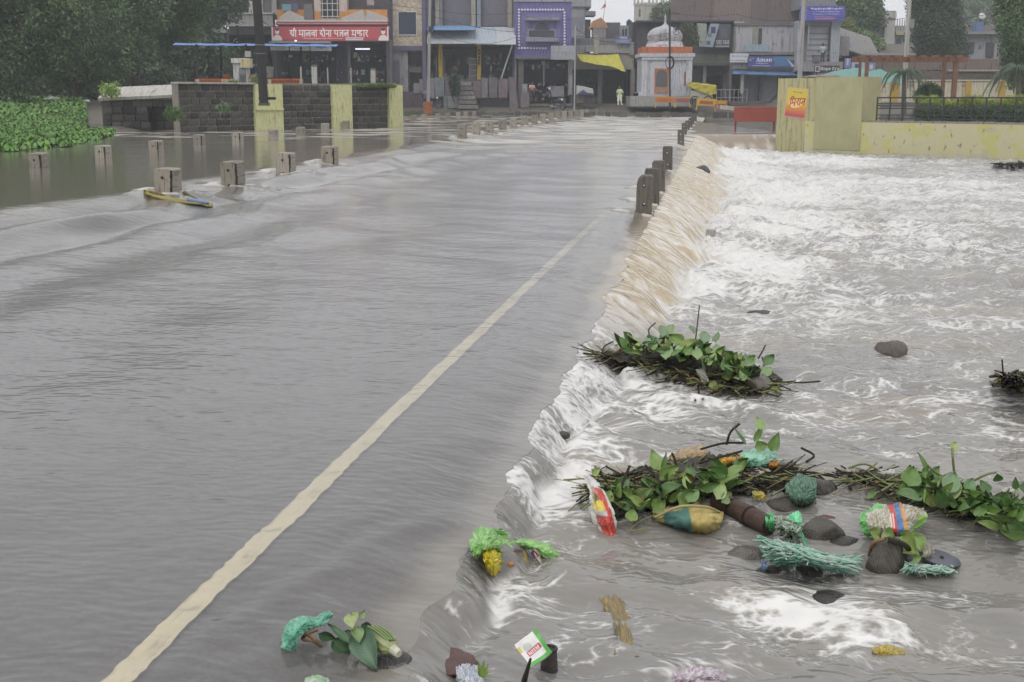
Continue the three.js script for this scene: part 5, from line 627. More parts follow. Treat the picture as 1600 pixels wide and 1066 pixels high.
// ---------- yellow river wall, tower block and poster ----------
{
  const A = onY(1256, 237, -0.75), B = onY(1600, 250, -0.75), dir = B.clone().sub(A).setY(0), L0 = dir.length(); dir.normalize(); const L = L0 + 14, turn = Math.atan2(-dir.z, dir.x);
  const t = thing('river_wall', 'long lime stained yellow river wall with a tall block at its end and a black railing on top', 'wall', [A.x, 0, A.z], turn);
  const ym = M(0xb9b388, 'stain', 0.9, { bumpScale: 0.01 }), yg = M(0xb2ae86, 'plaster', 0.9);
  // patches of paint, lime and bare plaster as dye of the wall itself
  const limeTex = dataTex(1024, 256, (x, y, o) => { const u = x / 1024, v = y / 256, st = sstep(0.1, 0.5, fbm(u * 40, v * 1.5, 4)), pt = sstep(0.0, 0.4, fbm(u * 12, v * 4, 4)), w = sstep(0.15, 0.5, fbm(u * 22 + 5, v * 5 + 3, 4)), bl = sstep(0.32, 0.6, fbm(u * 60, v * 7 + 9, 4)); let r = 190, g = 185, b = 150; const mix = (R, G, B, k) => { r = lerp(r, R, k); g = lerp(g, G, k); b = lerp(b, B, k); }; mix(186, 182, 108, 0.75 * pt); mix(184, 182, 100, 0.7 * st * (0.5 + 0.5 * pt)); mix(172, 170, 158, 0.7 * w); mix(95, 92, 76, 0.7 * bl); const n = 1 + 0.05 * noise(u * 400, v * 100); o[0] = r * n; o[1] = g * n; o[2] = b * n; }, true);
  const lime = new THREE.MeshStandardMaterial({ map: limeTex, roughness: 0.9, bumpMap: T.stain, bumpScale: 0.012 });
  const body = boxGeo(L, 2.6, 1.2); { const uv = body.attributes.uv, p = body.attributes.position; for (let i = 0; i < uv.count; i++) uv.setXY(i, (p.getX(i) + L / 2) / 14, (p.getY(i) + 1.3) / 2.6); } part(t, 'wall', body, lime, [L / 2, 0.62 - 1.3, -0.6]);
  part(t, 'coping', boxGeo(L - 2.6, 0.08, 0.5), M(0x8f8c80, 'stain', 0.9), [L / 2 + 1.3, 0.66, -0.3]);
  const k = 57 / 1900, uTw = pxBox(1278, 122, 1357, 190, A.z * -1).w;
  part(t, 'tower_block', boxGeo(uTw + 0.1, 3.2, 1.5, 3), yg, [uTw / 2 + 0.55, 2.55 - 1.6 + 0.03, -0.72]);
  part(t, 'rubble_cap', mergeGeometries([0, 1, 2, 3, 4].map((i) => { const g = new THREE.IcosahedronGeometry(0.2 + 0.04 * i, 1); g.scale(1.5, 0.35, 1); g.translate(0.2 + i * 0.28 - 0.6, 2.6 + 0.02 * (i % 2), -0.7); return g; })), M(0x9c968c, 'stone', 0.95));
  const lf = part(t, 'tower_block', boxGeo(2.15, 4.4, 1.5, 3), ym, [-0.5, 0.35, -0.75], 'tower block face that carries the poster'); lf.rotation.y = 0.12;
  const pg = new THREE.PlaneGeometry(1.02, 1.28), P = at(1244.5, 161, 55); const poster = thing('poster', 'yellow and red poster with red Devanagari lettering pasted on the end of the yellow wall', 'poster', P.toArray());
  part(poster, 'paper', new THREE.BoxGeometry(1.1, 1.36, 0.02), M(0xc9b9a2, 'plaster', 0.8)); part(poster, 'print', pg, new THREE.MeshStandardMaterial({ roughness: 0.7, map: signTex(320, 400, (g) => { g.fillStyle = '#c9b548'; g.fillRect(0, 0, 320, 400); const q = rng(3); for (let y = 180; y < 400; y += 4) { const kk = (y - 180) / 220; g.fillStyle = `rgb(${lerp(217, 186, kk)},${lerp(182, 74, kk)},${lerp(66, 70, kk)})`; g.fillRect(0, y, 320, 4); } g.fillStyle = '#e2c48a'; g.beginPath(); g.ellipse(150, 200, 110, 70, -0.2, 0, 7); g.fill(); squiggle(g, 90, 40, 150, 22, '#7b7a50', 3); g.fillStyle = '#b5545c'; g.fillRect(0, 350, 320, 50); g.translate(60, 150); g.rotate(-0.1); deva(g, [['mi', 'ra', 'aa', 'ja']], 0, 0, 88, 15, '#a83a2e', 0.15); }) }), [0, 0, 0.0125]); poster.rotation.set(0, 0.14, -0.1);
  // put the poster on the face of the block
  { const n = V3(Math.sin(turn + 0.12), 0, Math.cos(turn + 0.12)), c = t.localToWorld(V3(-0.5, 0.95, -0.75)).addScaledVector(n, 0.762), d = ray(1244.5, 161), o = V3(0, EYE, 0); poster.position.copy(o.clone().addScaledVector(d, c.clone().sub(o).dot(n) / d.dot(n))); poster.rotation.set(0, turn + 0.12, -0.1); }
  // railing: posts, rails and bars one by one
  const r = thing('railing', 'black iron railing along the top of the yellow river wall', 'railing', [A.x, 0, A.z], turn), u0 = uTw + 1.15, rl = L - u0;
  for (const [y, h] of [[1.68, 0.06], [1.22, 0.04], [0.95, 0.035], [0.8, 0.035]]) part(r, 'rail', new THREE.BoxGeometry(rl, h, 0.05), iron, [u0 + rl / 2, y, -0.3]);
  for (let u = u0; u < L; u += 0.62) part(r, 'railing_post', new THREE.BoxGeometry(0.05, 1.02, 0.05), iron, [u, 1.18, -0.301]);
  for (const y of [1.42, 1.34]) part(r, 'rail', new THREE.BoxGeometry(2.6, 0.05, 0.04), iron, [u0 + 1.3, y, -0.302]);
  // red board at the water's edge
  const q = onY(1147, 190, 0), rb = thing('red_board', 'red painted board barrier at the water beside the yellow block', 'barrier', [0, 0, 0]); const D = 62, a = pxBox(1147, 168.5, 1214, 190.5, D); rb.position.set(a.cx, a.y0, -D); part(rb, 'panel', boxGeo(a.w, a.h, 0.08), M(0xa25347, 'plaster', 0.8), [0, a.h / 2, 0]); part(rb, 'rail', boxGeo(a.w + 0.02, 0.06, 0.12), M(0xb5605a, 'plaster', 0.8), [0, a.h + 0.02, 0]); for (const x of [-0.45, 0.45]) part(rb, 'post', boxGeo(0.08, 1.8, 0.08), M(0x8a4a40, 'plaster', 0.8), [x * a.w, -0.2, -0.09]);
}
// ---------- the garden behind the wall ----------
{
  const D = 95, cw = thing('compound_wall', 'cream compound wall with yellow pilasters behind the garden', 'wall', baseAt(1500, 160, D)), b = fac(cw, D); const cr = M(0xd5cdb4, 'stain', 0.88), yp = M(0xc9a444, 'plaster', 0.85);
  b('wall', cr, 1352, 126, 1760, 166, { d: 0.3, tile: 4 }); b('coping', M(0xd9d4c2, 'stain', 0.88), 1350, 124.6, 1760, 126.4, { d: 0.5, p: 0.1 }); for (const [x0, x1] of [[1391, 1403], [1508, 1517], [1560, 1570], [1640, 1652]]) b('pilaster', yp, x0, 126, x1, 166, { d: 0.4, p: 0.08 });
  const bw = thing('retaining_wall', 'brown weathered retaining wall above the cream compound wall', 'wall', baseAt(1500, 130, 108)), c = fac(bw, 108);
  c('wall', M(0x776a62, 'stain', 0.95), 1352, 86, 1420, 134, { d: 1 }); c('wall', M(0x80726c, 'stain', 0.95), 1419, 92, 1780, 109, { d: 1, p: -0.1 }); c('coping', M(0xa9a498, 'stain', 0.9), 1480, 109, 1780, 111.6, { d: 1.3, p: 0.2 }); c('wall', M(0x6f685f, 'stone', 0.95), 1419, 111, 1780, 134, { d: 1.2, p: 0 }); c('niche', M(0x5c564f, 'stain', 0.95), 1536, 115, 1556, 132, { d: 0.2, p: 0.05 }); c('coping', M(0xa39d98, 'stain', 0.9), 1352, 83.6, 1430, 86.4, { d: 1.4, p: 0.2 });
  // pergola
  const Dp = 70, p = thing('pergola', 'rust brown wooden pergola standing in the garden', 'pergola', baseAt(1420, 156, Dp)), wd = M(0x8a6450, 'stain', 0.85);
  const beam = (a, b2, w, h, name) => { const dl = b2.clone().sub(a), m = part(p, name, boxGeo(dl.length(), h, w), wd, a.clone().lerp(b2, 0.5).sub(p.position)); m.rotation.set(0, Math.atan2(-dl.z, dl.x), Math.atan2(dl.y, Math.hypot(dl.x, dl.z))); };
  beam(at(1332, 93, Dp), at(1512, 93, Dp), 0.12, 0.3, 'beam'); beam(at(1340, 93.2, Dp + 2.4), at(1503, 93.2, Dp + 2.4), 0.12, 0.3, 'beam');
  for (let k = 0; k < 9; k++) { const x = 1346 + k * 19.2; beam(at(x - 4, 88.4 + (k % 2) * 0.1, Dp - 0.7), at(x + 5, 88.6, Dp + 3.1), 0.09, 0.16, 'rafter'); }
  for (const [x0, x1, y0, y1, DD] of [[1351, 1356, 95, 158, Dp], [1341, 1344.5, 95, 158, Dp + 2.4], [1488.5, 1495, 95, 160, Dp], [1471.5, 1476.5, 95, 158, Dp + 2.4]]) { const q = pxBox(x0, y0, x1, y1, DD); part(p, 'post', boxGeo(q.w, q.h + 0.6, q.w), wd, [q.cx - p.position.x, q.cy - 0.3 - p.position.y, -DD - p.position.z]); }
  // teal tarpaulins
  const tarp = (label, pts, D0, depth) => { const n = 46, m = 8, pos = [], uv = [], idx = []; for (let i = 0; i <= n; i++) for (let j = 0; j <= m; j++) { const u = i / n, v = j / m, x = lerp(pts[0][0], pts[pts.length - 1][0], u), yt = ramp(pts.map((q) => [q[0], q[1]]), x), yb = ramp(pts.map((q) => [q[0], q[2]]), x), q = at(x, lerp(yt, yb, v * v * 0.5 + v * 0.5), D0 + depth * (1 - v)); q.y += 0.06 * noise(u * 11, v * 3); q.z += 0.1 * noise(u * 8, v * 3 + 5); pos.push(q.x, q.y, q.z); uv.push(u * 4, v * 2); } for (let i = 0; i < n; i++) for (let j = 0; j < m; j++) { const a = i * (m + 1) + j; idx.push(a, a + 1, a + m + 1, a + 1, a + m + 2, a + m + 1); } const g = new THREE.BufferGeometry(); g.setAttribute('position', new THREE.Float32BufferAttribute(pos, 3)); g.setAttribute('uv', new THREE.Float32BufferAttribute(uv, 2)); g.setIndex(idx); g.computeVertexNormals(); return solo('tarpaulin', g, M(0x66938a, 'cloth', 0.7), label, 'tarpaulin', null); };
  tarp('teal tarpaulin stretched behind the yellow block, wider one', [[1274, 120, 124], [1300, 112, 124], [1330, 106, 124], [1352, 107, 124], [1364, 114, 124]], 80, 4); tarp('teal tarpaulin peaked between the pergola posts and the palm', [[1355, 112, 129], [1376, 107.5, 129], [1386, 113, 129], [1398, 111, 129], [1412, 117, 130]], 78, 4);
  { const pb = thing('banner', 'blue and white printed banner behind the pergola posts', 'banner', baseAt(1345, 106, 100)), c2 = fac(pb, 100); c2('sheet', M(0x7f8fc0, 'cloth', 0.8), 1320, 91, 1330, 106, { d: 0.05 }); c2('sheet', M(0xa9b4c6, 'cloth', 0.8), 1331, 97, 1352, 108, { d: 0.05 }); c2('sheet', M(0x8292c2, 'cloth', 0.8), 1356, 98, 1368, 112, { d: 0.05 }); c2('print', M(0x505a7a, 'plaster', 0.8), 1336, 100, 1342, 106, { d: 0.02, p: 0.03 }); c2('print', M(0xd0d0d6, 'plaster', 0.8), 1359, 101, 1364, 108, { d: 0.02, p: 0.03 }); c2('print', M(0xcdbfc8, 'plaster', 0.8), 1323, 92, 1326, 102, { d: 0.02, p: 0.03 }); }
  // houses on the rise
  const h1 = thing('white_house', 'white house with a brown tiled roof and a corner turret on the rise', 'house', baseAt(1385, 80, 150)), e = fac(h1, 150), wm = M(0xb2b1b2, 'stain', 0.9);
  e('wall', wm, 1330, 42, 1382, 82, { d: 6 }); { const A = pxBox(1337, 26, 1380, 43, 150), g = boxGeo(A.w, 0.15, 2.6, 3), m = part(h1, 'roof', g, M(0x6f5c58, 'stain', 0.95), [A.cx - h1.position.x, A.cy - h1.position.y, -149.5 - h1.position.z]); m.rotation.set(0.55, 0, 0.06); }
  e('tower', M(0xc3c1be, 'stain', 0.9), 1380, 22, 1396, 80, { d: 3, p: 0.6 }); e('parapet', M(0xc7c5c2, 'stain', 0.9), 1378.5, 20, 1398, 29, { d: 3.2, p: 0.8 }); for (const x of [1380, 1385, 1390, 1395]) e('merlon', wm, x, 17.5, x + 2.4, 20.2, { d: 3.2, p: 0.79 }); e('wall', M(0xa9a8a6, 'stain', 0.9), 1396, 40, 1427, 80, { d: 4, p: 0.1 }); e('balcony', M(0xb3ae93, 'stain', 0.9), 1397, 49, 1424, 55, { d: 1, p: 0.9 }); for (let k = 0; k < 7; k++) e('baluster', wm, 1398 + k * 3.9, 40 - 9, 1399.4 + k * 3.9, 49, { d: 0.1, p: 0.85 }); e('window', dk, 1357, 55, 1367, 59, { d: 0.1, p: 0.05 }); e('window', dk, 1362, 45.5, 1367, 48, { d: 0.1, p: 0.05 }); e('door', dk, 1400, 60, 1408, 75, { d: 0.1, p: 0.15 }); e('window', dk, 1411, 60, 1415, 66, { d: 0.1, p: 0.15 });
  const h2 = thing('grey_house', 'single storey grey house with a flat roof and two dark openings on the rise', 'house', baseAt(1520, 92, 125)), f = fac(h2, 125);
  f('wall', M(0xa2a3a8, 'stain', 0.9), 1484, 53, 1568, 93, { d: 6 }); f('roof_slab', M(0x8f8986, 'stain', 0.92), 1478, 38, 1562, 53, { d: 4, p: -1 }); f('roof_edge', M(0x9a9692, 'stain', 0.9), 1480, 50, 1566, 54, { d: 2, p: 0.8 }); f('window', dk, 1505, 66, 1522, 84, { d: 0.2, p: 0.08 }); f('door', M(0x6b5f5a, 'plaster', 0.9), 1540, 66, 1553, 90, { d: 0.2, p: 0.08 }); f('door_leaf', dk, 1541.5, 67.5, 1551.5, 89.5, { d: 0.2, p: 0.12 }); f('window', M(0x66646a, 'plaster', 0.9), 1487, 67, 1493, 82, { d: 0.2, p: 0.08 }); f('window', M(0x77757a, 'plaster', 0.9), 1529.5, 71, 1533.5, 76, { d: 0.2, p: 0.08 }); f('tank', M(0x6f7fa8, 'plaster', 0.8), 1525, 34, 1536, 51, { d: 1.2, p: 0.2 });
  const dish = at(1533, 28, 126), dt = thing('satellite_dish', 'small white satellite dish on the roof of the grey house', 'satellite dish', dish.toArray()); { const g = new THREE.SphereGeometry(0.5, 14, 6, 0, Math.PI * 2, 0, 0.8); g.rotateX(1.1); part(dt, 'dish', g, white); part(dt, 'mast', rod([0, -0.7, 0], [0, 0.2, 0], 0.04, 0.04, 6), iron); }
}
// ---------- barricades, yellow covered cart, kerb stones on the shore ----------
{
  const bar = (label, D, x0, x1, y0, y1, ya, rz, mats) => { const q = pxBox(x0, y0, x1, y1, D), t = thing('barricade', label, 'barricade', [q.cx, at(x0, ya, D).y, -D]); const h = q.y0 - t.position.y; part(t, 'panel', boxGeo(q.w, q.h, 0.05), mats[0], [0, h + q.h / 2, 0]); part(t, 'panel_stripe', boxGeo(q.w * 0.7, q.h * 0.5, 0.02), mats[1], [0, h + q.h / 2, 0.036]); for (const s of [-1, 1]) part(t, 'leg', rod([s * q.w * 0.46, h, 0], [s * q.w * 0.5, -0.1, 0.25], 0.03, 0.03, 6), mats[2]); for (const s of [-1, 1]) part(t, 'leg', rod([s * q.w * 0.46, h, 0], [s * q.w * 0.5, -0.1, -0.25], 0.03, 0.03, 6), mats[2]); part(t, 'frame', boxGeo(q.w + 0.08, 0.06, 0.07), mats[2], [0, h + q.h + 0.03, 0]); t.rotation.z = rz; };
  const Y = M(0xd2ac35, 'plaster', 0.7), O = M(0xcf7b34, 'plaster', 0.7), R = M(0xa85848, 'plaster', 0.7);
  bar('orange and yellow barricade standing before the temple plinth', 109, 1024, 1054, 152, 160, 166, 0, [O, M(0xbf6a30, 'plaster', 0.7), Y]); bar('reddish barricade between the temple and the yellow covered cart', 109, 1056, 1078, 153.5, 160, 166, 0, [M(0x9a6a66, 'plaster', 0.7), R, Y]); bar('tilted yellow barricade with red print in front of the covered cart', 106, 1088, 1118, 155, 165.5, 171, -0.06, [Y, R, Y]); bar('low yellow and red bar behind the tilted barricade', 110, 1118, 1136, 158, 163, 166, -0.05, [O, Y, Y]);
  { const q = pxBox(1116, 165, 1150, 171, 104), t = thing('barrier_arm', 'pale striped barrier bar lying between the tilted barricade and the red board', 'barrier', [q.cx, q.cy, -104]); part(t, 'bar', boxGeo(q.w, 0.34, 0.12), M(0xc9bfae, 'stain', 0.8)); for (const s of [-0.44, -0.3]) part(t, 'band', boxGeo(0.18, 0.36, 0.13), R, [s * q.w, 0, 0]); t.rotation.z = -0.1; }
  const t = thing('covered_cart', 'white handcart under a bright yellow sheet beside the temple', 'cart', baseAt(1097, 160, 112)), b = fac(t, 112); b('box', M(0xb9b5a9, 'stain', 0.85), 1079, 141, 1114, 154, { d: 1.8, p: 0 }); b('leg', iron, 1081, 154, 1083, 164, { d: 0.1 }); b('leg', iron, 1110, 154, 1112, 164, { d: 0.1, p: -0.1 });
  const wheel = new THREE.TorusGeometry(0.42, 0.05, 8, 20); for (const x of [1086, 1106]) { const c = at(x, 158, 111.8); part(t, 'wheel', wheel, iron, c.sub(t.position)); }
  { const n = 24, m = 10, pos = [], uv = [], idx = []; for (let i = 0; i <= n; i++) for (let j = 0; j <= m; j++) { const u = i / n, v = j / m, x = lerp(1075, 1119, u), q = at(x, 0, 112); const yt = at(x, lerp(128, 133, u), 112).y; const bot = at(x, lerp(136, 149, Math.min(1, u * 1.25)) - (u > 0.85 ? 2 : 0), 112).y, k = v < 0.5 ? v * 2 : 1, z = -112 - 0.9 + 1.05 * k + 0.1 * noise(u * 8, v * 6), y = v < 0.5 ? yt + 0.06 * noise(u * 7, v * 9) : lerp(yt, bot, (v - 0.5) * 2); q.set(x === x ? at(x, 140, 112).x : 0, y, z); pos.push(q.x - t.position.x, q.y - t.position.y, q.z - t.position.z); uv.push(u * 2, v * 2); } for (let i = 0; i < n; i++) for (let j = 0; j < m; j++) { const a = i * (m + 1) + j; idx.push(a, a + 1, a + m + 1, a + 1, a + m + 2, a + m + 1); } const g = new THREE.BufferGeometry(); g.setAttribute('position', new THREE.Float32BufferAttribute(pos, 3)); g.setAttribute('uv', new THREE.Float32BufferAttribute(uv, 2)); g.setIndex(idx); g.computeVertexNormals(); part(t, 'cover', g, M(0xbfb53c, 'plaster', 0.45)); }
  const rl = thing('railing', 'thin steel railing in front of the grey shutters', 'railing', baseAt(1145, 158, 110)), r = fac(rl, 110), st = M(0x8d8a8c, null, 0.5); for (const y of [139.5, 152]) r('rail', st, 1119, y, 1168, y + 1, { d: 0.06 }); for (let k = 0; k < 8; k++) r('bar', st, 1119.5 + k * 6.8, 140, 1120.3 + k * 6.8, 160, { d: 0.06, p: 0.01 });
  // line of kerb stones where the road meets the water
  const kr = rng(88), kg = [0, 1, 2].map((k) => { const g = boxGeo(1, 1, 1); return g; }); const K = thing('kerb', 'broken dark kerb of concrete blocks along the water beyond the causeway', 'kerb', baseAt(1000, 178, 108));
  for (let x = 680; x < 1150; x += 9 + 5 * kr()) { if (kr() < 0.12) continue; const D = 107 + 1.5 * kr(), q = at(x, 178, D), m = part(K, 'kerb_stone', kg[Math.floor(kr() * 3)], M([0x6d6963, 0x5f5b57, 0x77736c][Math.floor(kr() * 3)], 'stone', 0.92), [q.x - K.position.x, 0.14 + 0.1 * kr() - K.position.y, -D - K.position.z]); m.scale.set(0.45 + 0.3 * kr(), 0.5, 0.4); m.rotation.y = (kr() - 0.5) * 0.3; }
}
// ---------- things on the terrace ----------
{
  const D = 66, or = M(0xb5623c, 'stain', 0.85), cr = M(0xbfb7a0, 'stain', 0.88);
  const planter = (label, x0, x1) => { const t = thing('parapet', label, 'parapet', baseAt((x0 + x1) / 2, 132.5, D)), b = fac(t, D); b('rail', or, x0, 123, x1, 125.8, { d: 0.25 }); b('panel', M(0xa06a52, 'stain', 0.9), x0 + 6, 125.8, x1 - 1, 133, { d: 0.15, p: -0.05 }); b('pillar', cr, x0, 124, x0 + 6, 133, { d: 0.3, p: 0.03 }); b('pillar', cr, x1 - 2, 124, x1 + 2, 133, { d: 0.3, p: 0.03 }); for (let x = x0 + 9; x < x1 - 3; x += 4.4) b('baluster', or, x, 125.9, x + 1.8, 133, { d: 0.1, p: 0.03 }); };
  planter('orange topped low parapet on the terrace near the trees', 305, 348); planter('orange topped low parapet on the terrace beyond the black pole', 418, 470);
  const pot = (label, x, y0) => { const t = thing('flower_pot', label, 'flower pot', baseAt(x, 132.5, 64)), b = fac(t, 64); b('stand', M(0xc3b98c, 'stain', 0.88), x - 8, 123.5, x + 8, 133, { d: 0.5 }); const c = at(x - 2, 123.5, 64.2); part(t, 'pot', new THREE.LatheGeometry([[0.001, 0], [0.1, 0], [0.16, 0.14], [0.19, 0.2], [0.16, 0.21], [0.001, 0.17]].map(([a, q]) => new THREE.Vector2(a, q)), 12), M(0xb0552f, 'plaster', 0.85), c.sub(t.position)); };
  pot('terracotta pot on a cream stand before the white pillar', 356); pot('terracotta pot on a cream stand by the black leaning pole', 397);
  { const t = thing('gate_pillar', 'tall white flaring concrete pillar with a grey slatted panel, on the terrace', 'pillar', baseAt(374, 133, 68)), b = fac(t, 68); b('shaft', M(0xc4c4c2, 'stain', 0.85), 364.5, 98, 386, 134, { d: 0.8 }); b('head', M(0xcfcfcd, 'stain', 0.85), 361.5, 91, 389, 98.5, { d: 1, p: 0.1 }); b('cap', M(0xc9bd94, 'stain', 0.85), 376, 92.5, 392, 106, { d: 0.6, p: 0.15 }); b('panel', M(0x77787a, null, 0.7), 374, 106, 384, 133, { d: 0.1, p: 0.06 }); for (let k = 0; k < 6; k++) b('slat', M(0x5f6062, null, 0.7), 374.4, 116 + k * 2.8, 383.6, 117.2 + k * 2.8, { d: 0.06, p: 0.1 }); b('ball', M(0xb2b0aa, 'plaster', 0.8), 383, 80, 391, 89, { d: 0.3, p: 0.1 }); }
  const drum = (label, x0, x1, y0, D2) => { const q = pxBox(x0, y0, x1, 122, D2), t = thing('drum', label, 'drum', [q.cx, q.y0 - 0.4, -D2]); part(t, 'barrel', new THREE.CylinderGeometry(q.w / 2, q.w / 2, q.h + 0.4, 16), M(0x3a4472, 'plaster', 0.5), [0, (q.h + 0.4) / 2, 0]); part(t, 'lid', new THREE.CylinderGeometry(q.w * 0.36, q.w * 0.4, 0.16, 16), M(0xc8c8c4, null, 0.7), [0, q.h + 0.46, 0]); };
  drum('dark blue drum behind the white pillar', 391, 399, 104, 74); drum('blue drum with a white lid beside the black pole', 399, 408, 103, 73);
  { const q = pxBox(412, 104, 428, 121, 72), t = thing('tub', 'white tapering tub right behind the black pole', 'tub', [q.cx, q.y0, -72]); part(t, 'tub', new THREE.CylinderGeometry(q.w * 0.52, q.w * 0.38, q.h, 20), M(0xb3b2ac, 'stain', 0.8), [0, q.h / 2, 0]); part(t, 'soil', new THREE.CylinderGeometry(q.w * 0.48, q.w * 0.48, 0.03, 20), M(0x4a423a, 'stone', 0.95), [0, q.h + 0.005, 0]); part(t, 'plant', new THREE.IcosahedronGeometry(0.18, 1), M(0x4f5a48, 'leaf', 0.9), [0, q.h + 0.1, 0]); }
  // blue tarpaulin on poles
  { const t = thing('tarpaulin_shelter', 'flat blue tarpaulin stretched on thin dark poles above the terrace', 'shelter', baseAt(400, 133, 72)); const A = at(264, 66.8, 70), B = at(523, 69, 70), n = 60, pos = [], uv = [], idx = []; for (let i = 0; i <= n; i++) for (let j = 0; j <= 8; j++) { const u = i / n, v = j / 8, p = A.clone().lerp(B, u); p.z = -70 - v * 5; p.y += v < 0.13 ? -0.12 + 0.03 * noise(u * 30, 0) : -0.05 * Math.abs(Math.sin(u * 22)) + v * 0.15 + (v > 0.12 ? 0.02 : 0); pos.push(p.x - t.position.x, p.y - t.position.y, p.z - t.position.z + (j === 0 ? -0.1 : 0)); uv.push(u * 5, v * 2); } for (let i = 0; i < n; i++) for (let j = 0; j < 8; j++) { const a = i * 9 + j; idx.push(a, a + 1, a + 9, a + 1, a + 10, a + 9); } const g = new THREE.BufferGeometry(); g.setAttribute('position', new THREE.Float32BufferAttribute(pos, 3)); g.setAttribute('uv', new THREE.Float32BufferAttribute(uv, 2)); g.setIndex(idx); g.computeVertexNormals(); part(t, 'sheet', g, M(0x5f83bd, 'cloth', 0.7)); for (const [x, d] of [[307, 70.3], [384, 70.3], [285, 74.6], [345, 74.6], [470, 74.6]]) part(t, 'pole', rod(at(x, 69, d).sub(t.position), at(x + 1, 134, d).sub(t.position), 0.06, 0.06, 6), M(0x3a3430, null, 0.8)); }
  const stake = (label, x0, x1, y0, D2, mat, cap) => { const q = pxBox(x0, y0, x1, 133, D2), t = thing('bollard', label, 'bollard', [q.cx, q.y0, -D2]); part(t, 'post', boxGeo(q.w, q.h, q.w), mat, [0, q.h / 2, 0]); if (cap) part(t, 'cap', boxGeo(q.w * 1.15, 0.1, q.w * 1.15), M(0x77756f, 'stain', 0.9), [0, q.h + 0.04, 0]); };
  stake('white concrete bollard with a dark cap on the terrace edge', 487.5, 495, 104, 64, M(0xc3c3be, 'stain', 0.85), true); stake('shorter white concrete bollard near the terrace corner', 579.5, 586.5, 109, 66, M(0xb6b6b0, 'stain', 0.85), true); stake('thin leaning white stake beside the orange parapet', 469, 471.4, 104, 65, M(0xb0aea6, 'stain', 0.85)); stake('thin white stake between the two bollards', 511, 513, 106, 65, M(0xa9a79f, 'stain', 0.85)); stake('thin white stake before the dark shop interior', 547, 549.4, 106, 66, M(0xa9a79f, 'stain', 0.85));
}

// ---------- trees, shrubs, hyacinth bed ----------
function leafCluster(n, R, len, wid, seed) {
  const r = rng(seed), pos = [], nor = [], uv = [], idx = [];
  for (let i = 0; i < n; i++) {
    const c = V3(r() - 0.5, r() - 0.5, r() - 0.5).normalize().multiplyScalar(R * Math.cbrt(r())), d = V3(r() - 0.5, r() - 0.62, r() - 0.5).normalize(), s = d.clone().cross(V3(r() - 0.5, 1, r() - 0.5)).normalize(), u = s.clone().cross(d).normalize(), l = len * (0.7 + 0.6 * r()), w = wid * (0.7 + 0.6 * r()), b = pos.length / 3;
    const P = [c, c.clone().addScaledVector(d, l * 0.45).addScaledVector(s, w).addScaledVector(u, w * 0.3), c.clone().addScaledVector(d, l * 0.45).addScaledVector(s, -w).addScaledVector(u, w * 0.3), c.clone().addScaledVector(d, l).addScaledVector(u, -l * 0.12)];
    for (const p of P) { pos.push(p.x, p.y, p.z); const nn = u.clone().multiplyScalar(u.y < 0 ? -1 : 1); nor.push(nn.x, nn.y, nn.z); } uv.push(0.5, 0, 1, 0.5, 0, 0.5, 0.5, 1); idx.push(b, b + 1, b + 2, b + 1, b + 3, b + 2);
  }
  const g = new THREE.BufferGeometry(); g.setAttribute('position', new THREE.Float32BufferAttribute(pos, 3)); g.setAttribute('uv', new THREE.Float32BufferAttribute(uv, 2)); g.setIndex(idx); g.computeVertexNormals(); return g;
}
const leafMat = (c) => new THREE.MeshStandardMaterial({ color: c, roughness: 0.6 });
const clusters = [leafCluster(22, 0.46, 0.22, 0.05, 1), leafCluster(22, 0.46, 0.2, 0.055, 2)], fine = leafCluster(22, 0.4, 0.2, 0.05, 3);
function crown(parent, name, blobs, count, scale, mat, seed, geo = clusters[seed % 2], tint = 0.35) {
  const r = rng(seed), m = new THREE.InstancedMesh(geo, mat, count), M4 = new THREE.Matrix4(), q = new THREE.Quaternion(), e = new THREE.Euler(), col = new THREE.Color(), vol = blobs.map((b) => b[3] ** 2), tot = vol.reduce((a, b) => a + b, 0);
  for (let i = 0; i < count; i++) {
    let k = r() * tot, j = 0; while (k > vol[j] && j < blobs.length - 1) k -= vol[j++]; const b = blobs[j];
    const d = V3(r() - 0.5, r() - 0.5, r() - 0.5).normalize(), rad = b[3] * (r() < 0.75 ? 0.78 + 0.28 * r() : Math.cbrt(r()) * 0.8) * (1 + 0.28 * noise(d.x * 2.3 + seed, d.y * 2.3 + d.z * 1.7));
    const p = V3(b[0] + d.x * rad, b[1] + d.y * rad * (b[4] ?? 0.85), b[2] + d.z * rad), s = scale * (0.7 + 0.7 * r());
    e.set(r() * 6.3, r() * 6.3, r() * 6.3); M4.compose(p, q.setFromEuler(e), V3(s, s, s)); m.setMatrixAt(i, M4); const v = (1 - tint / 2 + tint * r()) * (0.72 + 0.56 * (PERM[(j * 37 + seed * 11) & 255] / 255)); col.setRGB(v * (0.92 + 0.2 * r()), v, v * (0.9 + 0.15 * r())); m.setColorAt(i, col);
  }
  m.userData.kind = 'stuff'; m.name = name; m.castShadow = m.receiveShadow = true; parent.add(m); return m;
}
const bark = M(0x4a4038, 'stone', 0.95);
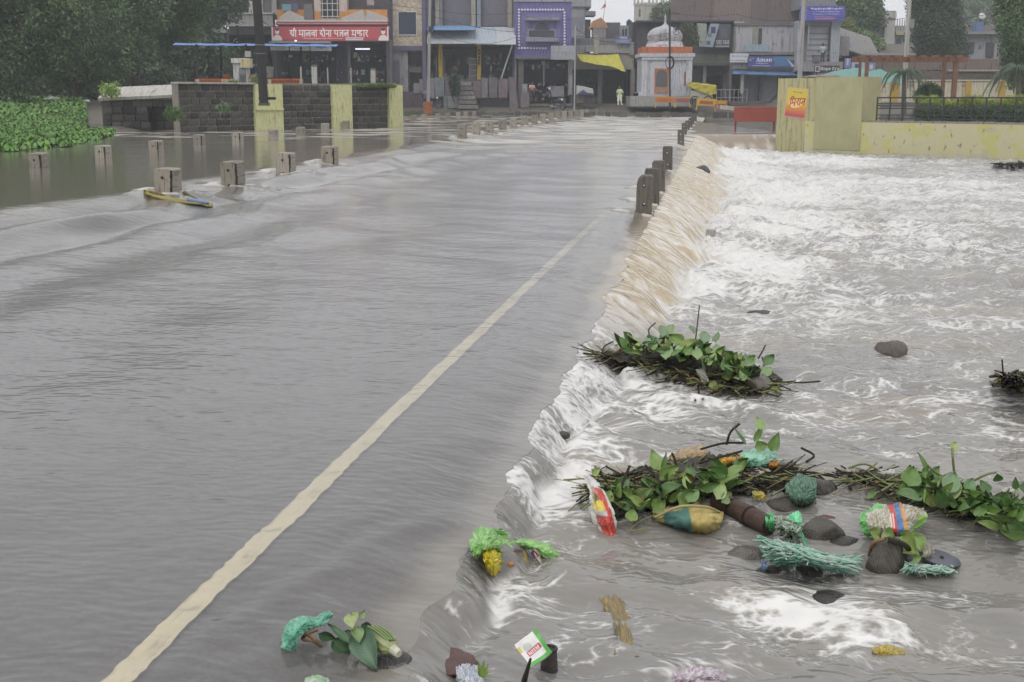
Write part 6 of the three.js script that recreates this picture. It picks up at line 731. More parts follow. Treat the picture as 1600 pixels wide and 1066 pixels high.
function tree(name, label, base, blobs, count, scale, color, seed, { trunkR = 0.28, group, geo, tint } = {}) {
  const t = thing(name, label, 'tree', base, 0, group), r = rng(seed + 500), wood = [];
  const top = blobs.reduce((a, b) => a[1] > b[1] ? a : b), mid = V3(top[0] * 0.4 + (r() - 0.5) * 0.4, top[1] * 0.5, top[2] * 0.4), curve = new THREE.CatmullRomCurve3([V3(0, -0.5, 0), V3((r() - 0.5) * 0.4, top[1] * 0.25, 0), mid, V3(top[0], top[1], top[2])]);
  const trunk = new THREE.TubeGeometry(curve, 14, 1, 9), p = trunk.attributes.position; for (let i = 0; i < p.count; i++) { const k = Math.floor(i / 10) / 14, c = curve.getPointAt(Math.min(1, k)), rr = trunkR * (1 - 0.8 * k) * (1 + 0.15 * noise(i % 10 * 0.8, k * 6 + seed)); p.setXYZ(i, c.x + (p.getX(i) - c.x) * rr, c.y + (p.getY(i) - c.y) * rr, c.z + (p.getZ(i) - c.z) * rr); } trunk.computeVertexNormals(); part(t, 'trunk', trunk, bark);
  for (const b of blobs) { const k = 0.25 + 0.45 * r(), a = curve.getPointAt(k); wood.push(tube([a, a.clone().lerp(V3(b[0], b[1], b[2]), 0.5).add(V3(0, 0.2, 0)), V3(b[0], b[1], b[2])], trunkR * 0.28, 5, 6)); } part(t, 'limbs', merge(wood), bark);
  crown(t, 'crown', blobs, count, scale, leafMat(color), seed, geo, tint); return t;
}
// a tree from pixels: foot, depth, blobs [px, py, radius px, depth offset]
function pxTree(label, fx, fy, D, bl, count, scale, color, seed, opt = {}) { const f = at(fx, fy, D), k = F / D; return tree(opt.name ?? 'tree', label, f, bl.map(([x, y, r, dz = 0]) => { const p = at(x, y, D).sub(f); return [p.x, p.y, p.z + dz, r / k]; }), count, scale, color, seed, opt); }
const G1 = 0x4e663c, G2 = 0x567044, G3 = 0x55664a, G4 = 0x63784a;
pxTree('broad dark tree hanging low over the hyacinth bed at the edge of the view', 20, 156, 74, [[-40, 20, 60], [30, 40, 60, -1], [80, 70, 50], [10, 95, 46, 1], [-40, 110, 50], [60, -20, 60], [-20, -50, 60], [25, 130, 30, 1], [100, 20, 40, 1]], 5200, 0.95, G1, 11, { trunkR: 0.4 });
pxTree('dense dark tree leaning over the low stone chamber', 125, 158, 84, [[120, 10, 62], [170, 50, 54, 1], [190, 90, 34, 1.5], [140, 95, 40], [110, 70, 44], [200, 10, 52, -1], [150, -50, 60], [210, 70, 30], [90, 105, 34, -1]], 5200, 0.95, G2, 12, { trunkR: 0.42 });
pxTree('tall dark tree with a bare trunk beside the blue tarpaulin', 214, 150, 90, [[235, -10, 56], [270, 20, 44], [215, 30, 40, 1], [300, -10, 38, 1], [250, 55, 28], [225, -60, 60], [290, 50, 20]], 3600, 0.9, G2, 13, { trunkR: 0.4 });
pxTree('lighter green tree behind the white annex', 318, 140, 132, [[312, 10, 34], [285, 30, 26], [330, -15, 26], [300, 60, 18]], 1500, 1.15, G4, 14, { trunkR: 0.25 });
pxTree('small tree with a thin trunk at the back of the hyacinth bed', 100, 150, 95, [[100, 60, 26], [90, 85, 20], [118, 80, 20]], 900, 0.9, G2, 15, { trunkR: 0.14 });
{ // wood added behind the trees to block sky light and keep them dark
  const t = solo('added_treeline', new THREE.BufferGeometry(), bark); scene.remove(t); taken.set('added_treeline', 0);
  const bl = []; const r = rng(41); for (let i = 0; i < 46; i++) { const x = -120 + 470 * (i / 46) + 30 * r(), D = 104 + 22 * r(), p = at(x, 150 - 200 * r(), D); bl.push([p.x, p.y, p.z, 2.4 + 1.2 * r()]); } for (let i = 0; i < 30; i++) { const x = -120 + 380 * (i / 30), p = at(x, 145 - 14 * r(), 92 + 8 * r()); bl.push([p.x, p.y, p.z, 1.5 + 0.6 * r()]); }
  const m = crown(scene, numbered('added_treeline'), bl, 15000, 1.5, leafMat(0x43543a), 42); m.userData = { label: 'added dark wood behind the trees beyond the hyacinth bed', category: 'added_treeline', kind: 'stuff' };
}
pxTree('big rounded dark tree rising behind the tall white building', 1340, 80, 150, [[1338, 0, 30], [1350, 25, 22, 1], [1325, 30, 22], [1345, -25, 30], [1330, 50, 18, 1], [1356, 8, 16]], 2200, 1.35, G2, 21, { trunkR: 0.5 });
pxTree('yellowish creeper covered small tree beside the tall white building', 1322, 72, 128, [[1322, 40, 8], [1324, 52, 8], [1321, 62, 7]], 320, 0.8, 0x7d8a4e, 22, { trunkR: 0.1, tint: 0.5 });
pxTree('tall shaggy dark green tree between the turret house and the grey house', 1458, 98, 116, [[1458, -10, 30], [1462, 20, 34], [1455, 45, 30, 1], [1465, 70, 32], [1450, 85, 24, 1], [1440, 10, 16], [1478, 50, 24], [1482, 85, 18, 1], [1436, 28, 10]], 3200, 1.05, 0x45553c, 23, { trunkR: 0.4 });
[[1492, 40, 22], [1512, 26, 22], [1535, 22, 24], [1560, 18, 24], [1584, 26, 20]].forEach(([x, y, r], i) => pxTree(`hazy grey green tree on the hill, ${ORD[i]} beyond the shaggy tree`, x, 66, 210 + 6 * i, [[x, y, r], [x - 9, y + 14, r * 0.7, 1], [x + 10, y + 16, r * 0.7], [x + 3, y - 8, r * 0.5]], 900, 2.1, 0x64745a, 30 + i, { group: 'hazy trees on the hill' }));
pxTree('dark leafy tree at the garden edge beside the grey house', 1600, 150, 84, [[1602, 20, 40], [1585, 60, 26, 1], [1610, 90, 34], [1582, 92, 20, 1], [1630, 40, 50], [1600, 115, 22], [1590, -20, 30]], 2800, 0.95, G2, 24, { trunkR: 0.35 });
pxTree('pale green leafy shrub below the white turret house', 1355, 92, 140, [[1355, 68, 15], [1342, 74, 12], [1368, 74, 12], [1356, 82, 14, 1]], 700, 1.1, 0x6f8656, 25, { name: 'shrub', trunkR: 0.12 });
pxTree('green bushy tree behind the temple dome and the old tower', 1040, 40, 182, [[1040, 18, 12], [1050, 24, 10], [1030, 24, 8]], 420, 1.5, 0x5c6d4e, 26, { trunkR: 0.15 });
pxTree('wild shrub growing on the dark building beside the temple dome', 1082, 76, 117, [[1078, 50, 9], [1072, 46, 7], [1080, 62, 8]], 300, 0.75, 0x56644a, 27, { name: 'shrub', trunkR: 0.06 });
pxTree('narrow dark shrub standing by the steps of the awning shop', 709, 150, 115.6, [[709, 122, 7], [710, 132, 7], [711, 143, 6]], 420, 0.42, 0x35472f, 28, { name: 'shrub', trunkR: 0.05 });
// garden: clipped round bush, palms, hedge, lawn
{
  const c = at(1451, 146, 64), f = at(1451, 162, 64), t = thing('topiary_bush', 'clipped round dark green bush behind the black railing', 'bush', f); part(t, 'trunk', rod([0, -0.6, 0], [0, 0.5, 0], 0.09, 0.07, 8), bark); const p = c.sub(f); crown(t, 'crown', [[p.x, p.y, p.z, 0.5, 0.9], [p.x - 0.2, p.y - 0.1, p.z, 0.42], [p.x + 0.22, p.y - 0.08, p.z, 0.42]], 1300, 0.34, leafMat(0x33482f), 51, fine);
  const palm = (label, px, fy, D, topY, n, len, seed, lean = 0) => { const f = at(px, fy, D), tp = at(px + lean, topY, D).sub(f), r = rng(seed), t = thing('palm_tree', label, 'palm', f); part(t, 'trunk', rod(V3(0, -0.4, 0), tp, 0.14, 0.1, 10), M(0x77705f, 'stone', 0.95)); const gm = leafMat(0x4f6046);
    for (let k = 0; k < n; k++) { const a = k / n * 6.283 + r() * 0.4, up = 0.2 + 0.75 * r(), L = len * (0.8 + 0.4 * r()), d = V3(Math.cos(a), 0, Math.sin(a)), P = []; for (let i = 0; i <= 8; i++) { const u = i / 8; P.push(tp.clone().addScaledVector(d, L * u * (1 - 0.25 * u)).add(V3(0, L * (up * u - (0.9 + up * 0.6) * u * u), 0))); } const gs = [tube(P, 0.018, 4, 10)]; const pos = [], idx = []; for (let i = 1; i < 24; i++) { const u = i / 24, q = new THREE.CatmullRomCurve3(P).getPoint(u), side = d.clone().cross(V3(0, 1, 0)), ll = 0.42 * Math.sin(Math.PI * (0.12 + 0.83 * u)) * L / 2; for (const s of [-1, 1]) { const b = pos.length / 3, e = q.clone().addScaledVector(side, s * ll * 0.72).addScaledVector(d, ll * 0.45).add(V3(0, -ll * 0.75 - 0.05 * r(), 0)), w = d.clone().multiplyScalar(0.022); for (const v of [q.clone().sub(w), q.clone().add(w), e]) pos.push(v.x, v.y, v.z); idx.push(b, b + 1, b + 2); } } const g = new THREE.BufferGeometry(); g.setAttribute('position', new THREE.Float32BufferAttribute(pos, 3)); g.setAttribute('uv', new THREE.Float32BufferAttribute(new Float32Array(pos.length / 3 * 2), 2)); g.setIndex(idx); g.computeVertexNormals(); gs.push(g); part(t, 'frond', merge(gs), gm); } };
  palm('young feathery palm behind the railing near the yellow block', 1413, 166, 66, 112, 17, 1.5, 61); palm('drooping palm at the garden edge under the dark leafy tree', 1592, 168, 60, 108, 17, 1.9, 62);
  // one low hedge, yellow green on top, and the lawn before it
  const hedge = thing('hedge', 'low hedge with bright yellow green tops behind the black railing', 'hedge', at(1530, 172, 57.5)); const hb = [], hy = [], r = rng(66); for (let x = 1440; x < 1720; x += 7) { const dep = 58.5 - (x - 1450) * 0.033, p = at(x, 176 + 3 * r(), dep).sub(hedge.position); hb.push([p.x, p.y, p.z, 0.34]); const q = at(x, 161 + 5 * r() + 4 * Math.sin(x * 0.09), dep + 0.7).sub(hedge.position); hy.push([q.x, q.y, q.z, 0.26]); }
  crown(hedge, 'foliage', hb, 4200, 0.3, leafMat(0x44563a), 67, fine); crown(hedge, 'new_growth', hy, 3600, 0.28, leafMat(0x8a9a3f), 68, fine, 0.5);
  const grass = (name, label, n, place, color, h, seed) => { const r = rng(seed), g = leafCluster(9, 0.06, h, 0.008, seed); { const p = g.attributes.position; } const m = new THREE.InstancedMesh(g, leafMat(color), n), M4 = new THREE.Matrix4(), q = new THREE.Quaternion(); for (let i = 0; i < n; i++) { const p = place(r); q.setFromEuler(new THREE.Euler(Math.PI + (r() - 0.5) * 0.5, r() * 6.3, (r() - 0.5) * 0.5)); const s = 0.7 + 0.8 * r(); M4.compose(p, q, V3(s, s, s)); m.setMatrixAt(i, M4); m.setColorAt(i, new THREE.Color().setScalar(0.75 + 0.5 * r())); } m.name = numbered(name); scene.add(m); tag(m, label, 'grass', null, 'stuff'); };
  grass('grass', 'green lawn behind the black railing', 9000, (r) => { const x = 13.6 + 14 * r(), D = 58.5 + 9 * r() - (x - 13.2) * 0.9; return V3(x, groundY(x, D) + 0.05, -D); }, 0x4f6a3c, 0.16, 71);
  grass('grass', 'strip of grass on the terrace edge above the yellow pillars', 5000, (r) => { const px = 520 + 95 * Math.sqrt(r()), q = at(px, 132.5, 64 + 5 * r()); q.y = 2.26; return q; }, 0x64784a, 0.13, 72);
  grass('grass', 'sparse weeds at the water edge below the stone slabs', 2600, (r) => { const px = 630 + 130 * r(), D = 108 + 5 * r(), q = at(px, 170, D); q.y = groundY(q.x, D); return q; }, 0x55633f, 0.3, 73);
}
// floating hyacinth bed on the still water
{
  const g = (() => { const gs = [], r = rng(81); for (let k = 0; k < 9; k++) { const a = k / 9 * 6.28 + r(), el = 0.35 + 0.8 * r(), L = 0.16 + 0.12 * r(), d = V3(Math.cos(a) * Math.cos(el), Math.sin(el), Math.sin(a) * Math.cos(el)), p = d.clone().multiplyScalar(L), leaf = new THREE.CircleGeometry(0.075 + 0.02 * r(), 7); leaf.scale(1, 1.25, 1); leaf.rotateX(-0.5 - 0.6 * r()); leaf.rotateY(-a + Math.PI / 2 + (r() - 0.5)); leaf.translate(p.x, p.y, p.z); gs.push(leaf); } return mergeGeometries(gs); })();
  const r = rng(82), n = 34000, m = new THREE.InstancedMesh(g, new THREE.MeshStandardMaterial({ color: 0x5c853a, roughness: 0.5 }), n), M4 = new THREE.Matrix4(), q = new THREE.Quaternion(); let i = 0;
  const edge = [[-60, 240], [0, 236], [60, 232], [110, 226], [150, 222], [182, 214], [196, 206], [190, 196]];
  while (i < n) { const px = -120 + 318 * r(), D = 36 * Math.pow(88 / 36, r()), x = (px - CX) / F * D * 1.02; const front = ramp(edge, px) + 5 * noise(px * 0.06, 3) + 3 * noise(px * 0.3, 9), gy = Math.max(0.09, groundY(x, D)), py = HORIZON + (EYE - gy) * F / D * 0.98; if (py > front || (px > 156 && D > 55) || (D > 60 && r() < 0.5)) continue; const h = gy + 0.02 + 0.14 * Math.max(0, noise(x * 0.7, D * 0.5)) * sstep(240, 225, py); q.setFromEuler(new THREE.Euler((r() - 0.5) * 0.5, r() * 6.3, (r() - 0.5) * 0.5)); const s = 0.42 + 0.4 * r() + 0.5 * sstep(50, 80, D); M4.compose(V3(x, h, -D), q, V3(s, s * (0.8 + 0.6 * r()), s)); m.setMatrixAt(i, M4); const v = 0.55 + 0.7 * r(); m.setColorAt(i, new THREE.Color(v * (0.8 + 0.5 * r()), v, v * 0.9)); i++; }
  m.name = numbered('water_hyacinth'); scene.add(m); tag(m, 'wide bed of green water hyacinth floating below the dark trees', 'water hyacinth', null, 'stuff');
  for (const [x, y, D, w, c, l] of [[82, 157, 78, 1.0, 0xc9ccc6, 'white crumpled plastic heap at the back of the hyacinth bed'], [55, 158, 78, 0.6, 0xb7bab2, 'smaller pale plastic scrap at the back of the hyacinth bed'], [135, 158, 74, 0.4, 0xbfc1bd, 'little white plastic scrap nearest the stone chamber']]) { const p = at(x, y, D), g2 = new THREE.IcosahedronGeometry(w / 2, 3), a = g2.attributes.position; for (let k = 0; k < a.count; k++) { const n2 = 1 + 0.35 * noise(a.getX(k) * 6 + x, a.getZ(k) * 6 + a.getY(k) * 4); a.setXYZ(k, a.getX(k) * n2, a.getY(k) * n2 * 0.45, a.getZ(k) * n2); } g2.computeVertexNormals(); solo('plastic_scrap', g2, M(c, 'plaster', 0.5), l, 'plastic scrap').position.copy(p); }
  // plants growing on the stone: chamber roof, chamber side, block wall
  const plant = (name, label, x, y, D, r0, n, c, sc) => { const p = at(x, y, D), t = thing(name, label, 'plant', p); part(t, 'stem', merge([0, 1, 2, 3].map((k) => tube([V3(0, -r0, -0.1), V3((k - 1.5) * r0 * 0.3, -r0 * 0.2, 0), V3((k - 1.5) * r0 * 0.5, r0 * 0.4, 0.1)], 0.015, 4, 6))), bark); crown(t, 'foliage', [[0, 0, 0, r0], [r0 * 0.6, -r0 * 0.2, 0, r0 * 0.6], [-r0 * 0.6, -r0 * 0.1, 0, r0 * 0.6]], Math.round(n * 0.3), sc * 0.9, leafMat(c), 90 + n, clusters[0], 0.7); };
  plant('plant', 'yellow green sprigs growing on the low chamber roof', 172, 141, 57.5, 0.36, 170, 0x86a054, 0.5); plant('plant', 'bright green weeds in the gap beside the stone chamber', 272, 178, 55, 0.3, 200, 0x52702f, 0.36); plant('plant', 'small fern growing out of the dark stone blocks', 348, 168, 54.2, 0.2, 80, 0x6f8a62, 0.36); plant('plant', 'green tuft beside the terracotta pot at the black pole', 404, 127, 62, 0.3, 140, 0x6c8450, 0.4); plant('plant', 'green tuft at the foot of the white gate pillar', 364, 130, 63, 0.26, 120, 0x62784a, 0.4);
}
// ---------- people and motorcycles on the far shore ----------
// bones: [x, y, z, r] pairs joined with a smooth minimum and meshed as one surface; colours by the nearest bone
function body(bones, size, res, colors) {
  const mc = new MarchingCubes(res, new THREE.MeshBasicMaterial(), false, false, 120000), n = res, half = size / 2, pa = V3(), ba = V3(), q = V3();
  const B = bones.map(([a, b, ra, rb, c]) => ({ a: V3(...a), b: V3(...b), ra, rb, c }));
  const dist = (p, o) => { ba.copy(o.b).sub(o.a); pa.copy(p).sub(o.a); const h = clamp(pa.dot(ba) / Math.max(1e-6, ba.lengthSq())); return pa.addScaledVector(ba, -h).length() - lerp(o.ra, o.rb, h); };
  for (let k = 0; k < n; k++) for (let j = 0; j < n; j++) for (let i = 0; i < n; i++) { q.set((i - n / 2) / (n / 2) * half, (j - n / 2) / (n / 2) * half + half * 0.96, (k - n / 2) / (n / 2) * half); let s = 0; for (const o of B) s += Math.exp(-42 * dist(q, o)); mc.field[i + j * n + k * n * n] = s > 1e-30 ? Math.log(s) / 42 : -1; }
  mc.isolation = 0; mc.update(); const cnt = mc.count, pos = mc.positionArray.slice(0, cnt * 3), nor = mc.normalArray.slice(0, cnt * 3), col = new Float32Array(cnt * 3);
  for (let i = 0; i < cnt; i++) { const x = pos[i * 3] *= half, y = pos[i * 3 + 1] = pos[i * 3 + 1] * half + half * 0.96, z = pos[i * 3 + 2] *= half; q.set(x, y, z); let best = 9, c = 0; for (const o of B) { const d = dist(q, o); if (d < best) { best = d; c = o.c; } } const k = new THREE.Color(colors[c]); col[i * 3] = k.r; col[i * 3 + 1] = k.g; col[i * 3 + 2] = k.b; }
  const g = new THREE.BufferGeometry(); g.setAttribute('position', new THREE.BufferAttribute(pos, 3)); g.setAttribute('color', new THREE.BufferAttribute(col, 3)); const w = mergeVertices(g, 1e-4); w.computeVertexNormals(); return w;
}
function person(label, pos, turn, pose, colors) {
  const t = thing('person', label, 'person', pos, turn); const J = pose;
  const limbs = (a, b, c, r, k1, k2) => [[a, b, r[0], r[1], k1], [b, c, r[1], r[2], k2]];
  const bones = [[J.hip, J.chest, 0.135, 0.165, 0], [J.chest, J.neck, 0.15, 0.07, 0], [J.neck, J.head, 0.055, 0.06, 2], [J.head, [J.head[0], J.head[1] + 0.09, J.head[2]], 0.085, 0.09, 2], [[J.head[0], J.head[1] + 0.13, J.head[2] - 0.02], [J.head[0], J.head[1] + 0.13, J.head[2] - 0.03], 0.088, 0.08, 3], [[J.head[0], J.head[1] + 0.03, J.head[2] + 0.08], [J.head[0], J.head[1] + 0.01, J.head[2] + 0.1], 0.018, 0.02, 2],
    ...J.arms.flatMap(([s, e, h]) => [...limbs(s, e, h, [0.06, 0.05, 0.035], 0, 2), ...[-0.02, -0.007, 0.007, 0.02].map((o) => [h, [h[0] + o, h[1] - 0.1, h[2] + 0.02], 0.026, 0.011, 2]), [h, [h[0] + 0.03, h[1] - 0.05, h[2] + 0.045], 0.02, 0.012, 2]]),
    ...J.legs.flatMap(([a, k, f]) => [...limbs(a, k, f, [0.1, 0.075, 0.06], 1, 1), [f, [f[0], f[1] - 0.02, f[2] + 0.15], 0.045, 0.035, 4]])];
  part(t, 'body', body(bones, 2.0, 64, colors), new THREE.MeshStandardMaterial({ vertexColors: true, roughness: 0.85 })); return t;
}
{
  const walk = { hip: [0, 0.92, 0], chest: [0, 1.25, 0.02], neck: [0, 1.44, 0.02], head: [0, 1.53, 0.04], arms: [[[-0.19, 1.38, 0], [-0.27, 1.12, -0.04], [-0.24, 0.9, 0.06]], [[0.19, 1.38, 0], [0.27, 1.13, -0.06], [0.25, 0.9, -0.02]]], legs: [[[-0.09, 0.9, 0], [-0.08, 0.5, 0.14], [-0.07, 0.07, 0.16]], [[0.09, 0.9, 0], [0.12, 0.5, 0], [0.16, 0.08, -0.16]]] };
  const stand = { ...walk, legs: [[[-0.09, 0.9, 0], [-0.1, 0.5, 0.02], [-0.11, 0.06, 0]], [[0.09, 0.9, 0], [0.1, 0.5, 0.02], [0.11, 0.06, 0]]], arms: [[[-0.19, 1.38, 0], [-0.32, 1.14, 0.02], [-0.38, 0.98, 0.16]], [[0.19, 1.38, 0], [0.26, 1.12, -0.02], [0.24, 0.88, 0.02]]] };
  const sit = { hip: [0, 0.52, 0], chest: [0, 0.86, 0.05], neck: [0, 1.05, 0.08], head: [0, 1.14, 0.11], arms: [[[-0.19, 0.99, 0.05], [-0.25, 0.74, 0.12], [-0.14, 0.6, 0.32]], [[0.19, 0.99, 0.05], [0.25, 0.74, 0.12], [0.14, 0.6, 0.32]]], legs: [[[-0.1, 0.5, 0], [-0.13, 0.5, 0.42], [-0.12, 0.07, 0.46]], [[0.1, 0.5, 0], [0.13, 0.5, 0.42], [0.12, 0.07, 0.46]]] };
  person('person in a pale green shirt and white trousers walking before the garage', at(968, 166, 107), -0.35, walk, [0xb4c79b, 0xc9ccb6, 0x6b4a38, 0x1d1a1a, 0x3a302a]);
  const st = thing('stool', 'low wooden stool under the seated person', 'stool', at(831, 150.5, 116.2)); part(st, 'seat', boxGeo(0.5, 0.06, 0.45), M(0x8a5a38, 'plaster', 0.85), [0, 0.4, 0]); for (const x of [-0.2, 0.2]) for (const z of [-0.18, 0.18]) part(st, 'leg', boxGeo(0.05, 0.38, 0.05), M(0x6a4630, 'plaster', 0.85), [x, 0.19, z]); 
  person('person in a pink shirt sitting in the dark shop of the purple house', at(831, 150.5, 116.2), 0.1, sit, [0xc29590, 0x3c3644, 0x5a4032, 0x1a1818, 0x2a2624]);
  person('person in a pale grey shirt standing on the ledge before the wide shutter', at(1285, 97, 116.9), -0.3, stand, [0xa6b4b4, 0x3d3c44, 0x5a4236, 0x1a1818, 0x2a2624]);
}
function motorcycle(label, pos, turn, tank) {
  const t = thing('motorcycle', label, 'motorcycle', pos, turn), blk = M(0x1f1f22, null, 0.6), met = M(0x9a9a9e, null, 0.35), tk = M(tank, null, 0.35);
  for (const x of [-0.64, 0.64]) { const w = part(t, 'wheel', new THREE.TorusGeometry(0.27, 0.055, 10, 28), blk, [x, 0.32, 0]); part(w, 'rim', new THREE.TorusGeometry(0.215, 0.018, 6, 24), met); part(w, 'spokes', merge([0, 1, 2, 3, 4, 5].map((k) => rod([0, 0, 0], [0.21 * Math.cos(k * 1.047), 0.21 * Math.sin(k * 1.047), 0], 0.008, 0.008, 4))), met); }
  part(t, 'frame', merge([rod([-0.64, 0.32, 0.07], [-0.1, 0.4, 0.07], 0.025), rod([-0.64, 0.32, -0.07], [-0.1, 0.4, -0.07], 0.025), rod([0.64, 0.32, 0.08], [0.44, 0.92, 0.08], 0.024), rod([0.64, 0.32, -0.08], [0.44, 0.92, -0.08], 0.024), rod([0.42, 0.8, 0], [-0.1, 0.4, 0], 0.03), rod([0.42, 0.85, 0], [-0.75, 0.72, 0], 0.03)]), blk);
  part(t, 'engine', (() => { const g = new THREE.SphereGeometry(0.2, 12, 8); g.scale(1.1, 1, 0.7); g.translate(0, 0.42, 0); return g; })(), M(0x55555a, null, 0.5)); part(t, 'fuel_tank', (() => { const g = new THREE.SphereGeometry(0.2, 16, 10); g.scale(1.45, 0.75, 0.75); g.translate(0.18, 0.84, 0); return g; })(), tk); part(t, 'seat', (() => { const g = new THREE.CapsuleGeometry(0.1, 0.5, 4, 10); g.rotateZ(Math.PI / 2); g.scale(1, 0.7, 1.3); g.translate(-0.38, 0.82, 0); return g; })(), blk);
  part(t, 'exhaust', rod([0.0, 0.3, 0.14], [-0.75, 0.34, 0.16], 0.03, 0.05), met); part(t, 'mudguard', new THREE.TorusGeometry(0.34, 0.04, 6, 14, 1.7).translate(0.64, 0.32, 0), tk); part(t, 'mudguard', new THREE.TorusGeometry(0.34, 0.045, 6, 14, 1.7).rotateZ(0.9).translate(-0.64, 0.32, 0), tk); part(t, 'handlebar', rod([0.42, 1.02, -0.34], [0.42, 1.02, 0.34], 0.018), met); part(t, 'headlight', (() => { const g = new THREE.SphereGeometry(0.1, 12, 8); g.translate(0.52, 0.9, 0); return g; })(), M(0xd9d9d6, null, 0.25)); part(t, 'tail_light', new THREE.BoxGeometry(0.06, 0.08, 0.14), M(0x8a3030, null, 0.4), [-0.82, 0.74, 0]); part(t, 'side_stand', rod([-0.05, 0.3, 0.1], [-0.1, 0.0, 0.3], 0.015), blk); return t;
}
motorcycle('black motorcycle parked side on beside the orange footed pole', at(674, 169, 112), 0.05, 0x2a2a3a); motorcycle('dark motorcycle with a white headlamp parked before the purple house', at(871, 172, 110), -0.75, 0x33405a); motorcycle('dark motorcycle half hidden in the shop of the purple house', at(855, 154, 116.4), -1.2, 0x2a2c34);
// ---------- debris stranded along the downstream edge ----------
const surf = (p) => { const s = sOf(p), t = tOf(p); return t < TE ? deckY(s, t) : poolY(s, t); };
function wp(px, py, h = 0) { let p = onY(px, py, -0.2 + h); for (let i = 0; i < 6; i++) p = onY(px, py, surf(p) + h); return p; }
const kAt = (p) => F / Math.hypot(p.x, p.y - EYE, p.z) * 1;                     // pixels per metre near a place
const view = (p) => V3(0, EYE, 0).sub(p).normalize();
const green = [0x6b8c46, 0x587a3c, 0x7f9c52, 0x61854c, 0x93a85e, 0x4a6a35].map((c) => { const m = new THREE.MeshPhysicalMaterial({ color: c, roughness: 0.42, map: T.leaf, side: THREE.DoubleSide }); return m; });
function leafGeo(A, B, w, roll, cup = 0.25, bend = 0.15) {
  const ax = B.clone().sub(A), L = ax.length(); ax.normalize(); const v = view(A), s = ax.clone().cross(v).normalize(), n = s.clone().cross(ax).normalize(); s.applyAxisAngle(ax, roll); n.applyAxisAngle(ax, roll);
  const nu = 9, nv = 6, pos = [], uv = [], idx = [];
  for (let i = 0; i <= nu; i++) for (let j = 0; j <= nv; j++) { const u = i / nu, q = (j / nv - 0.5) * 2, hw = w * 0.5 * Math.pow(Math.sin(Math.PI * (0.05 + 0.95 * Math.pow(u, 0.72))), 0.85) * (1 - 0.25 * u); const p = A.clone().addScaledVector(ax, L * u).addScaledVector(s, hw * q).addScaledVector(n, w * cup * q * q * 0.5 - L * bend * (u - 0.3) * (u - 0.3) + w * 0.03 * Math.cos(q * 9)); pos.push(p.x, p.y, p.z); uv.push(u, (q + 1) / 2); }
  for (let i = 0; i < nu; i++) for (let j = 0; j < nv; j++) { const a = i * (nv + 1) + j; idx.push(a, a + 1, a + nv + 1, a + 1, a + nv + 2, a + nv + 1); }
  const g = new THREE.BufferGeometry(); g.setAttribute('position', new THREE.Float32BufferAttribute(pos, 3)); g.setAttribute('uv', new THREE.Float32BufferAttribute(uv, 2)); g.setIndex(idx); g.computeVertexNormals(); return g;
}
function leaf(t, a, b, wpx, roll, mi, cup) { const A = wp(...a), B = wp(b[0], b[1], b[2]); const g = leafGeo(A, B, wpx / kAt(A), roll, cup); g.translate(-t.position.x, -t.position.y, -t.position.z); return part(t, 'leaf', g, typeof mi === 'number' ? green[mi % green.length] : mi); }
const dryLeaf = new THREE.MeshPhysicalMaterial({ color: 0x8a8048, roughness: 0.55, map: T.leaf });
const local = (g, t) => g.translate(-t.position.x, -t.position.y, -t.position.z);
const twigM = M(0x4f4538, 'stone', 0.9), stemM = M(0x7d8a55, 'plaster', 0.6), strawM = M(0x8a7d52, 'plaster', 0.85), rockM = M(0x5b564f, 'stone', 0.62), rockW = M(0x46423e, 'stone', 0.35);
function twig(t, pts, r, mat = twigM, name = 'twig') { return part(t, name, local(tube(pts.map((q) => wp(...q)), r, 6, pts.length * 6), t), mat); }
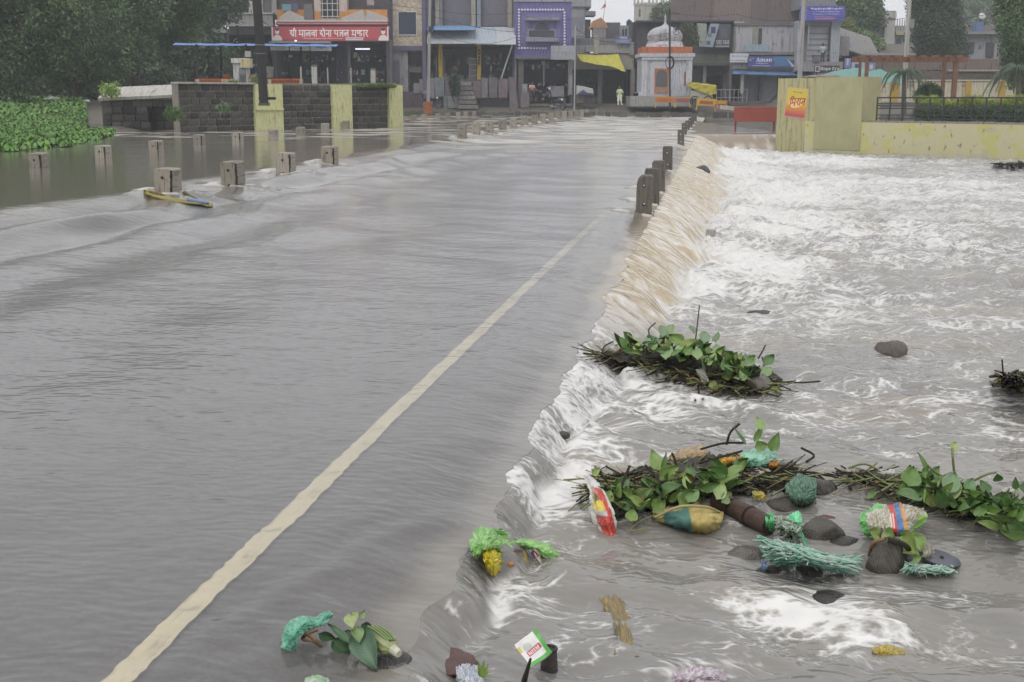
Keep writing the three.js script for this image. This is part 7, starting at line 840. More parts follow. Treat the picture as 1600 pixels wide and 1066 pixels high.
// a draped sheet: rows of [px, py, height above the water], crumpled between them
function drape(rows, nu, nv, crumple, seed, color, freq = 1) {
  const R = rows.map((row) => row.map(([x, y, k]) => wp(x, y, k > 0 ? k * 0.72 : k))), pos = [], uv = [], idx = [], col = [], c = new THREE.Color();
  const sizeU = R[0][0].distanceTo(R[0][R[0].length - 1]) + 0.02;
  const curveRows = R.map((r) => new THREE.CatmullRomCurve3(r, false, 'centripetal'));
  const grid = []; for (let i = 0; i <= nu; i++) { const colPts = curveRows.map((k) => k.getPoint(i / nu)), cc = colPts.length > 2 ? new THREE.CatmullRomCurve3(colPts, false, 'centripetal') : null; grid.push([]); for (let j = 0; j <= nv; j++) grid[i].push(cc ? cc.getPoint(j / nv) : colPts[0].clone().lerp(colPts[1], j / nv)); }
  for (let i = 0; i <= nu; i++) for (let j = 0; j <= nv; j++) {
    const p = grid[i][j], du = grid[Math.min(nu, i + 1)][j].clone().sub(grid[Math.max(0, i - 1)][j]), dv = grid[i][Math.min(nv, j + 1)].clone().sub(grid[i][Math.max(0, j - 1)]), n = du.cross(dv).normalize(); if (n.dot(view(p)) < 0) n.negate();
    const u = i / nu, v = j / nv, f = 5 * freq, d = (1 - Math.abs(noise(u * f + seed, v * f * 0.8 + seed * 2)) * 2.2) * 0.7 + (1 - Math.abs(noise(u * f * 1.9 + v * 2 + seed, v * f * 1.6 + 5)) * 2.2) * 0.28 + 0.08 * noise(u * f * 4, v * f * 4 + seed);
    const q = p.clone().addScaledVector(n, crumple * (d + 0.34 * (PERM[(i * 13 + j * 57 + seed * 7) & 511 & 255] / 255 - 0.5))); pos.push(q.x, q.y, q.z); uv.push(u * 2, v * 2); const k = color(u, v, d); c.set(k); col.push(c.r, c.g, c.b);
  }
  for (let i = 0; i < nu; i++) for (let j = 0; j < nv; j++) { const a = i * (nv + 1) + j; idx.push(a, a + 1, a + nv + 1, a + 1, a + nv + 2, a + nv + 1); }
  const g = new THREE.BufferGeometry(); g.setAttribute('position', new THREE.Float32BufferAttribute(pos, 3)); g.setAttribute('uv', new THREE.Float32BufferAttribute(uv, 2)); g.setAttribute('color', new THREE.Float32BufferAttribute(col, 3)); g.setIndex(idx); g.computeVertexNormals(); return g;
}
const plastic = new THREE.MeshPhysicalMaterial({ vertexColors: true, roughness: 0.32, flatShading: true, side: THREE.DoubleSide }), woven = new THREE.MeshStandardMaterial({ vertexColors: true, roughness: 0.8, map: T.cloth, bumpMap: T.cloth, bumpScale: 0.002, side: THREE.DoubleSide });
function fibres(l, rows, n, cols, seed) { const r = rng(seed), sets = cols.map(() => []); for (let i = 0; i < n; i++) { const v = r() * (rows.length - 1), a = rows[Math.floor(v)], b = rows[Math.min(rows.length - 1, Math.floor(v) + 1)], k = v % 1, m = a.length, lo = r() * 0.55 * (m - 1), hi = Math.min(m - 1, lo + (0.25 + 0.6 * r()) * (m - 1)), P = []; for (let q = 0; q <= 5; q++) { const u = lerp(lo, hi, q / 5), j = Math.min(m - 2, Math.floor(u)), f = u - j, at3 = (row) => row[j].map((x, c) => lerp(x, row[j + 1][c], f)), A = at3(a), B = at3(b); const e = (q === 5 || q === 0 ? 2.4 : 1) * (1 + 1.4 * r() * r()); P.push(wp(lerp(A[0], B[0], k) + 5 * e * (r() - 0.5), lerp(A[1], B[1], k) + 5 * e * (r() - 0.4), Math.max(0.004, lerp(A[2], B[2], k) + 0.022 * (r() - 0.2)))); } sets[i % cols.length].push(tube(P, 0.0022 + 0.003 * r(), 4, 12)); } sets.forEach((s, i) => setStuff(part(l, 'fibre', local(merge(s), l), M(cols[i], 'cloth', 0.75)))); }
const pick = (list, u, v, s = 1) => list[Math.min(list.length - 1, Math.floor((noise(u * 6 * s + 3, v * 6 * s + 8) * 0.5 + 0.5) * list.length))];
function rock(label, px, py, rpx, squash, seed, mat = rockM, h = 0, name = 'rock', cat = 'rock', stretch = 1) {
  const p = wp(px, py, h), r = rpx / kAt(p), g = new THREE.IcosahedronGeometry(1, 5), a = g.attributes.position; const cuts = []; const q = rng(seed); for (let k = 0; k < 9; k++) cuts.push([V3(q() - 0.5, q() - 0.3, q() - 0.5).normalize(), 0.72 + 0.25 * q()]);
  for (let i = 0; i < a.count; i++) { const d = V3(a.getX(i), a.getY(i), a.getZ(i)); for (const [n, k] of cuts) { const e = d.dot(n) - k; if (e > 0) d.addScaledVector(n, -e * 0.9); } const m = 1 + 0.1 * noise(d.x * 2 + seed, d.y * 2 + d.z * 2) + 0.04 * noise(d.x * 7, d.z * 7 + d.y * 5 + seed); a.setXYZ(i, d.x * r * m * stretch, d.y * r * m * squash, d.z * r * m); }
  const w = mergeVertices((g.deleteAttribute('normal'), g.deleteAttribute('uv'), g), 1e-5); w.computeVertexNormals(); const uv = []; const b = w.attributes.position; for (let i = 0; i < b.count; i++) uv.push(b.getX(i) * 2.2 + b.getY(i), b.getZ(i) * 2.2 + b.getY(i)); w.setAttribute('uv', new THREE.Float32BufferAttribute(uv, 2)); const m = solo(name, w, mat, label, cat); m.position.copy(p); return m;
}
// scattered leaves between given places; the base sits in the raft, the tip leans out
function leaves(t, n, poly, seed, size, { up = 0.06, mats } = {}) {
  const r = rng(seed); for (let i = 0; i < n; i++) { const k = r() * (poly.length - 1), a = poly[Math.floor(k)], b = poly[Math.min(poly.length - 1, Math.floor(k) + 1)], u = k % 1, x = lerp(a[0], b[0], u) + (r() - 0.5) * a[2], y = lerp(a[1], b[1], u) + (r() - 0.5) * a[3], ang = -Math.PI / 2 + (r() - 0.5) * 2.9, L = size * (0.5 + 0.95 * r()), h = up * (0.3 + r()), X = x + Math.cos(ang) * L, Y = y + Math.sin(ang) * L * 0.8;
    leaf(t, [x, y, h], [X, Y, h + 0.05 * r() + 0.03], L * (0.42 + 0.34 * r()), (r() - 0.5) * 2.4, r() < 0.06 ? dryLeaf : Math.floor(r() * 6), 0.1 + 0.8 * r() * r());
    if (r() < 0.6) twigs(t, [[x - 6 + 12 * r(), y + 14 * r() + 4, 0.0], [(x + X) / 2 + 5 * (r() - 0.5), (y + Y) / 2 + 6, h * 0.6], [x, y, h]], 0.006, stemM); } }
const loose = new Map();
function twigs(t, pts, r, mat = twigM) { const k = t.uuid + mat.uuid; if (!loose.has(k)) loose.set(k, { t, mat, list: [] }); loose.get(k).list.push(local(tube(pts.map((q) => wp(...q)), r, 5, 6), t)); }
function tangle(t, n, poly, seed, len, r0 = 0.006, mats = [twigM, twigM, strawM, stemM], h = 0.05) { const r = rng(seed); for (let i = 0; i < n; i++) { const k = r() * (poly.length - 1), a = poly[Math.floor(k)], b = poly[Math.min(poly.length - 1, Math.floor(k) + 1)], u = k % 1, x = lerp(a[0], b[0], u) + (r() - 0.5) * a[2], y = lerp(a[1], b[1], u) + (r() - 0.5) * a[3], an = (r() - 0.5) * 2.2 + (r() < 0.5 ? 0 : Math.PI), L = len * (0.4 + r()); twigs(t, [[x, y, h * r()], [x + Math.cos(an) * L / 2, y + Math.sin(an) * L / 4 + 4 * (r() - 0.5), h * (0.3 + r())], [x + Math.cos(an) * L, y + Math.sin(an) * L / 2, h * r()]], r0 * (0.5 + r()), mats[Math.floor(r() * mats.length)]); } }
// dark sodden mass that carries a raft
function mass(t, rows, seed, c = [0x2f2a22, 0x3a3428, 0x40402c]) { part(t, 'root_mass', local(drape(rows.map((r) => r.map(([x, y, h]) => [x, y, h * 0.55])), 70, 24, 0.028, seed, (u, v) => pick(c, u, v, 5), 4.5), t), woven); }
// raft 1: long green raft at the foot of the fall
{
  const t = thing('hyacinth_raft', 'long raft of uprooted water hyacinth and twigs reaching out from the fall', 'hyacinth raft', wp(1080, 570));
  mass(t, [[[945, 553, 0], [1010, 545, 0.04], [1080, 548, 0.08], [1150, 560, 0.05], [1215, 590, 0]], [[940, 556, 0.04], [1010, 556, 0.12], [1090, 570, 0.15], [1160, 585, 0.1], [1222, 600, 0.02]], [[935, 560, -0.02], [1010, 578, -0.02], [1080, 600, -0.02], [1140, 612, -0.02], [1215, 612, -0.02]]], 3);
  const path = [[985, 545, 30, 16], [1040, 545, 40, 24], [1090, 552, 40, 30], [1140, 572, 40, 30], [1180, 582, 20, 16]]; leaves(t, 150, path, 5, 21, { up: 0.14 }); tangle(t, 520, [[940, 553, 30, 8], [1000, 560, 40, 16], [1080, 588, 50, 22], [1150, 600, 50, 16], [1200, 604, 30, 8]], 6, 34, 0.0042);
  for (const [a, b, w, k, m] of [[[1035, 525, 0.16], [1037, 500, 0.22], 17, 0.2, 1], [[1045, 525, 0.16], [1050, 498, 0.22], 18, -0.3, 0], [[1085, 520, 0.18], [1079, 505, 0.2], 15, 0.6, 1], [[1100, 535, 0.2], [1104, 512, 0.24], 20, 0.1, 3], [[985, 530, 0.1], [974, 518, 0.12], 14, 0.2, 1], [[1118, 535, 0.16], [1122, 517, 0.2], 14, -0.5, 1], [[1138, 572, 0.12], [1152, 550, 0.18], 26, 0.2, 2], [[1160, 572, 0.12], [1182, 552, 0.16], 24, -0.3, 0], [[1090, 560, 0.2], [1078, 530, 0.2], 24, 0.5, 2], [[1040, 560, 0.16], [1046, 532, 0.18], 24, -0.2, 2], [[1062, 565, 0.18], [1066, 540, 0.2], 22, 0.3, 0], [[1130, 590, 0.1], [1150, 575, 0.12], 20, 0.3, 4], [[1110, 598, 0.06], [1122, 610, 0.03], 16, 0.2, 4], [[1205, 606, 0.02], [1222, 612, 0.02], 10, 0.2, 4]]) leaf(t, a, b, w, k, m);
  for (const p of [[[960, 556, 0.03], [930, 554, 0.05], [912, 552, 0.06]], [[1085, 545, 0.15], [1090, 505, 0.25], [1093, 478, 0.3]], [[1020, 540, 0.1], [1014, 515, 0.16], [1024, 505, 0.2]], [[1220, 597, 0.02], [1250, 598, 0.02], [1282, 596, 0.02]], [[1090, 600, 0.04], [1092, 615, 0.02], [1086, 626, 0.01]], [[1185, 560, 0.1], [1192, 548, 0.14], [1196, 540, 0.16]], [[940, 552, 0.06], [946, 540, 0.08], [958, 534, 0.1]]]) twig(t, p, 0.006);
  rock('rounded pale grey stone lying at the end of the long hyacinth raft', 1187, 598, 20, 0.75, 31, M(0x827d74, 'stone', 0.7), 0.02); 
  const sc = thing('plastic_scrap', 'torn white plastic strip caught on the front of the long hyacinth raft', 'plastic scrap', wp(1098, 590)); part(sc, 'film', local(drape([[[1086, 578, 0.12], [1100, 577, 0.12]], [[1092, 588, 0.08], [1106, 592, 0.07]], [[1096, 600, 0.04], [1108, 602, 0.03]]], 10, 10, 0.012, 9, (u, v) => pick([0xa9aaa4, 0x8f908a, 0xb9b8b0], u, v)), sc), plastic);
}
// raft 2: tangled raft with the log
{
  const t = thing('hyacinth_raft', 'tangled raft of hyacinth, reeds and litter stranded around the brown log', 'hyacinth raft', wp(1080, 760));
  mass(t, [[[925, 755, 0], [1000, 735, 0.05], [1080, 720, 0.08], [1150, 715, 0.08], [1230, 735, 0.03]], [[930, 780, 0.06], [1010, 765, 0.1], [1080, 750, 0.1], [1150, 745, 0.1], [1240, 752, 0.04]], [[960, 815, -0.02], [1030, 795, 0.03], [1090, 778, 0.04], [1160, 775, 0.03], [1240, 770, 0]]], 13);
  leaves(t, 95, [[950, 775, 30, 30], [1000, 785, 40, 30], [1060, 760, 40, 26], [1110, 765, 40, 24], [1140, 735, 20, 14]], 15, 25, { up: 0.1 }); tangle(t, 800, [[930, 762, 30, 30], [1000, 760, 60, 40], [1080, 745, 70, 36], [1160, 735, 60, 26], [1230, 745, 40, 18]], 16, 44, 0.0036);
  for (const [a, b, w, k, m] of [[[1030, 735, 0.14], [1018, 702, 0.22], 26, 0.3, 2], [[1034, 735, 0.14], [1042, 706, 0.22], 13, 0.8, 0], [[1030, 745, 0.12], [1062, 728, 0.16], 26, 0.3, 2], [[1178, 690, 0.16], [1194, 662, 0.26], 14, 0.6, 2], [[1192, 672, 0.24], [1182, 650, 0.28], 18, 0.2, 2], [[1205, 705, 0.12], [1217, 676, 0.22], 20, 0.1, 0], [[1165, 695, 0.14], [1146, 665, 0.22], 10, 0.9, 5], [[1180, 700, 0.12], [1200, 694, 0.14], 20, 0, 2], [[1062, 790, 0.1], [1075, 768, 0.14], 24, 0.3, 2], [[1075, 785, 0.12], [1092, 762, 0.14], 22, -0.2, 0], [[1120, 780, 0.12], [1132, 750, 0.14], 24, 0.2, 4], [[1105, 770, 0.12], [1112, 748, 0.14], 22, 0.1, 4], [[1128, 785, 0.1], [1145, 768, 0.1], 20, 0.2, 0], [[985, 815, 0.05], [990, 795, 0.08], 22, 0, 2], [[985, 792, 0.06], [989, 818, 0.02], 15, 0.1, 4], [[1020, 800, 0.06], [1040, 780, 0.1], 28, 0.2, 2], [[1015, 792, 0.08], [1008, 770, 0.1], 24, -0.4, 0], [[938, 795, 0.08], [940, 750, 0.12], 26, 0.2, 0], [[965, 765, 0.1], [985, 745, 0.12], 26, 0.3, 1], [[925, 742, 0.16], [938, 731, 0.18], 14, 0.2, 4]]) leaf(t, a, b, w, k, m);
  for (const p of [[[1050, 745, 0.08], [1056, 725, 0.14], [1050, 708, 0.18]], [[1135, 695, 0.1], [1142, 675, 0.18], [1156, 662, 0.22]], [[1095, 702, 0.06], [1130, 693, 0.1], [1165, 692, 0.1]], [[1080, 728, 0.05], [1120, 716, 0.1], [1160, 705, 0.08]], [[1035, 780, 0.12], [1025, 745, 0.14], [1008, 727, 0.18]], [[970, 765, 0.1], [975, 750, 0.14], [984, 728, 0.2]], [[950, 755, 0.1], [938, 740, 0.14], [926, 735, 0.16]], [[1205, 740, 0.04], [1260, 738, 0.05], [1300, 744, 0.03]], [[1300, 744, 0.03], [1320, 752, 0.02], [1330, 765, 0.01]], [[1270, 738, 0.04], [1282, 745, 0.03], [1296, 760, 0.02]], [[1260, 722, 0.01], [1272, 712, 0.03], [1252, 700, 0.05]], [[935, 762, 0.1], [990, 768, 0.12], [1040, 752, 0.12]]]) twig(t, p, 0.0065);
  const litter = (name, label, rows, cols, cr, mat = plastic, fq = 1) => { const q = rows[Math.floor(rows.length / 2)][0], l = thing(name, label, name.replace('_', ' '), wp(...q)); part(l, 'film', local(drape(rows, 26, 16, cr, 7 + label.length, (u, v) => pick(cols, u, v, 1.4), fq), l), mat); return l; };
  litter('plastic_bag', 'teal plastic bag spread on top of the tangled raft beside the marigolds', [[[1160, 706, 0.1], [1185, 704, 0.12], [1212, 706, 0.08]], [[1160, 716, 0.13], [1186, 718, 0.15], [1212, 716, 0.1]], [[1166, 727, 0.08], [1188, 730, 0.08], [1208, 728, 0.05]]], [0x6fa58c, 0x88b8a0, 0x5d9678], 0.014);
  litter('flower_heap', 'yellow and orange marigold scraps on the tangled raft', [[[1124, 718, 0.1], [1160, 715, 0.11]], [[1124, 722, 0.12], [1160, 720, 0.12]], [[1126, 728, 0.08], [1158, 724, 0.08]]], [0xc0a838, 0xb5642f, 0xd0b840, 0xbf5a35], 0.016, woven, 3); litter('flower_heap', 'small orange marigold beside the teal bag on the raft', [[[1202, 722, 0.06], [1215, 720, 0.06]], [[1202, 728, 0.08], [1216, 728, 0.07]], [[1203, 735, 0.04], [1214, 735, 0.03]]], [0xc08a2f, 0xb5742a], 0.012, woven, 3);
  litter('paper_scrap', 'white torn paper scrap hanging over the tangled raft', [[[1143, 730, 0.12], [1152, 732, 0.12]], [[1141, 745, 0.1], [1154, 744, 0.1]], [[1146, 756, 0.06], [1150, 755, 0.06]]], [0xb9b8a8, 0xa9a898], 0.008); litter('plastic_scrap', 'flat pale grey plastic piece lying beyond the white paper scrap', [[[1170, 732, 0.06], [1200, 729, 0.06]], [[1172, 738, 0.07], [1204, 737, 0.06]], [[1176, 745, 0.04], [1212, 748, 0.02]]], [0x9a9a98, 0xa9a9a6, 0x8d8d8c], 0.006); litter('plastic_scrap', 'soaked tan sheet under water behind the tangled raft', [[[1045, 712, 0.02], [1075, 700, 0.02], [1100, 697, 0.02]], [[1045, 720, 0.035], [1075, 712, 0.04], [1104, 706, 0.03]], [[1050, 728, 0.01], [1080, 726, 0.01], [1106, 716, 0.01]]], [0x9b8257, 0x8a7450, 0xa98f60], 0.01);
  litter('plastic_scrap', 'small yellow wrapper between the log and the green netting', [[[1176, 768, 0.05], [1190, 770, 0.05]], [[1175, 773, 0.06], [1196, 775, 0.05]], [[1178, 779, 0.03], [1198, 782, 0.02]]], [0xb5a440, 0x8f8a5a], 0.01);
  // log, wrapper, sack
  const lg = thing('log', 'wet brown log with dark rings, wrapped in green plastic at one end', 'log', wp(1165, 803)); { const a = wp(1122, 782, 0.05), b = wp(1203, 822, 0.05), n = 26, P = []; const g = rod(a, b, 0.048, 0.044, 18); part(lg, 'trunk', local(g, lg), M(0x5a4238, 'stone', 0.6)); for (const u of [0.3, 0.62]) { const c = a.clone().lerp(b, u), e = a.clone().lerp(b, u + 0.03); part(lg, 'ring', local(rod(c, e, 0.0495, 0.0485, 18), lg), M(0x3d2c26, 'stone', 0.7)); } }
  const wr = thing('wrapper', 'torn white and red wrapper with a yellow patch, standing in the flow', 'wrapper', wp(940, 790)); const wc = (u, v) => { if (u < 0.2) return 0xc9c8c6; if (v < 0.2 || v > 0.84) return pick([0xbcb8b0, 0xcac7c0], u, v); if (u > 0.44 && u < 0.62 && v < 0.62) return 0xd0b83a; if (u >= 0.62 && u < 0.68 && v < 0.66) return 0xb7b5b2; if (v < 0.5 && u < 0.44) return 0xb5847c; return pick([0xb04038, 0xbf4a3e, 0xa63a36], u, v); };
  part(wr, 'film', local(drape([[[912, 742, 0.16], [922, 772, 0.12], [922, 800, 0.05], [940, 836, -0.02]], [[926, 748, 0.18], [936, 775, 0.17], [945, 805, 0.12], [955, 838, 0.0]], [[934, 756, 0.16], [950, 778, 0.15], [960, 805, 0.1], [965, 832, -0.02]]].map((r) => r), 40, 24, 0.008, 3, wc), wr), plastic);
  const sk = thing('sack', 'cream woven sack with a green printed panel, half sunk beside the log', 'sack', wp(1075, 812)); const scol = (u, v) => { if (u < 0.12) return 0xb5a86a; if (u < 0.48 && v > 0.3) return pick([0x4f7a6c, 0x47706a], u, v); return pick([0xc3b06c, 0xb5a260, 0xcdbb7c], u, v); };
  part(sk, 'body', local(drape([[[1018, 804, -0.01], [1060, 790, 0.03], [1095, 788, 0.03], [1126, 800, 0.0]], [[1022, 806, 0.04], [1060, 800, 0.12], [1095, 800, 0.12], [1130, 806, 0.03]], [[1024, 811, 0.02], [1065, 815, 0.11], [1098, 818, 0.12], [1124, 818, 0.04]], [[1030, 818, -0.03], [1068, 832, -0.03], [1096, 838, -0.03], [1120, 830, -0.03]]], 44, 26, 0.012, 21, scol), sk), woven); part(sk, 'hem', local(tube([wp(1024, 808, 0.06), wp(1062, 792, 0.12), wp(1100, 792, 0.12), wp(1124, 800, 0.06)], 0.006, 6, 30), sk), M(0xb9ad7c, 'cloth', 0.8)); part(sk, 'drawstring', local(tube([wp(1020, 806, 0.05), wp(1000, 815, 0.03), wp(985, 830, 0.02), wp(1010, 826, 0.02)], 0.004, 5, 24), sk), M(0x8a8456, 'cloth', 0.8));
}
// teal plastic and cloth beyond the log
{
  const teal = [0x6aa48e, 0x7db49e, 0x97c0ac, 0x5a9680, 0xa9c8b8], pale = [0x8fb7a4, 0xa4c2b0, 0x7da893, 0xb4c8ba];
  const cl = (label, rows, cols, cr, nu, nv, fray, mat = woven) => { const q = rows[Math.floor(rows.length / 2)][1], l = thing('plastic_cloth', label, 'plastic cloth', wp(...q)); part(l, 'cloth', local(drape(rows, nu, nv, cr, label.length, (u, v) => pick(cols, u, v, 1.5), label.startsWith('long') ? 0.85 : 0.7), l), mat); if (/fray|pale teal/.test(label)) fibres(l, rows, Math.round(fray * 2.6), [cols[0], cols[2], cols[cols.length - 1], 0xb9cdbf], fray); if (fray) { const r = rng(label.length), last = rows[rows.length - 1], gs = []; for (let i = 0; i < fray; i++) { const u = r() * (last.length - 1), a = last[Math.floor(u)], b = last[Math.min(last.length - 1, Math.floor(u) + 1)], x = lerp(a[0], b[0], u % 1), y = lerp(a[1], b[1], u % 1), h = lerp(a[2], b[2], u % 1); const an = (r() - 0.4) * 2.4, L = 3 + 16 * r() * r(); gs.push(tube([wp(x, y - 2, h + 0.012), wp(x + Math.sin(an) * L * 0.5, y + L * 0.4 * Math.cos(an), h + 0.01), wp(x + Math.sin(an) * L, y + L * 0.7 * Math.cos(an), h * 0.4)], 0.0016 + 0.0014 * r(), 4, 5)); } setStuff(part(l, 'fringe', local(merge(gs), l), M(0x9fbfae, 'cloth', 0.8))); } return l; };
  cl('bright green plastic knotted around the end of the brown log', [[[1196, 802, 0.1], [1208, 803, 0.1]], [[1196, 815, 0.12], [1210, 815, 0.12]], [[1198, 830, 0.02], [1208, 833, 0.0]]], [0x5ab070, 0x4f9f68, 0x6fc084], 0.008, 16, 18, 0, plastic);
  cl('pale frayed cloth strip trailing from the log end', [[[1210, 808, 0.08], [1230, 812, 0.1], [1250, 822, 0.08]], [[1212, 818, 0.1], [1230, 824, 0.12], [1248, 832, 0.09]], [[1216, 828, 0.03], [1230, 838, 0.03], [1242, 842, 0.02]]], [0x9aa68f, 0xaab49c, 0x86957f], 0.014, 30, 18, 26);
  cl('bright green plastic corner standing up between the stones', [[[1232, 808, 0.12], [1246, 801, 0.16], [1252, 806, 0.13]], [[1234, 818, 0.1], [1246, 816, 0.13], [1252, 822, 0.09]], [[1240, 824, 0.04], [1246, 828, 0.05], [1250, 832, 0.03]]], [0x66c08a, 0x74cb96, 0x57ad7a], 0.01, 18, 14, 0, plastic);
  { const l = thing('plastic_strap', 'narrow green plastic strap hanging from the bright corner to the long cloth', 'strap', wp(1254, 840)); part(l, 'strap', local(drape([[[1242, 824, 0.08], [1250, 836, 0.05], [1259, 854, 0.02]], [[1247, 822, 0.08], [1256, 836, 0.05], [1265, 856, 0.02]]], 20, 3, 0.003, 2, () => 0x55a070), l), plastic); }
  cl('long frayed teal plastic cloth draped over the wet stones', [[[1182, 840, 0.08], [1215, 848, 0.09], [1250, 855, 0.09], [1290, 868, 0.08], [1345, 872, 0.03]], [[1186, 846, 0.1], [1216, 856, 0.13], [1252, 864, 0.13], [1292, 876, 0.1], [1342, 878, 0.05]], [[1190, 856, 0.07], [1218, 866, 0.11], [1256, 872, 0.11], [1295, 882, 0.08], [1338, 884, 0.03]], [[1200, 876, 0.03], [1225, 882, 0.03], [1260, 878, 0.06], [1298, 890, 0.02], [1335, 892, 0.01]]], teal.concat(pale), 0.014, 90, 36, 60);
  cl('pale teal strip of plastic cloth washing past the dark upright stone', [[[1412, 880, 0.02], [1440, 884, 0.03], [1490, 886, 0.015]], [[1414, 886, 0.04], [1442, 889, 0.045], [1488, 890, 0.025]], [[1418, 891, 0.01], [1445, 894, 0.01], [1484, 895, 0.005]]], pale, 0.01, 36, 10, 20);
  cl('teal scrap of cloth behind the dark upright stone', [[[1396, 845, 0.06], [1416, 852, 0.05]], [[1398, 858, 0.07], [1420, 864, 0.05]], [[1402, 870, 0.03], [1422, 874, 0.02]]], teal, 0.012, 16, 16, 8);
  const nb = thing('netting', 'crumpled ball of green netting on the wet stones', 'netting', wp(1252, 765)); part(nb, 'net', local(drape([[[1232, 758, 0.05], [1252, 744, 0.07], [1274, 752, 0.05]], [[1230, 766, 0.1], [1252, 758, 0.15], [1274, 764, 0.1]], [[1236, 778, 0.06], [1252, 778, 0.11], [1272, 778, 0.06]], [[1240, 786, -0.02], [1254, 792, -0.02], [1268, 786, -0.02]]], 44, 34, 0.016, 5, (u, v) => pick([0x5a7f68, 0x6f9279, 0x466a56, 0x7d9c84], u, v, 4), 2.6), nb), woven);
  const bl = thing('plastic_scrap', 'small blue plastic scrap on the mud below the long teal cloth', 'plastic scrap', wp(1192, 885)); part(bl, 'film', local(drape([[[1187, 876, 0.04], [1198, 880, 0.04]], [[1188, 885, 0.05], [1200, 886, 0.04]], [[1190, 892, 0.01], [1199, 890, 0.01]]], 10, 8, 0.008, 4, () => 0x7f95b0), bl), plastic);
}
// stones
[[1284, 768, 25, 0.85, 1, 'dark wet stone beside the green netting ball', rockW], [1283, 835, 36, 0.7, 2, 'large flat topped wet stone below the bright green corner', rockM], [1268, 892, 26, 0.6, 3, 'brown stone under the long teal cloth', rockM], [1210, 896, 22, 0.4, 4, 'low muddy stone at the end of the long teal cloth', rockW], [1392, 552, 25, 0.85, 5, 'lone rounded grey boulder standing in the open current', M(0x6b635c, 'stone', 0.6)], [1240, 790, 34, 0.35, 7, 'flat muddy stone behind the pale frayed strip', rockM], [1170, 870, 30, 0.45, 8, 'smooth grey hump of stone with water sliding over it', M(0x6a665f, 'stone', 0.3)], [1320, 845, 22, 0.3, 9, 'low stone between the big flat stone and the printed packet', rockW], [1190, 755, 44, 0.35, 10, 'flat grey slab of stone behind the raft litter', M(0x77736c, 'stone', 0.5)], [880, 680, 11, 0.7, 11, 'small dark stone in the froth at the deck edge', rockW], [1420, 945, 44, 0.24, 12, 'flat dark stone just breaking the water beyond the froth', rockW], [1030, 985, 42, 0.2, 13, 'sunken dark stone beside the submerged yellow cloth', rockW], [940, 1048, 55, 0.22, 14, 'low dark stone beside the white and green packet', rockW], [1290, 812, 14, 0.4, 17, 'small reddish brick piece among the wet stones', M(0x7d4f44, 'stone', 0.7)], [1096, 268, 13, 0.8, 18, 'dark rock standing in the brown fall', rockW], [590, 1035, 40, 0.3, 19, 'dark stone under the grey green cabbage leaf', rockW], [690, 1035, 46, 0.2, 20, 'reddish patch of sunken brick beside the vegetables', M(0x6a4c46, 'stone', 0.5)], [1188, 490, 16, 0.35, 21, 'dark rock breaking the white water beyond the long raft', rockW], [1292, 935, 26, 0.3, 22, 'wet stone wedge where the water breaks below the teal cloth', rockW], [1590, 815, 26, 0.4, 23, 'dark wet stone under the end of the broad hyacinth raft', rockW]].forEach(([x, y, r, sq, sd, l, m]) => rock(l, x, y, r, sq, sd, m, sq < 0.25 ? -0.05 : -0.012, 'rock', 'rock', sq < 0.5 ? 1.3 : 1));
rock('dark upright stone standing among the teal cloth scraps', 1386, 878, 32, 1.35, 41, rockM, 0.02);
{ const p = wp(1109, 384), g = new THREE.CylinderGeometry(0.075, 0.085, 0.34, 18, 1); g.translate(0, 0.08, 0); const m = solo('concrete_stub', g, M(0xaaa6a0, 'stain', 0.85), 'pale round concrete stub standing at the foot of the fall', 'concrete post'); m.position.copy(p); m.rotation.z = -0.06; }
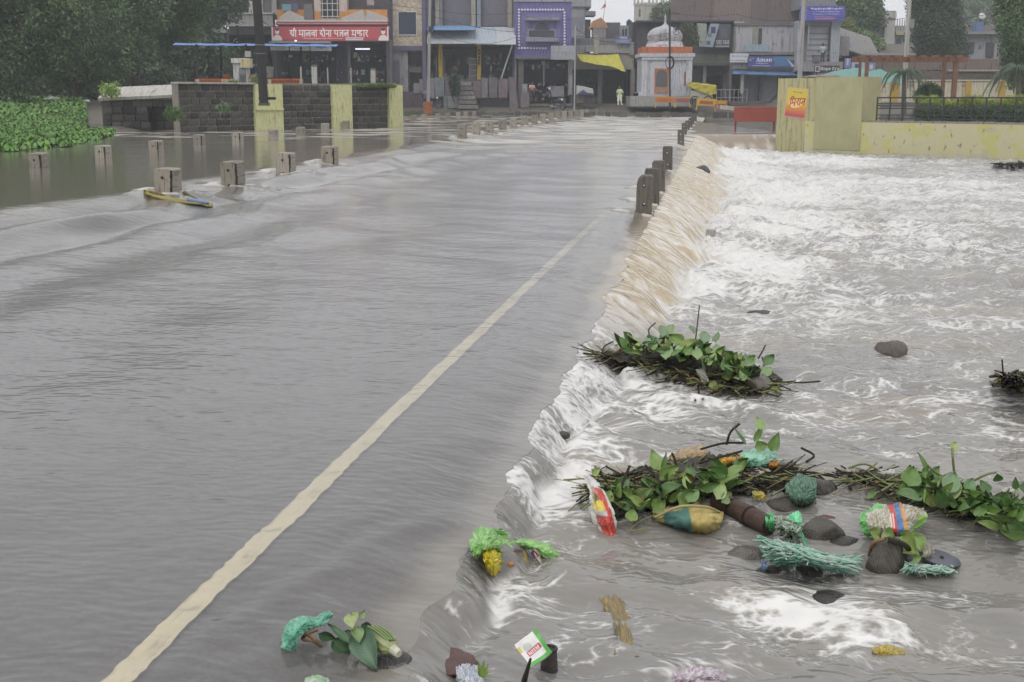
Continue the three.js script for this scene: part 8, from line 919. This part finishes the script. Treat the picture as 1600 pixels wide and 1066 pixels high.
// printed packet, hyacinth leaves on the upright stone, black plate
{
  const t = thing('packet', 'torn printed packet, green and clear with a red and blue stripe', 'packet', wp(1392, 820)); const pc = (u, v) => { if (u < 0.14 || (v < 0.22 && u < 0.42)) return pick([0x5fa858, 0x6fb868], u, v); if (u > 0.5 && u < 0.6) return v > 0.35 && v < 0.62 && Math.sin(u * 160) > 0.2 ? 0xd9d0c8 : 0xb84038; if (u >= 0.6 && u < 0.68) return 0x4a7099; if (u > 0.68 && u < 0.73) return 0xc9862f; if (u > 0.9 && v > 0.3) return 0x7fa84f; return pick([0xa5a592, 0x95927c, 0xb5b2a4, 0x8f8264, 0xb0b8a4], u, v, 2); };
  part(t, 'film', local(drape([[[1348, 806, 0.06], [1372, 792, 0.1], [1402, 790, 0.13], [1442, 800, 0.1]], [[1345, 815, 0.11], [1374, 806, 0.17], [1406, 808, 0.19], [1445, 808, 0.12]], [[1350, 828, 0.07], [1378, 826, 0.13], [1408, 830, 0.14], [1432, 824, 0.08]], [[1356, 836, 0.02], [1380, 836, 0.05], [1406, 846, 0.05], [1424, 838, 0.02]]], 56, 28, 0.018, 8, pc, 0.6), t), plastic);
  const l = thing('cabbage_leaves', 'bright green crinkled leaves lying over the dark upright stone', 'leaves', wp(1425, 855)); for (const [a, b, w, r, m] of [[[1408, 838, 0.12], [1436, 868, 0.06], 40, 0.2, 4], [[1430, 838, 0.08], [1440, 866, 0.05], 26, -0.3, 2], [[1372, 836, 0.1], [1356, 830, 0.12], 22, 0.3, 4], [[1385, 832, 0.12], [1402, 850, 0.12], 24, 0.2, 2], [[1425, 878, 0.04], [1440, 868, 0.05], 12, 0.2, 2]]) leaf(l, a, b, w, r, m, 0.5); twig(l, [[1358, 868, 0.03], [1366, 848, 0.12], [1384, 842, 0.14]], 0.008, M(0x8a6a4f, 'plaster', 0.7), 'stalk'); twig(l, [[1388, 844, 0.14], [1410, 850, 0.12], [1424, 862, 0.06]], 0.012, twigM, 'stalk');
  const pl = thing('plate', 'thin dark round plate lying half under water beside the upright stone', 'plate', wp(1468, 872, 0.01)); { const r = 30 / kAt(pl.position), g = new THREE.CylinderGeometry(r, r, 0.006, 40); part(pl, 'disc', g, M(0x4c4e58, null, 0.3)); part(pl, 'hub', new THREE.CylinderGeometry(0.008, 0.008, 0.01, 12), iron, [0.01, 0.004, 0]); pl.rotation.set(0.05, 0, -0.16); }
  const mud = thing('foam_scrap', 'crumpled cream foam piece between the leaves and the black plate', 'foam scrap', wp(1450, 868)); part(mud, 'foam', local(drape([[[1438, 856, 0.06], [1455, 855, 0.05], [1460, 866, 0.03]], [[1440, 866, 0.08], [1452, 866, 0.07], [1458, 872, 0.03]], [[1440, 878, 0.01], [1450, 878, 0.01], [1458, 878, 0.0]]], 18, 14, 0.012, 6, (u, v) => pick([0xa8a390, 0x8f8a78, 0xb8b4a4], u, v, 2), 2), mud), woven);
}
// raft 3: broad hyacinth raft
{
  const t = thing('hyacinth_raft', 'broad leafy water hyacinth raft reaching to the edge of the view', 'hyacinth raft', wp(1500, 780));
  mass(t, [[[1330, 738, 0], [1400, 745, 0.03], [1480, 755, 0.05], [1560, 780, 0.05], [1640, 800, 0.03]], [[1335, 746, 0.03], [1400, 758, 0.06], [1480, 775, 0.08], [1560, 805, 0.08], [1640, 830, 0.05]], [[1345, 752, -0.01], [1410, 775, -0.01], [1490, 800, -0.01], [1560, 830, -0.01], [1640, 850, -0.01]]], 23, [0x3a3a28, 0x46462f, 0x333022]);
  leaves(t, 150, [[1425, 762, 40, 26], [1470, 775, 50, 34], [1520, 785, 50, 40], [1570, 805, 50, 40], [1640, 830, 60, 40]], 25, 27, { up: 0.09 }); tangle(t, 240, [[1330, 742, 30, 10], [1390, 755, 60, 20], [1450, 770, 60, 24], [1540, 800, 60, 30]], 26, 44, 0.0034, [strawM, stemM, twigM], 0.05);
  for (const [a, b, w, k, m] of [[[1450, 738, 0.16], [1435, 706, 0.24], 12, 0.8, 0], [[1420, 760, 0.1], [1428, 728, 0.16], 34, 0.2, 0], [[1448, 755, 0.12], [1470, 728, 0.15], 26, 0.6, 0], [[1480, 770, 0.12], [1495, 733, 0.18], 30, 0.1, 3], [[1482, 785, 0.1], [1500, 748, 0.14], 28, -0.5, 4], [[1445, 785, 0.06], [1480, 768, 0.1], 26, 0.2, 4], [[1412, 775, 0.05], [1430, 752, 0.1], 30, 0.2, 2], [[1430, 778, 0.06], [1445, 764, 0.08], 24, -0.2, 3], [[1510, 770, 0.1], [1522, 746, 0.14], 22, 0.3, 3], [[1525, 805, 0.04], [1520, 775, 0.08], 22, 0.2, 2], [[1540, 806, 0.04], [1545, 776, 0.08], 20, -0.2, 2], [[1500, 800, 0.04], [1518, 782, 0.06], 24, 0.3, 4], [[1545, 770, 0.1], [1532, 750, 0.14], 18, 0.4, 5], [[1560, 752, 0.14], [1558, 740, 0.18], 16, 0.2, 5], [[1587, 765, 0.14], [1587, 745, 0.2], 11, 0.1, 5], [[1590, 830, 0.05], [1572, 808, 0.08], 32, 0.2, 2], [[1560, 825, 0.03], [1588, 812, 0.07], 28, 0.2, 0], [[1480, 792, 0.04], [1478, 780, 0.06], 14, 0.1, 4], [[1365, 778, 0.02], [1358, 770, 0.03], 18, 0.1, 0], [[1600, 770, 0.1], [1605, 752, 0.14], 20, 0.2, 5]]) leaf(t, a, b, w, k, m);
  for (const p of [[[1491, 738, 0.14], [1489, 715, 0.22], [1488, 700, 0.26]], [[1470, 745, 0.12], [1458, 735, 0.16], [1450, 728, 0.18]], [[1587, 790, 0.06], [1588, 770, 0.1], [1587, 755, 0.14]], [[1545, 775, 0.08], [1562, 790, 0.05], [1572, 808, 0.03]], [[1325, 732, 0.03], [1350, 725, 0.05], [1375, 735, 0.03]], [[1520, 752, 0.12], [1540, 742, 0.15], [1556, 738, 0.16]], [[1366, 772, 0.03], [1380, 766, 0.05], [1396, 756, 0.06]]]) twig(t, p, 0.006, stemM, 'stalk'); leaf(t, [1489, 703, 0.25], [1494, 690, 0.27], 18, 0.3, 4);
  for (const [x, y, l] of [[1335, 736, 'white plastic scrap at the tip of the broad hyacinth raft'], [1385, 740, 'pale plastic scrap in the straw of the broad hyacinth raft'], [1578, 768, 'grey plastic sheet behind the broad hyacinth raft']]) { const k = thing('plastic_scrap', l, 'plastic scrap', wp(x, y)); part(k, 'film', local(drape([[[x - 12, y - 5, 0.04], [x + 12, y - 5, 0.04]], [[x - 13, y + 1, 0.06], [x + 14, y + 1, 0.05]], [[x - 10, y + 7, 0.01], [x + 12, y + 7, 0.01]]], 16, 10, 0.01, x % 13, (u, v) => pick([0xa9a79a, 0x98978c, 0xb9b7ac], u, v)), k), plastic); }
}
{ const t = thing('reed_tuft', 'dark bushy tuft of weed in the current near the lone boulder', 'weed tuft', wp(1585, 600)); mass(t, [[[1565, 590, 0.06], [1590, 584, 0.12], [1620, 588, 0.08]], [[1563, 598, 0.08], [1590, 595, 0.16], [1622, 598, 0.1]], [[1564, 606, -0.02], [1590, 608, -0.02], [1620, 608, -0.02]]], 33); tangle(t, 120, [[1570, 595, 14, 12], [1590, 592, 24, 16], [1615, 596, 20, 12]], 34, 22, 0.008, [twigM, strawM, M(0x4a4a35, 'plaster', 0.9)], 0.2); twig(t, [[1568, 590, 0.1], [1567, 575, 0.2], [1566, 562, 0.26]], 0.005); }
{ const t = thing('reed_tuft', 'small dark weed clump floating at the foot of the yellow wall', 'weed tuft', wp(1578, 256)); tangle(t, 70, [[1556, 257, 14, 3], [1580, 256, 20, 4], [1604, 258, 16, 3]], 35, 8, 0.016, [twigM, M(0x4a4a35, 'plaster', 0.9)], 0.16); }
// green bag with the yellow bag on the deck edge
{
  const t = thing('plastic_bag', 'bright green plastic bag humped on the deck edge with a trailing tail', 'plastic bag', wp(790, 858)); const gc = (u, v) => pick([0x7dae5c, 0x8aba6a, 0x6d9c52, 0x98c07a], u, v, 1.3);
  part(t, 'film', local(drape([[[738, 848, 0.02], [748, 830, 0.06], [775, 826, 0.09], [796, 834, 0.06]], [[736, 858, 0.05], [756, 842, 0.14], [780, 838, 0.15], [802, 846, 0.09]], [[740, 866, 0.03], [762, 852, 0.15], [786, 856, 0.14], [800, 860, 0.07]], [[744, 868, 0.0], [768, 853, 0.12], [786, 872, 0.06], [798, 868, -0.02]]], 44, 30, 0.016, 3, gc, 0.55), t), plastic);
  part(t, 'tail', local(drape([[[800, 840, 0.06], [830, 845, 0.05], [858, 852, 0.03], [876, 868, 0.0]], [[802, 848, 0.08], [832, 852, 0.07], [856, 862, 0.04], [880, 874, 0.0]], [[806, 856, 0.03], [836, 860, 0.03], [854, 872, 0.0], [872, 874, -0.01]]], 40, 12, 0.009, 5, (u, v) => u > 0.88 ? 0x9a8a70 : gc(u, v), 0.6), t), plastic);
  const y = thing('plastic_bag', 'yellow plastic bag tucked under the mouth of the bright green bag', 'plastic bag', wp(770, 880)); part(y, 'film', local(drape([[[758, 862, 0.08], [770, 858, 0.1], [782, 864, 0.09]], [[754, 872, 0.09], [768, 870, 0.13], [783, 874, 0.1]], [[758, 884, 0.05], [770, 884, 0.09], [783, 884, 0.05]], [[766, 897, -0.01], [772, 899, -0.01], [780, 895, -0.01]]], 26, 26, 0.012, 6, (u, v) => pick([0xc9b828, 0xb5a522, 0xd6c63c], u, v, 1.5), 1.5), y), plastic);
  const o = thing('vegetable_scrap', 'orange peel lump beside the yellow bag', 'vegetable scrap', wp(795, 883)); part(o, 'peel', local(drape([[[785, 877, 0.02], [800, 875, 0.03], [808, 880, 0.01]], [[784, 883, 0.05], [797, 882, 0.06], [809, 885, 0.03]], [[785, 890, 0.0], [796, 892, 0.0], [806, 889, 0.0]]], 16, 12, 0.006, 9, (u, v) => pick([0xb87f58, 0xc08a64], u, v)), o), woven);
  const m = thing('wilted_leaves', 'wilted brown and purple leaf scraps under the green tail of the bag', 'leaves', wp(825, 872)); for (const [a, b, w, k, c] of [[[800, 868, 0.05], [818, 862, 0.06], 16, 0.2, 0x7d6f5c], [[815, 860, 0.06], [826, 882, 0.01], 9, 0.1, 0x9a8a48], [[835, 858, 0.06], [848, 884, 0.0], 8, 0.3, 0xb9a58f], [[830, 866, 0.04], [842, 868, 0.04], 14, 0.1, 0x6a4668], [[812, 858, 0.06], [800, 856, 0.06], 12, 0.2, 0x3a3c3c]]) leaf(m, a, b, w, k, M(c, 'leaf', 0.6)); 
}
// teal bag, leaves and the pale stalk at the near end
{
  const t = thing('plastic_bag', 'torn teal plastic bag curled open beside the vegetable leaves', 'plastic bag', wp(470, 995)); const tc = (u, v) => pick([0x5d9f84, 0x6aac90, 0x4f8f76, 0x7ab89e], u, v, 1.5);
  part(t, 'film', local(drape([[[444, 1010, -0.01], [446, 985, 0.04], [462, 970, 0.07], [498, 966, 0.05], [516, 956, 0.06]], [[446, 1014, 0.02], [456, 992, 0.09], [472, 978, 0.11], [500, 972, 0.09], [518, 958, 0.07]], [[460, 1016, 0.0], [464, 998, 0.06], [478, 984, 0.07], [502, 978, 0.05], [514, 966, 0.03]]], 56, 20, 0.012, 11, tc, 0.7), t), plastic);
  const v = thing('vegetable_leaves', 'limp grey green cabbage leaves and stalks heaped before the teal bag', 'vegetable leaves', wp(550, 1005)); const cb = (c) => new THREE.MeshStandardMaterial({ color: c, roughness: 0.5, map: T.leaf, side: THREE.DoubleSide }), c1 = cb(0x5f7c62), c2 = cb(0x86a06a), c3 = cb(0x4a6a46), c4 = cb(0xa4b078);
  for (const [a, b, w, k, m] of [[[560, 985, 0.08], [590, 1050, 0.0], 46, 0.2, c1], [[545, 1005, 0.06], [512, 974, 0.08], 16, 0.5, c3], [[550, 962, 0.1], [552, 985, 0.1], 26, 0.3, c4], [[556, 980, 0.1], [560, 1006, 0.06], 22, -0.3, c2], [[565, 975, 0.08], [584, 985, 0.06], 18, 0.3, c1], [[540, 985, 0.06], [545, 1010, 0.02], 20, -0.5, c1], [[498, 990, 0.05], [525, 998, 0.03], 18, 0.4, c3], [[562, 966, 0.11], [570, 954, 0.13], 12, 0.2, c2], [[520, 1000, 0.03], [548, 1020, 0.0], 26, 0.2, c3], [[556, 1008, 0.04], [562, 1025, 0.01], 9, 0.2, c4]]) leaf(v, a, b, w, k, m, 0.5);
  for (const p of [[[472, 998, 0.02], [480, 990, 0.05], [496, 984, 0.06]], [[474, 1000, 0.03], [488, 1002, 0.05], [502, 1010, 0.02]], [[480, 992, 0.04], [492, 1000, 0.06], [494, 1004, 0.05]]]) twig(v, p, 0.006, M(0x7a6244, 'plaster', 0.7), 'stalk');
  const k = thing('vegetable_stalk', 'pale ribbed cabbage stalk with a cut white end', 'vegetable stalk', wp(605, 1005)); { const a = wp(583, 990, 0.06), b = wp(618, 1018, 0.05), d = b.clone().sub(a), L = d.length(), g = new THREE.LatheGeometry([[0.001, 0], [0.018, 0.0], [0.03, 0.12], [0.034, 0.45], [0.032, 0.75], [0.022, 0.82], [0.016, 0.86], [0.015, 1], [0.001, 1]].map(([r, y]) => new THREE.Vector2(r, y * L)), 40), p = g.attributes.position; for (let i = 0; i < p.count; i++) { const an = Math.atan2(p.getZ(i), p.getX(i)), m = 1 + 0.07 * Math.cos(an * 11); p.setX(i, p.getX(i) * m); p.setZ(i, p.getZ(i) * m); } g.computeVertexNormals(); const m = part(k, 'stalk', g, M(0xaab383, 'plaster', 0.5)); m.position.copy(a).sub(k.position); m.quaternion.setFromUnitVectors(V3(0, 1, 0), d.clone().normalize()); part(k, 'rib', local(merge([0, 1, 2, 3].map((q) => tube([a.clone().add(V3(0.012 * q - 0.016, 0.028, 0.006)), a.clone().lerp(b, 0.5).add(V3(0.012 * q - 0.016, 0.036, 0.01)), a.clone().lerp(b, 0.8).add(V3(0.008 * q - 0.01, 0.03, 0.01))], 0.004, 5, 10))), k), M(0x7f945c, 'plaster', 0.5)); const e = part(k, 'cut_end', new THREE.CylinderGeometry(0.013, 0.017, 0.03, 14), M(0xd2d2ba, 'plaster', 0.6)); e.position.copy(a).lerp(b, 1.02).sub(k.position); e.quaternion.copy(m.quaternion); }
}
// packet on the stick, stump, white bag, and the small scraps along the bottom
{
  const t = thing('packet', 'white and green packet with red lettering caught on a dark stick', 'packet', wp(835, 1016, 0.08)); const c = wp(834, 1014, 0.1), n = view(c), w = 46 / kAt(c), tex = signTex(256, 256, (g) => { g.fillStyle = '#d6d4d2'; g.fillRect(0, 0, 256, 256); g.fillStyle = '#59a850'; g.fillRect(214, 0, 42, 256); g.fillRect(0, 222, 256, 34); g.fillStyle = '#b9c0b8'; g.beginPath(); g.arc(90, 90, 42, 0, 7); g.fill(); g.save(); g.translate(128, 150); g.rotate(-0.08); g.fillStyle = '#b04a54'; g.fillRect(-80, -34, 160, 50); g.fillStyle = '#e6dcdc'; g.font = 'bold 46px sans-serif'; g.fillText('NEEM', -70, 8); g.restore(); g.fillStyle = '#c9b23a'; g.fillRect(0, 40, 26, 60); });
  const pg = new THREE.BoxGeometry(w * 0.86, w * 0.95, 0.012, 8, 8, 1), a = pg.attributes.position; for (let i = 0; i < a.count; i++) { a.setZ(i, a.getZ(i) + 0.012 * noise(a.getX(i) * 18, a.getY(i) * 18) + 0.03 * (a.getX(i) / w) ** 2); a.setX(i, a.getX(i) * (1 + 0.06 * noise(a.getY(i) * 16, 3))); } pg.computeVertexNormals(); const m = part(t, 'film', pg, new THREE.MeshPhysicalMaterial({ map: tex, roughness: 0.35 })); m.position.copy(c).sub(t.position); m.lookAt(c.clone().add(n)); m.rotateZ(0.65); m.rotateX(-0.25);
  const s = thing('stick', 'dark pointed stick standing in the water before the white and green packet', 'stick', wp(820, 1064)); part(s, 'stick', local(rod(wp(816, 1075, -0.05), wp(829, 1030, 0.13), 0.012, 0.004, 10), s), M(0x4c4030, 'stone', 0.6));
  const st = thing('stump', 'short dark stump with a hollow top and a ribbon of water', 'stump', wp(858, 1040)); { const p = wp(858, 1046), g = new THREE.CylinderGeometry(0.026, 0.032, 0.12, 16); part(st, 'stump', g, M(0x625b53, 'stone', 0.55), p.clone().sub(st.position).add(V3(0, 0.015, 0))); part(st, 'rim', new THREE.TorusGeometry(0.024, 0.006, 8, 18).rotateX(Math.PI / 2), M(0x5d5854, 'stone', 0.4), p.clone().sub(st.position).add(V3(0, 0.075, 0))); }
  const bg = (label, rows, cols, cr, name = 'plastic_bag', mat = plastic, fq = 1.3) => { const q = rows[1][1], b = thing(name, label, name.replace('_', ' '), wp(...q)); part(b, 'film', local(drape(rows, 34, 22, cr, label.length, (u, v) => pick(cols, u, v, 1.4), fq), b), mat); return b; };
  const wb = bg('bluish white plastic bag holding a green sprig', [[[712, 1045, 0.03], [730, 1040, 0.05], [748, 1044, 0.04]], [[713, 1052, 0.06], [732, 1050, 0.09], [752, 1054, 0.07]], [[716, 1062, 0.04], [736, 1066, 0.07], [756, 1066, 0.05]], [[722, 1072, 0.0], [740, 1080, 0.0], [754, 1076, 0.0]]], [0xaab0b8, 0x9aa2ae, 0xbcc0c4, 0xb0b6b0], 0.01); for (const [a, b, w, k, m2] of [[[752, 1058, 0.06], [747, 1034, 0.12], 9, 0.2, 4], [[754, 1060, 0.06], [756, 1032, 0.12], 10, -0.3, 2], [[756, 1060, 0.06], [763, 1038, 0.1], 9, 0.5, 4]]) leaf(wb, a, b, w, k, m2);
  bg('small green and white bag half cut by the bottom of the view', [[[478, 1062, 0.02], [495, 1058, 0.04], [512, 1062, 0.02]], [[476, 1068, 0.05], [495, 1066, 0.07], [514, 1068, 0.04]], [[478, 1078, 0.0], [495, 1080, 0.0], [512, 1078, 0.0]]], [0x5cab52, 0xb0b4ac, 0x6cba60], 0.008);
  bg('pinkish white crumpled plastic lying in the froth at the bottom', [[[1052, 1056, 0.02], [1085, 1046, 0.04], [1128, 1050, 0.02]], [[1052, 1062, 0.05], [1088, 1056, 0.08], [1132, 1060, 0.04]], [[1056, 1074, 0.0], [1090, 1074, 0.02], [1130, 1074, 0.0]]], [0xb0a8ac, 0xbcb8ba, 0xa48f9c, 0xa9a6a6], 0.012);
  bg('yellow cloth sunk in the grey water near the bottom', [[[936, 936, -0.007], [960, 932, -0.004], [972, 940, -0.009]], [[944, 950, 0.001], [968, 955, 0.006], [985, 965, -0.004]], [[958, 975, -0.004], [976, 980, 0.001], [992, 990, -0.009]], [[964, 1000, -0.004], [980, 1005, -0.004], [992, 1010, -0.011]], [[958, 1024, 0.0], [980, 1030, -0.014], [1000, 1028, 0.0]]], [0xa08a4e, 0x93815a, 0x85795e, 0xac9858], 0.011, 'cloth', woven, 0.8); bg('yellow scrap sunk below the froth beyond the pinkish plastic', [[[1366, 1016, -0.016], [1385, 1012, -0.006], [1410, 1016, -0.016]], [[1364, 1022, -0.001], [1386, 1020, 0.006], [1414, 1024, -0.004]], [[1370, 1030, -0.016], [1388, 1031, -0.016], [1408, 1030, -0.016]]], [0xb5a24c, 0xa8985a], 0.016, 'plastic_scrap');
}
// straw bundle and bottle caught on the first post
{
  const t = thing('straw_bundle', 'yellow straw and rope bundle wrapped around the foot of the first chipped post', 'straw bundle', wp(270, 306)); const r = rng(99), gs = [], g2 = []; for (let i = 0; i < 110; i++) { const o = (r() - 0.5) * 14, q = r(); (i % 4 ? gs : g2).push(tube([wp(224 + 6 * r(), 296 + o * 0.4 + 4, 0.05 * q - 0.05), wp(246, 305 + o * 0.6, -0.02 + 0.06 * q), wp(275, 313 + o * 0.4, -0.03 + 0.05 * q), wp(302 + 14 * r(), 317 + o * 0.35, -0.02 + 0.02 * q), wp(322 + 10 * r(), 319 + 4 * r(), -0.01)], 0.008 + 0.008 * q, 5, 16)); } part(t, 'straw', local(merge(gs), t), M(0x9a8f5a, 'plaster', 0.9)); part(t, 'rope', local(merge(g2), t), M(0xb5a03f, 'plaster', 0.85), null, 'brighter yellow rope strands');
  part(t, 'stalk', local(tube([wp(286, 300, 0.12), wp(296, 306, 0.1), wp(310, 314, 0.05)], 0.03, 6, 10), t), M(0x6a6a46, 'plaster', 0.9));
  const b = thing('bottle', 'blue plastic bottle lying in the straw at the first chipped post', 'bottle', wp(308, 315, 0.06)); const A = wp(292, 312, 0.07), B = wp(326, 318, 0.06); part(b, 'body', local(rod(A, A.clone().lerp(B, 0.75), 0.04, 0.04, 14), b), M(0x6f86a6, null, 0.25)); part(b, 'neck', local(rod(A.clone().lerp(B, 0.75), A.clone().lerp(B, 0.92), 0.04, 0.016, 14), b), M(0x6f86a6, null, 0.25)); part(b, 'cap', local(rod(A.clone().lerp(B, 0.92), B, 0.018, 0.018, 12), b), M(0x384a80, null, 0.5));
}
for (const { t, mat, list } of loose.values()) setStuff(part(t, mat === stemM ? 'stalks' : mat === strawM ? 'straw' : 'twigs', merge(list), mat));

{ const r = rng(321), n = 9000, m = new THREE.InstancedMesh(new THREE.IcosahedronGeometry(1, 0), new THREE.MeshStandardMaterial({ color: 0xe6e6e4, roughness: 0.5 }), n), M4 = new THREE.Matrix4(); for (let i = 0; i < n; i++) { const s = 19 + 22 * r(), u = 0.9 + 1.5 * Math.abs(r() + r() + r() - 1.5), p = ST(s, TE + u), h = 0.75 * Math.pow(r(), 2.2) * Math.exp(-((s - 29) ** 2) / 70); const k = 0.003 + 0.006 * r() * r(); M4.makeScale(k, k, k).setPosition(p.x, poolY(s, TE + u) + h, p.z); m.setMatrixAt(i, M4); } m.name = 'spray'; scene.add(m); tag(m, 'fine spray hanging over the white water below the railing posts', 'spray', null, 'stuff'); }
renderer.render(scene, camera);
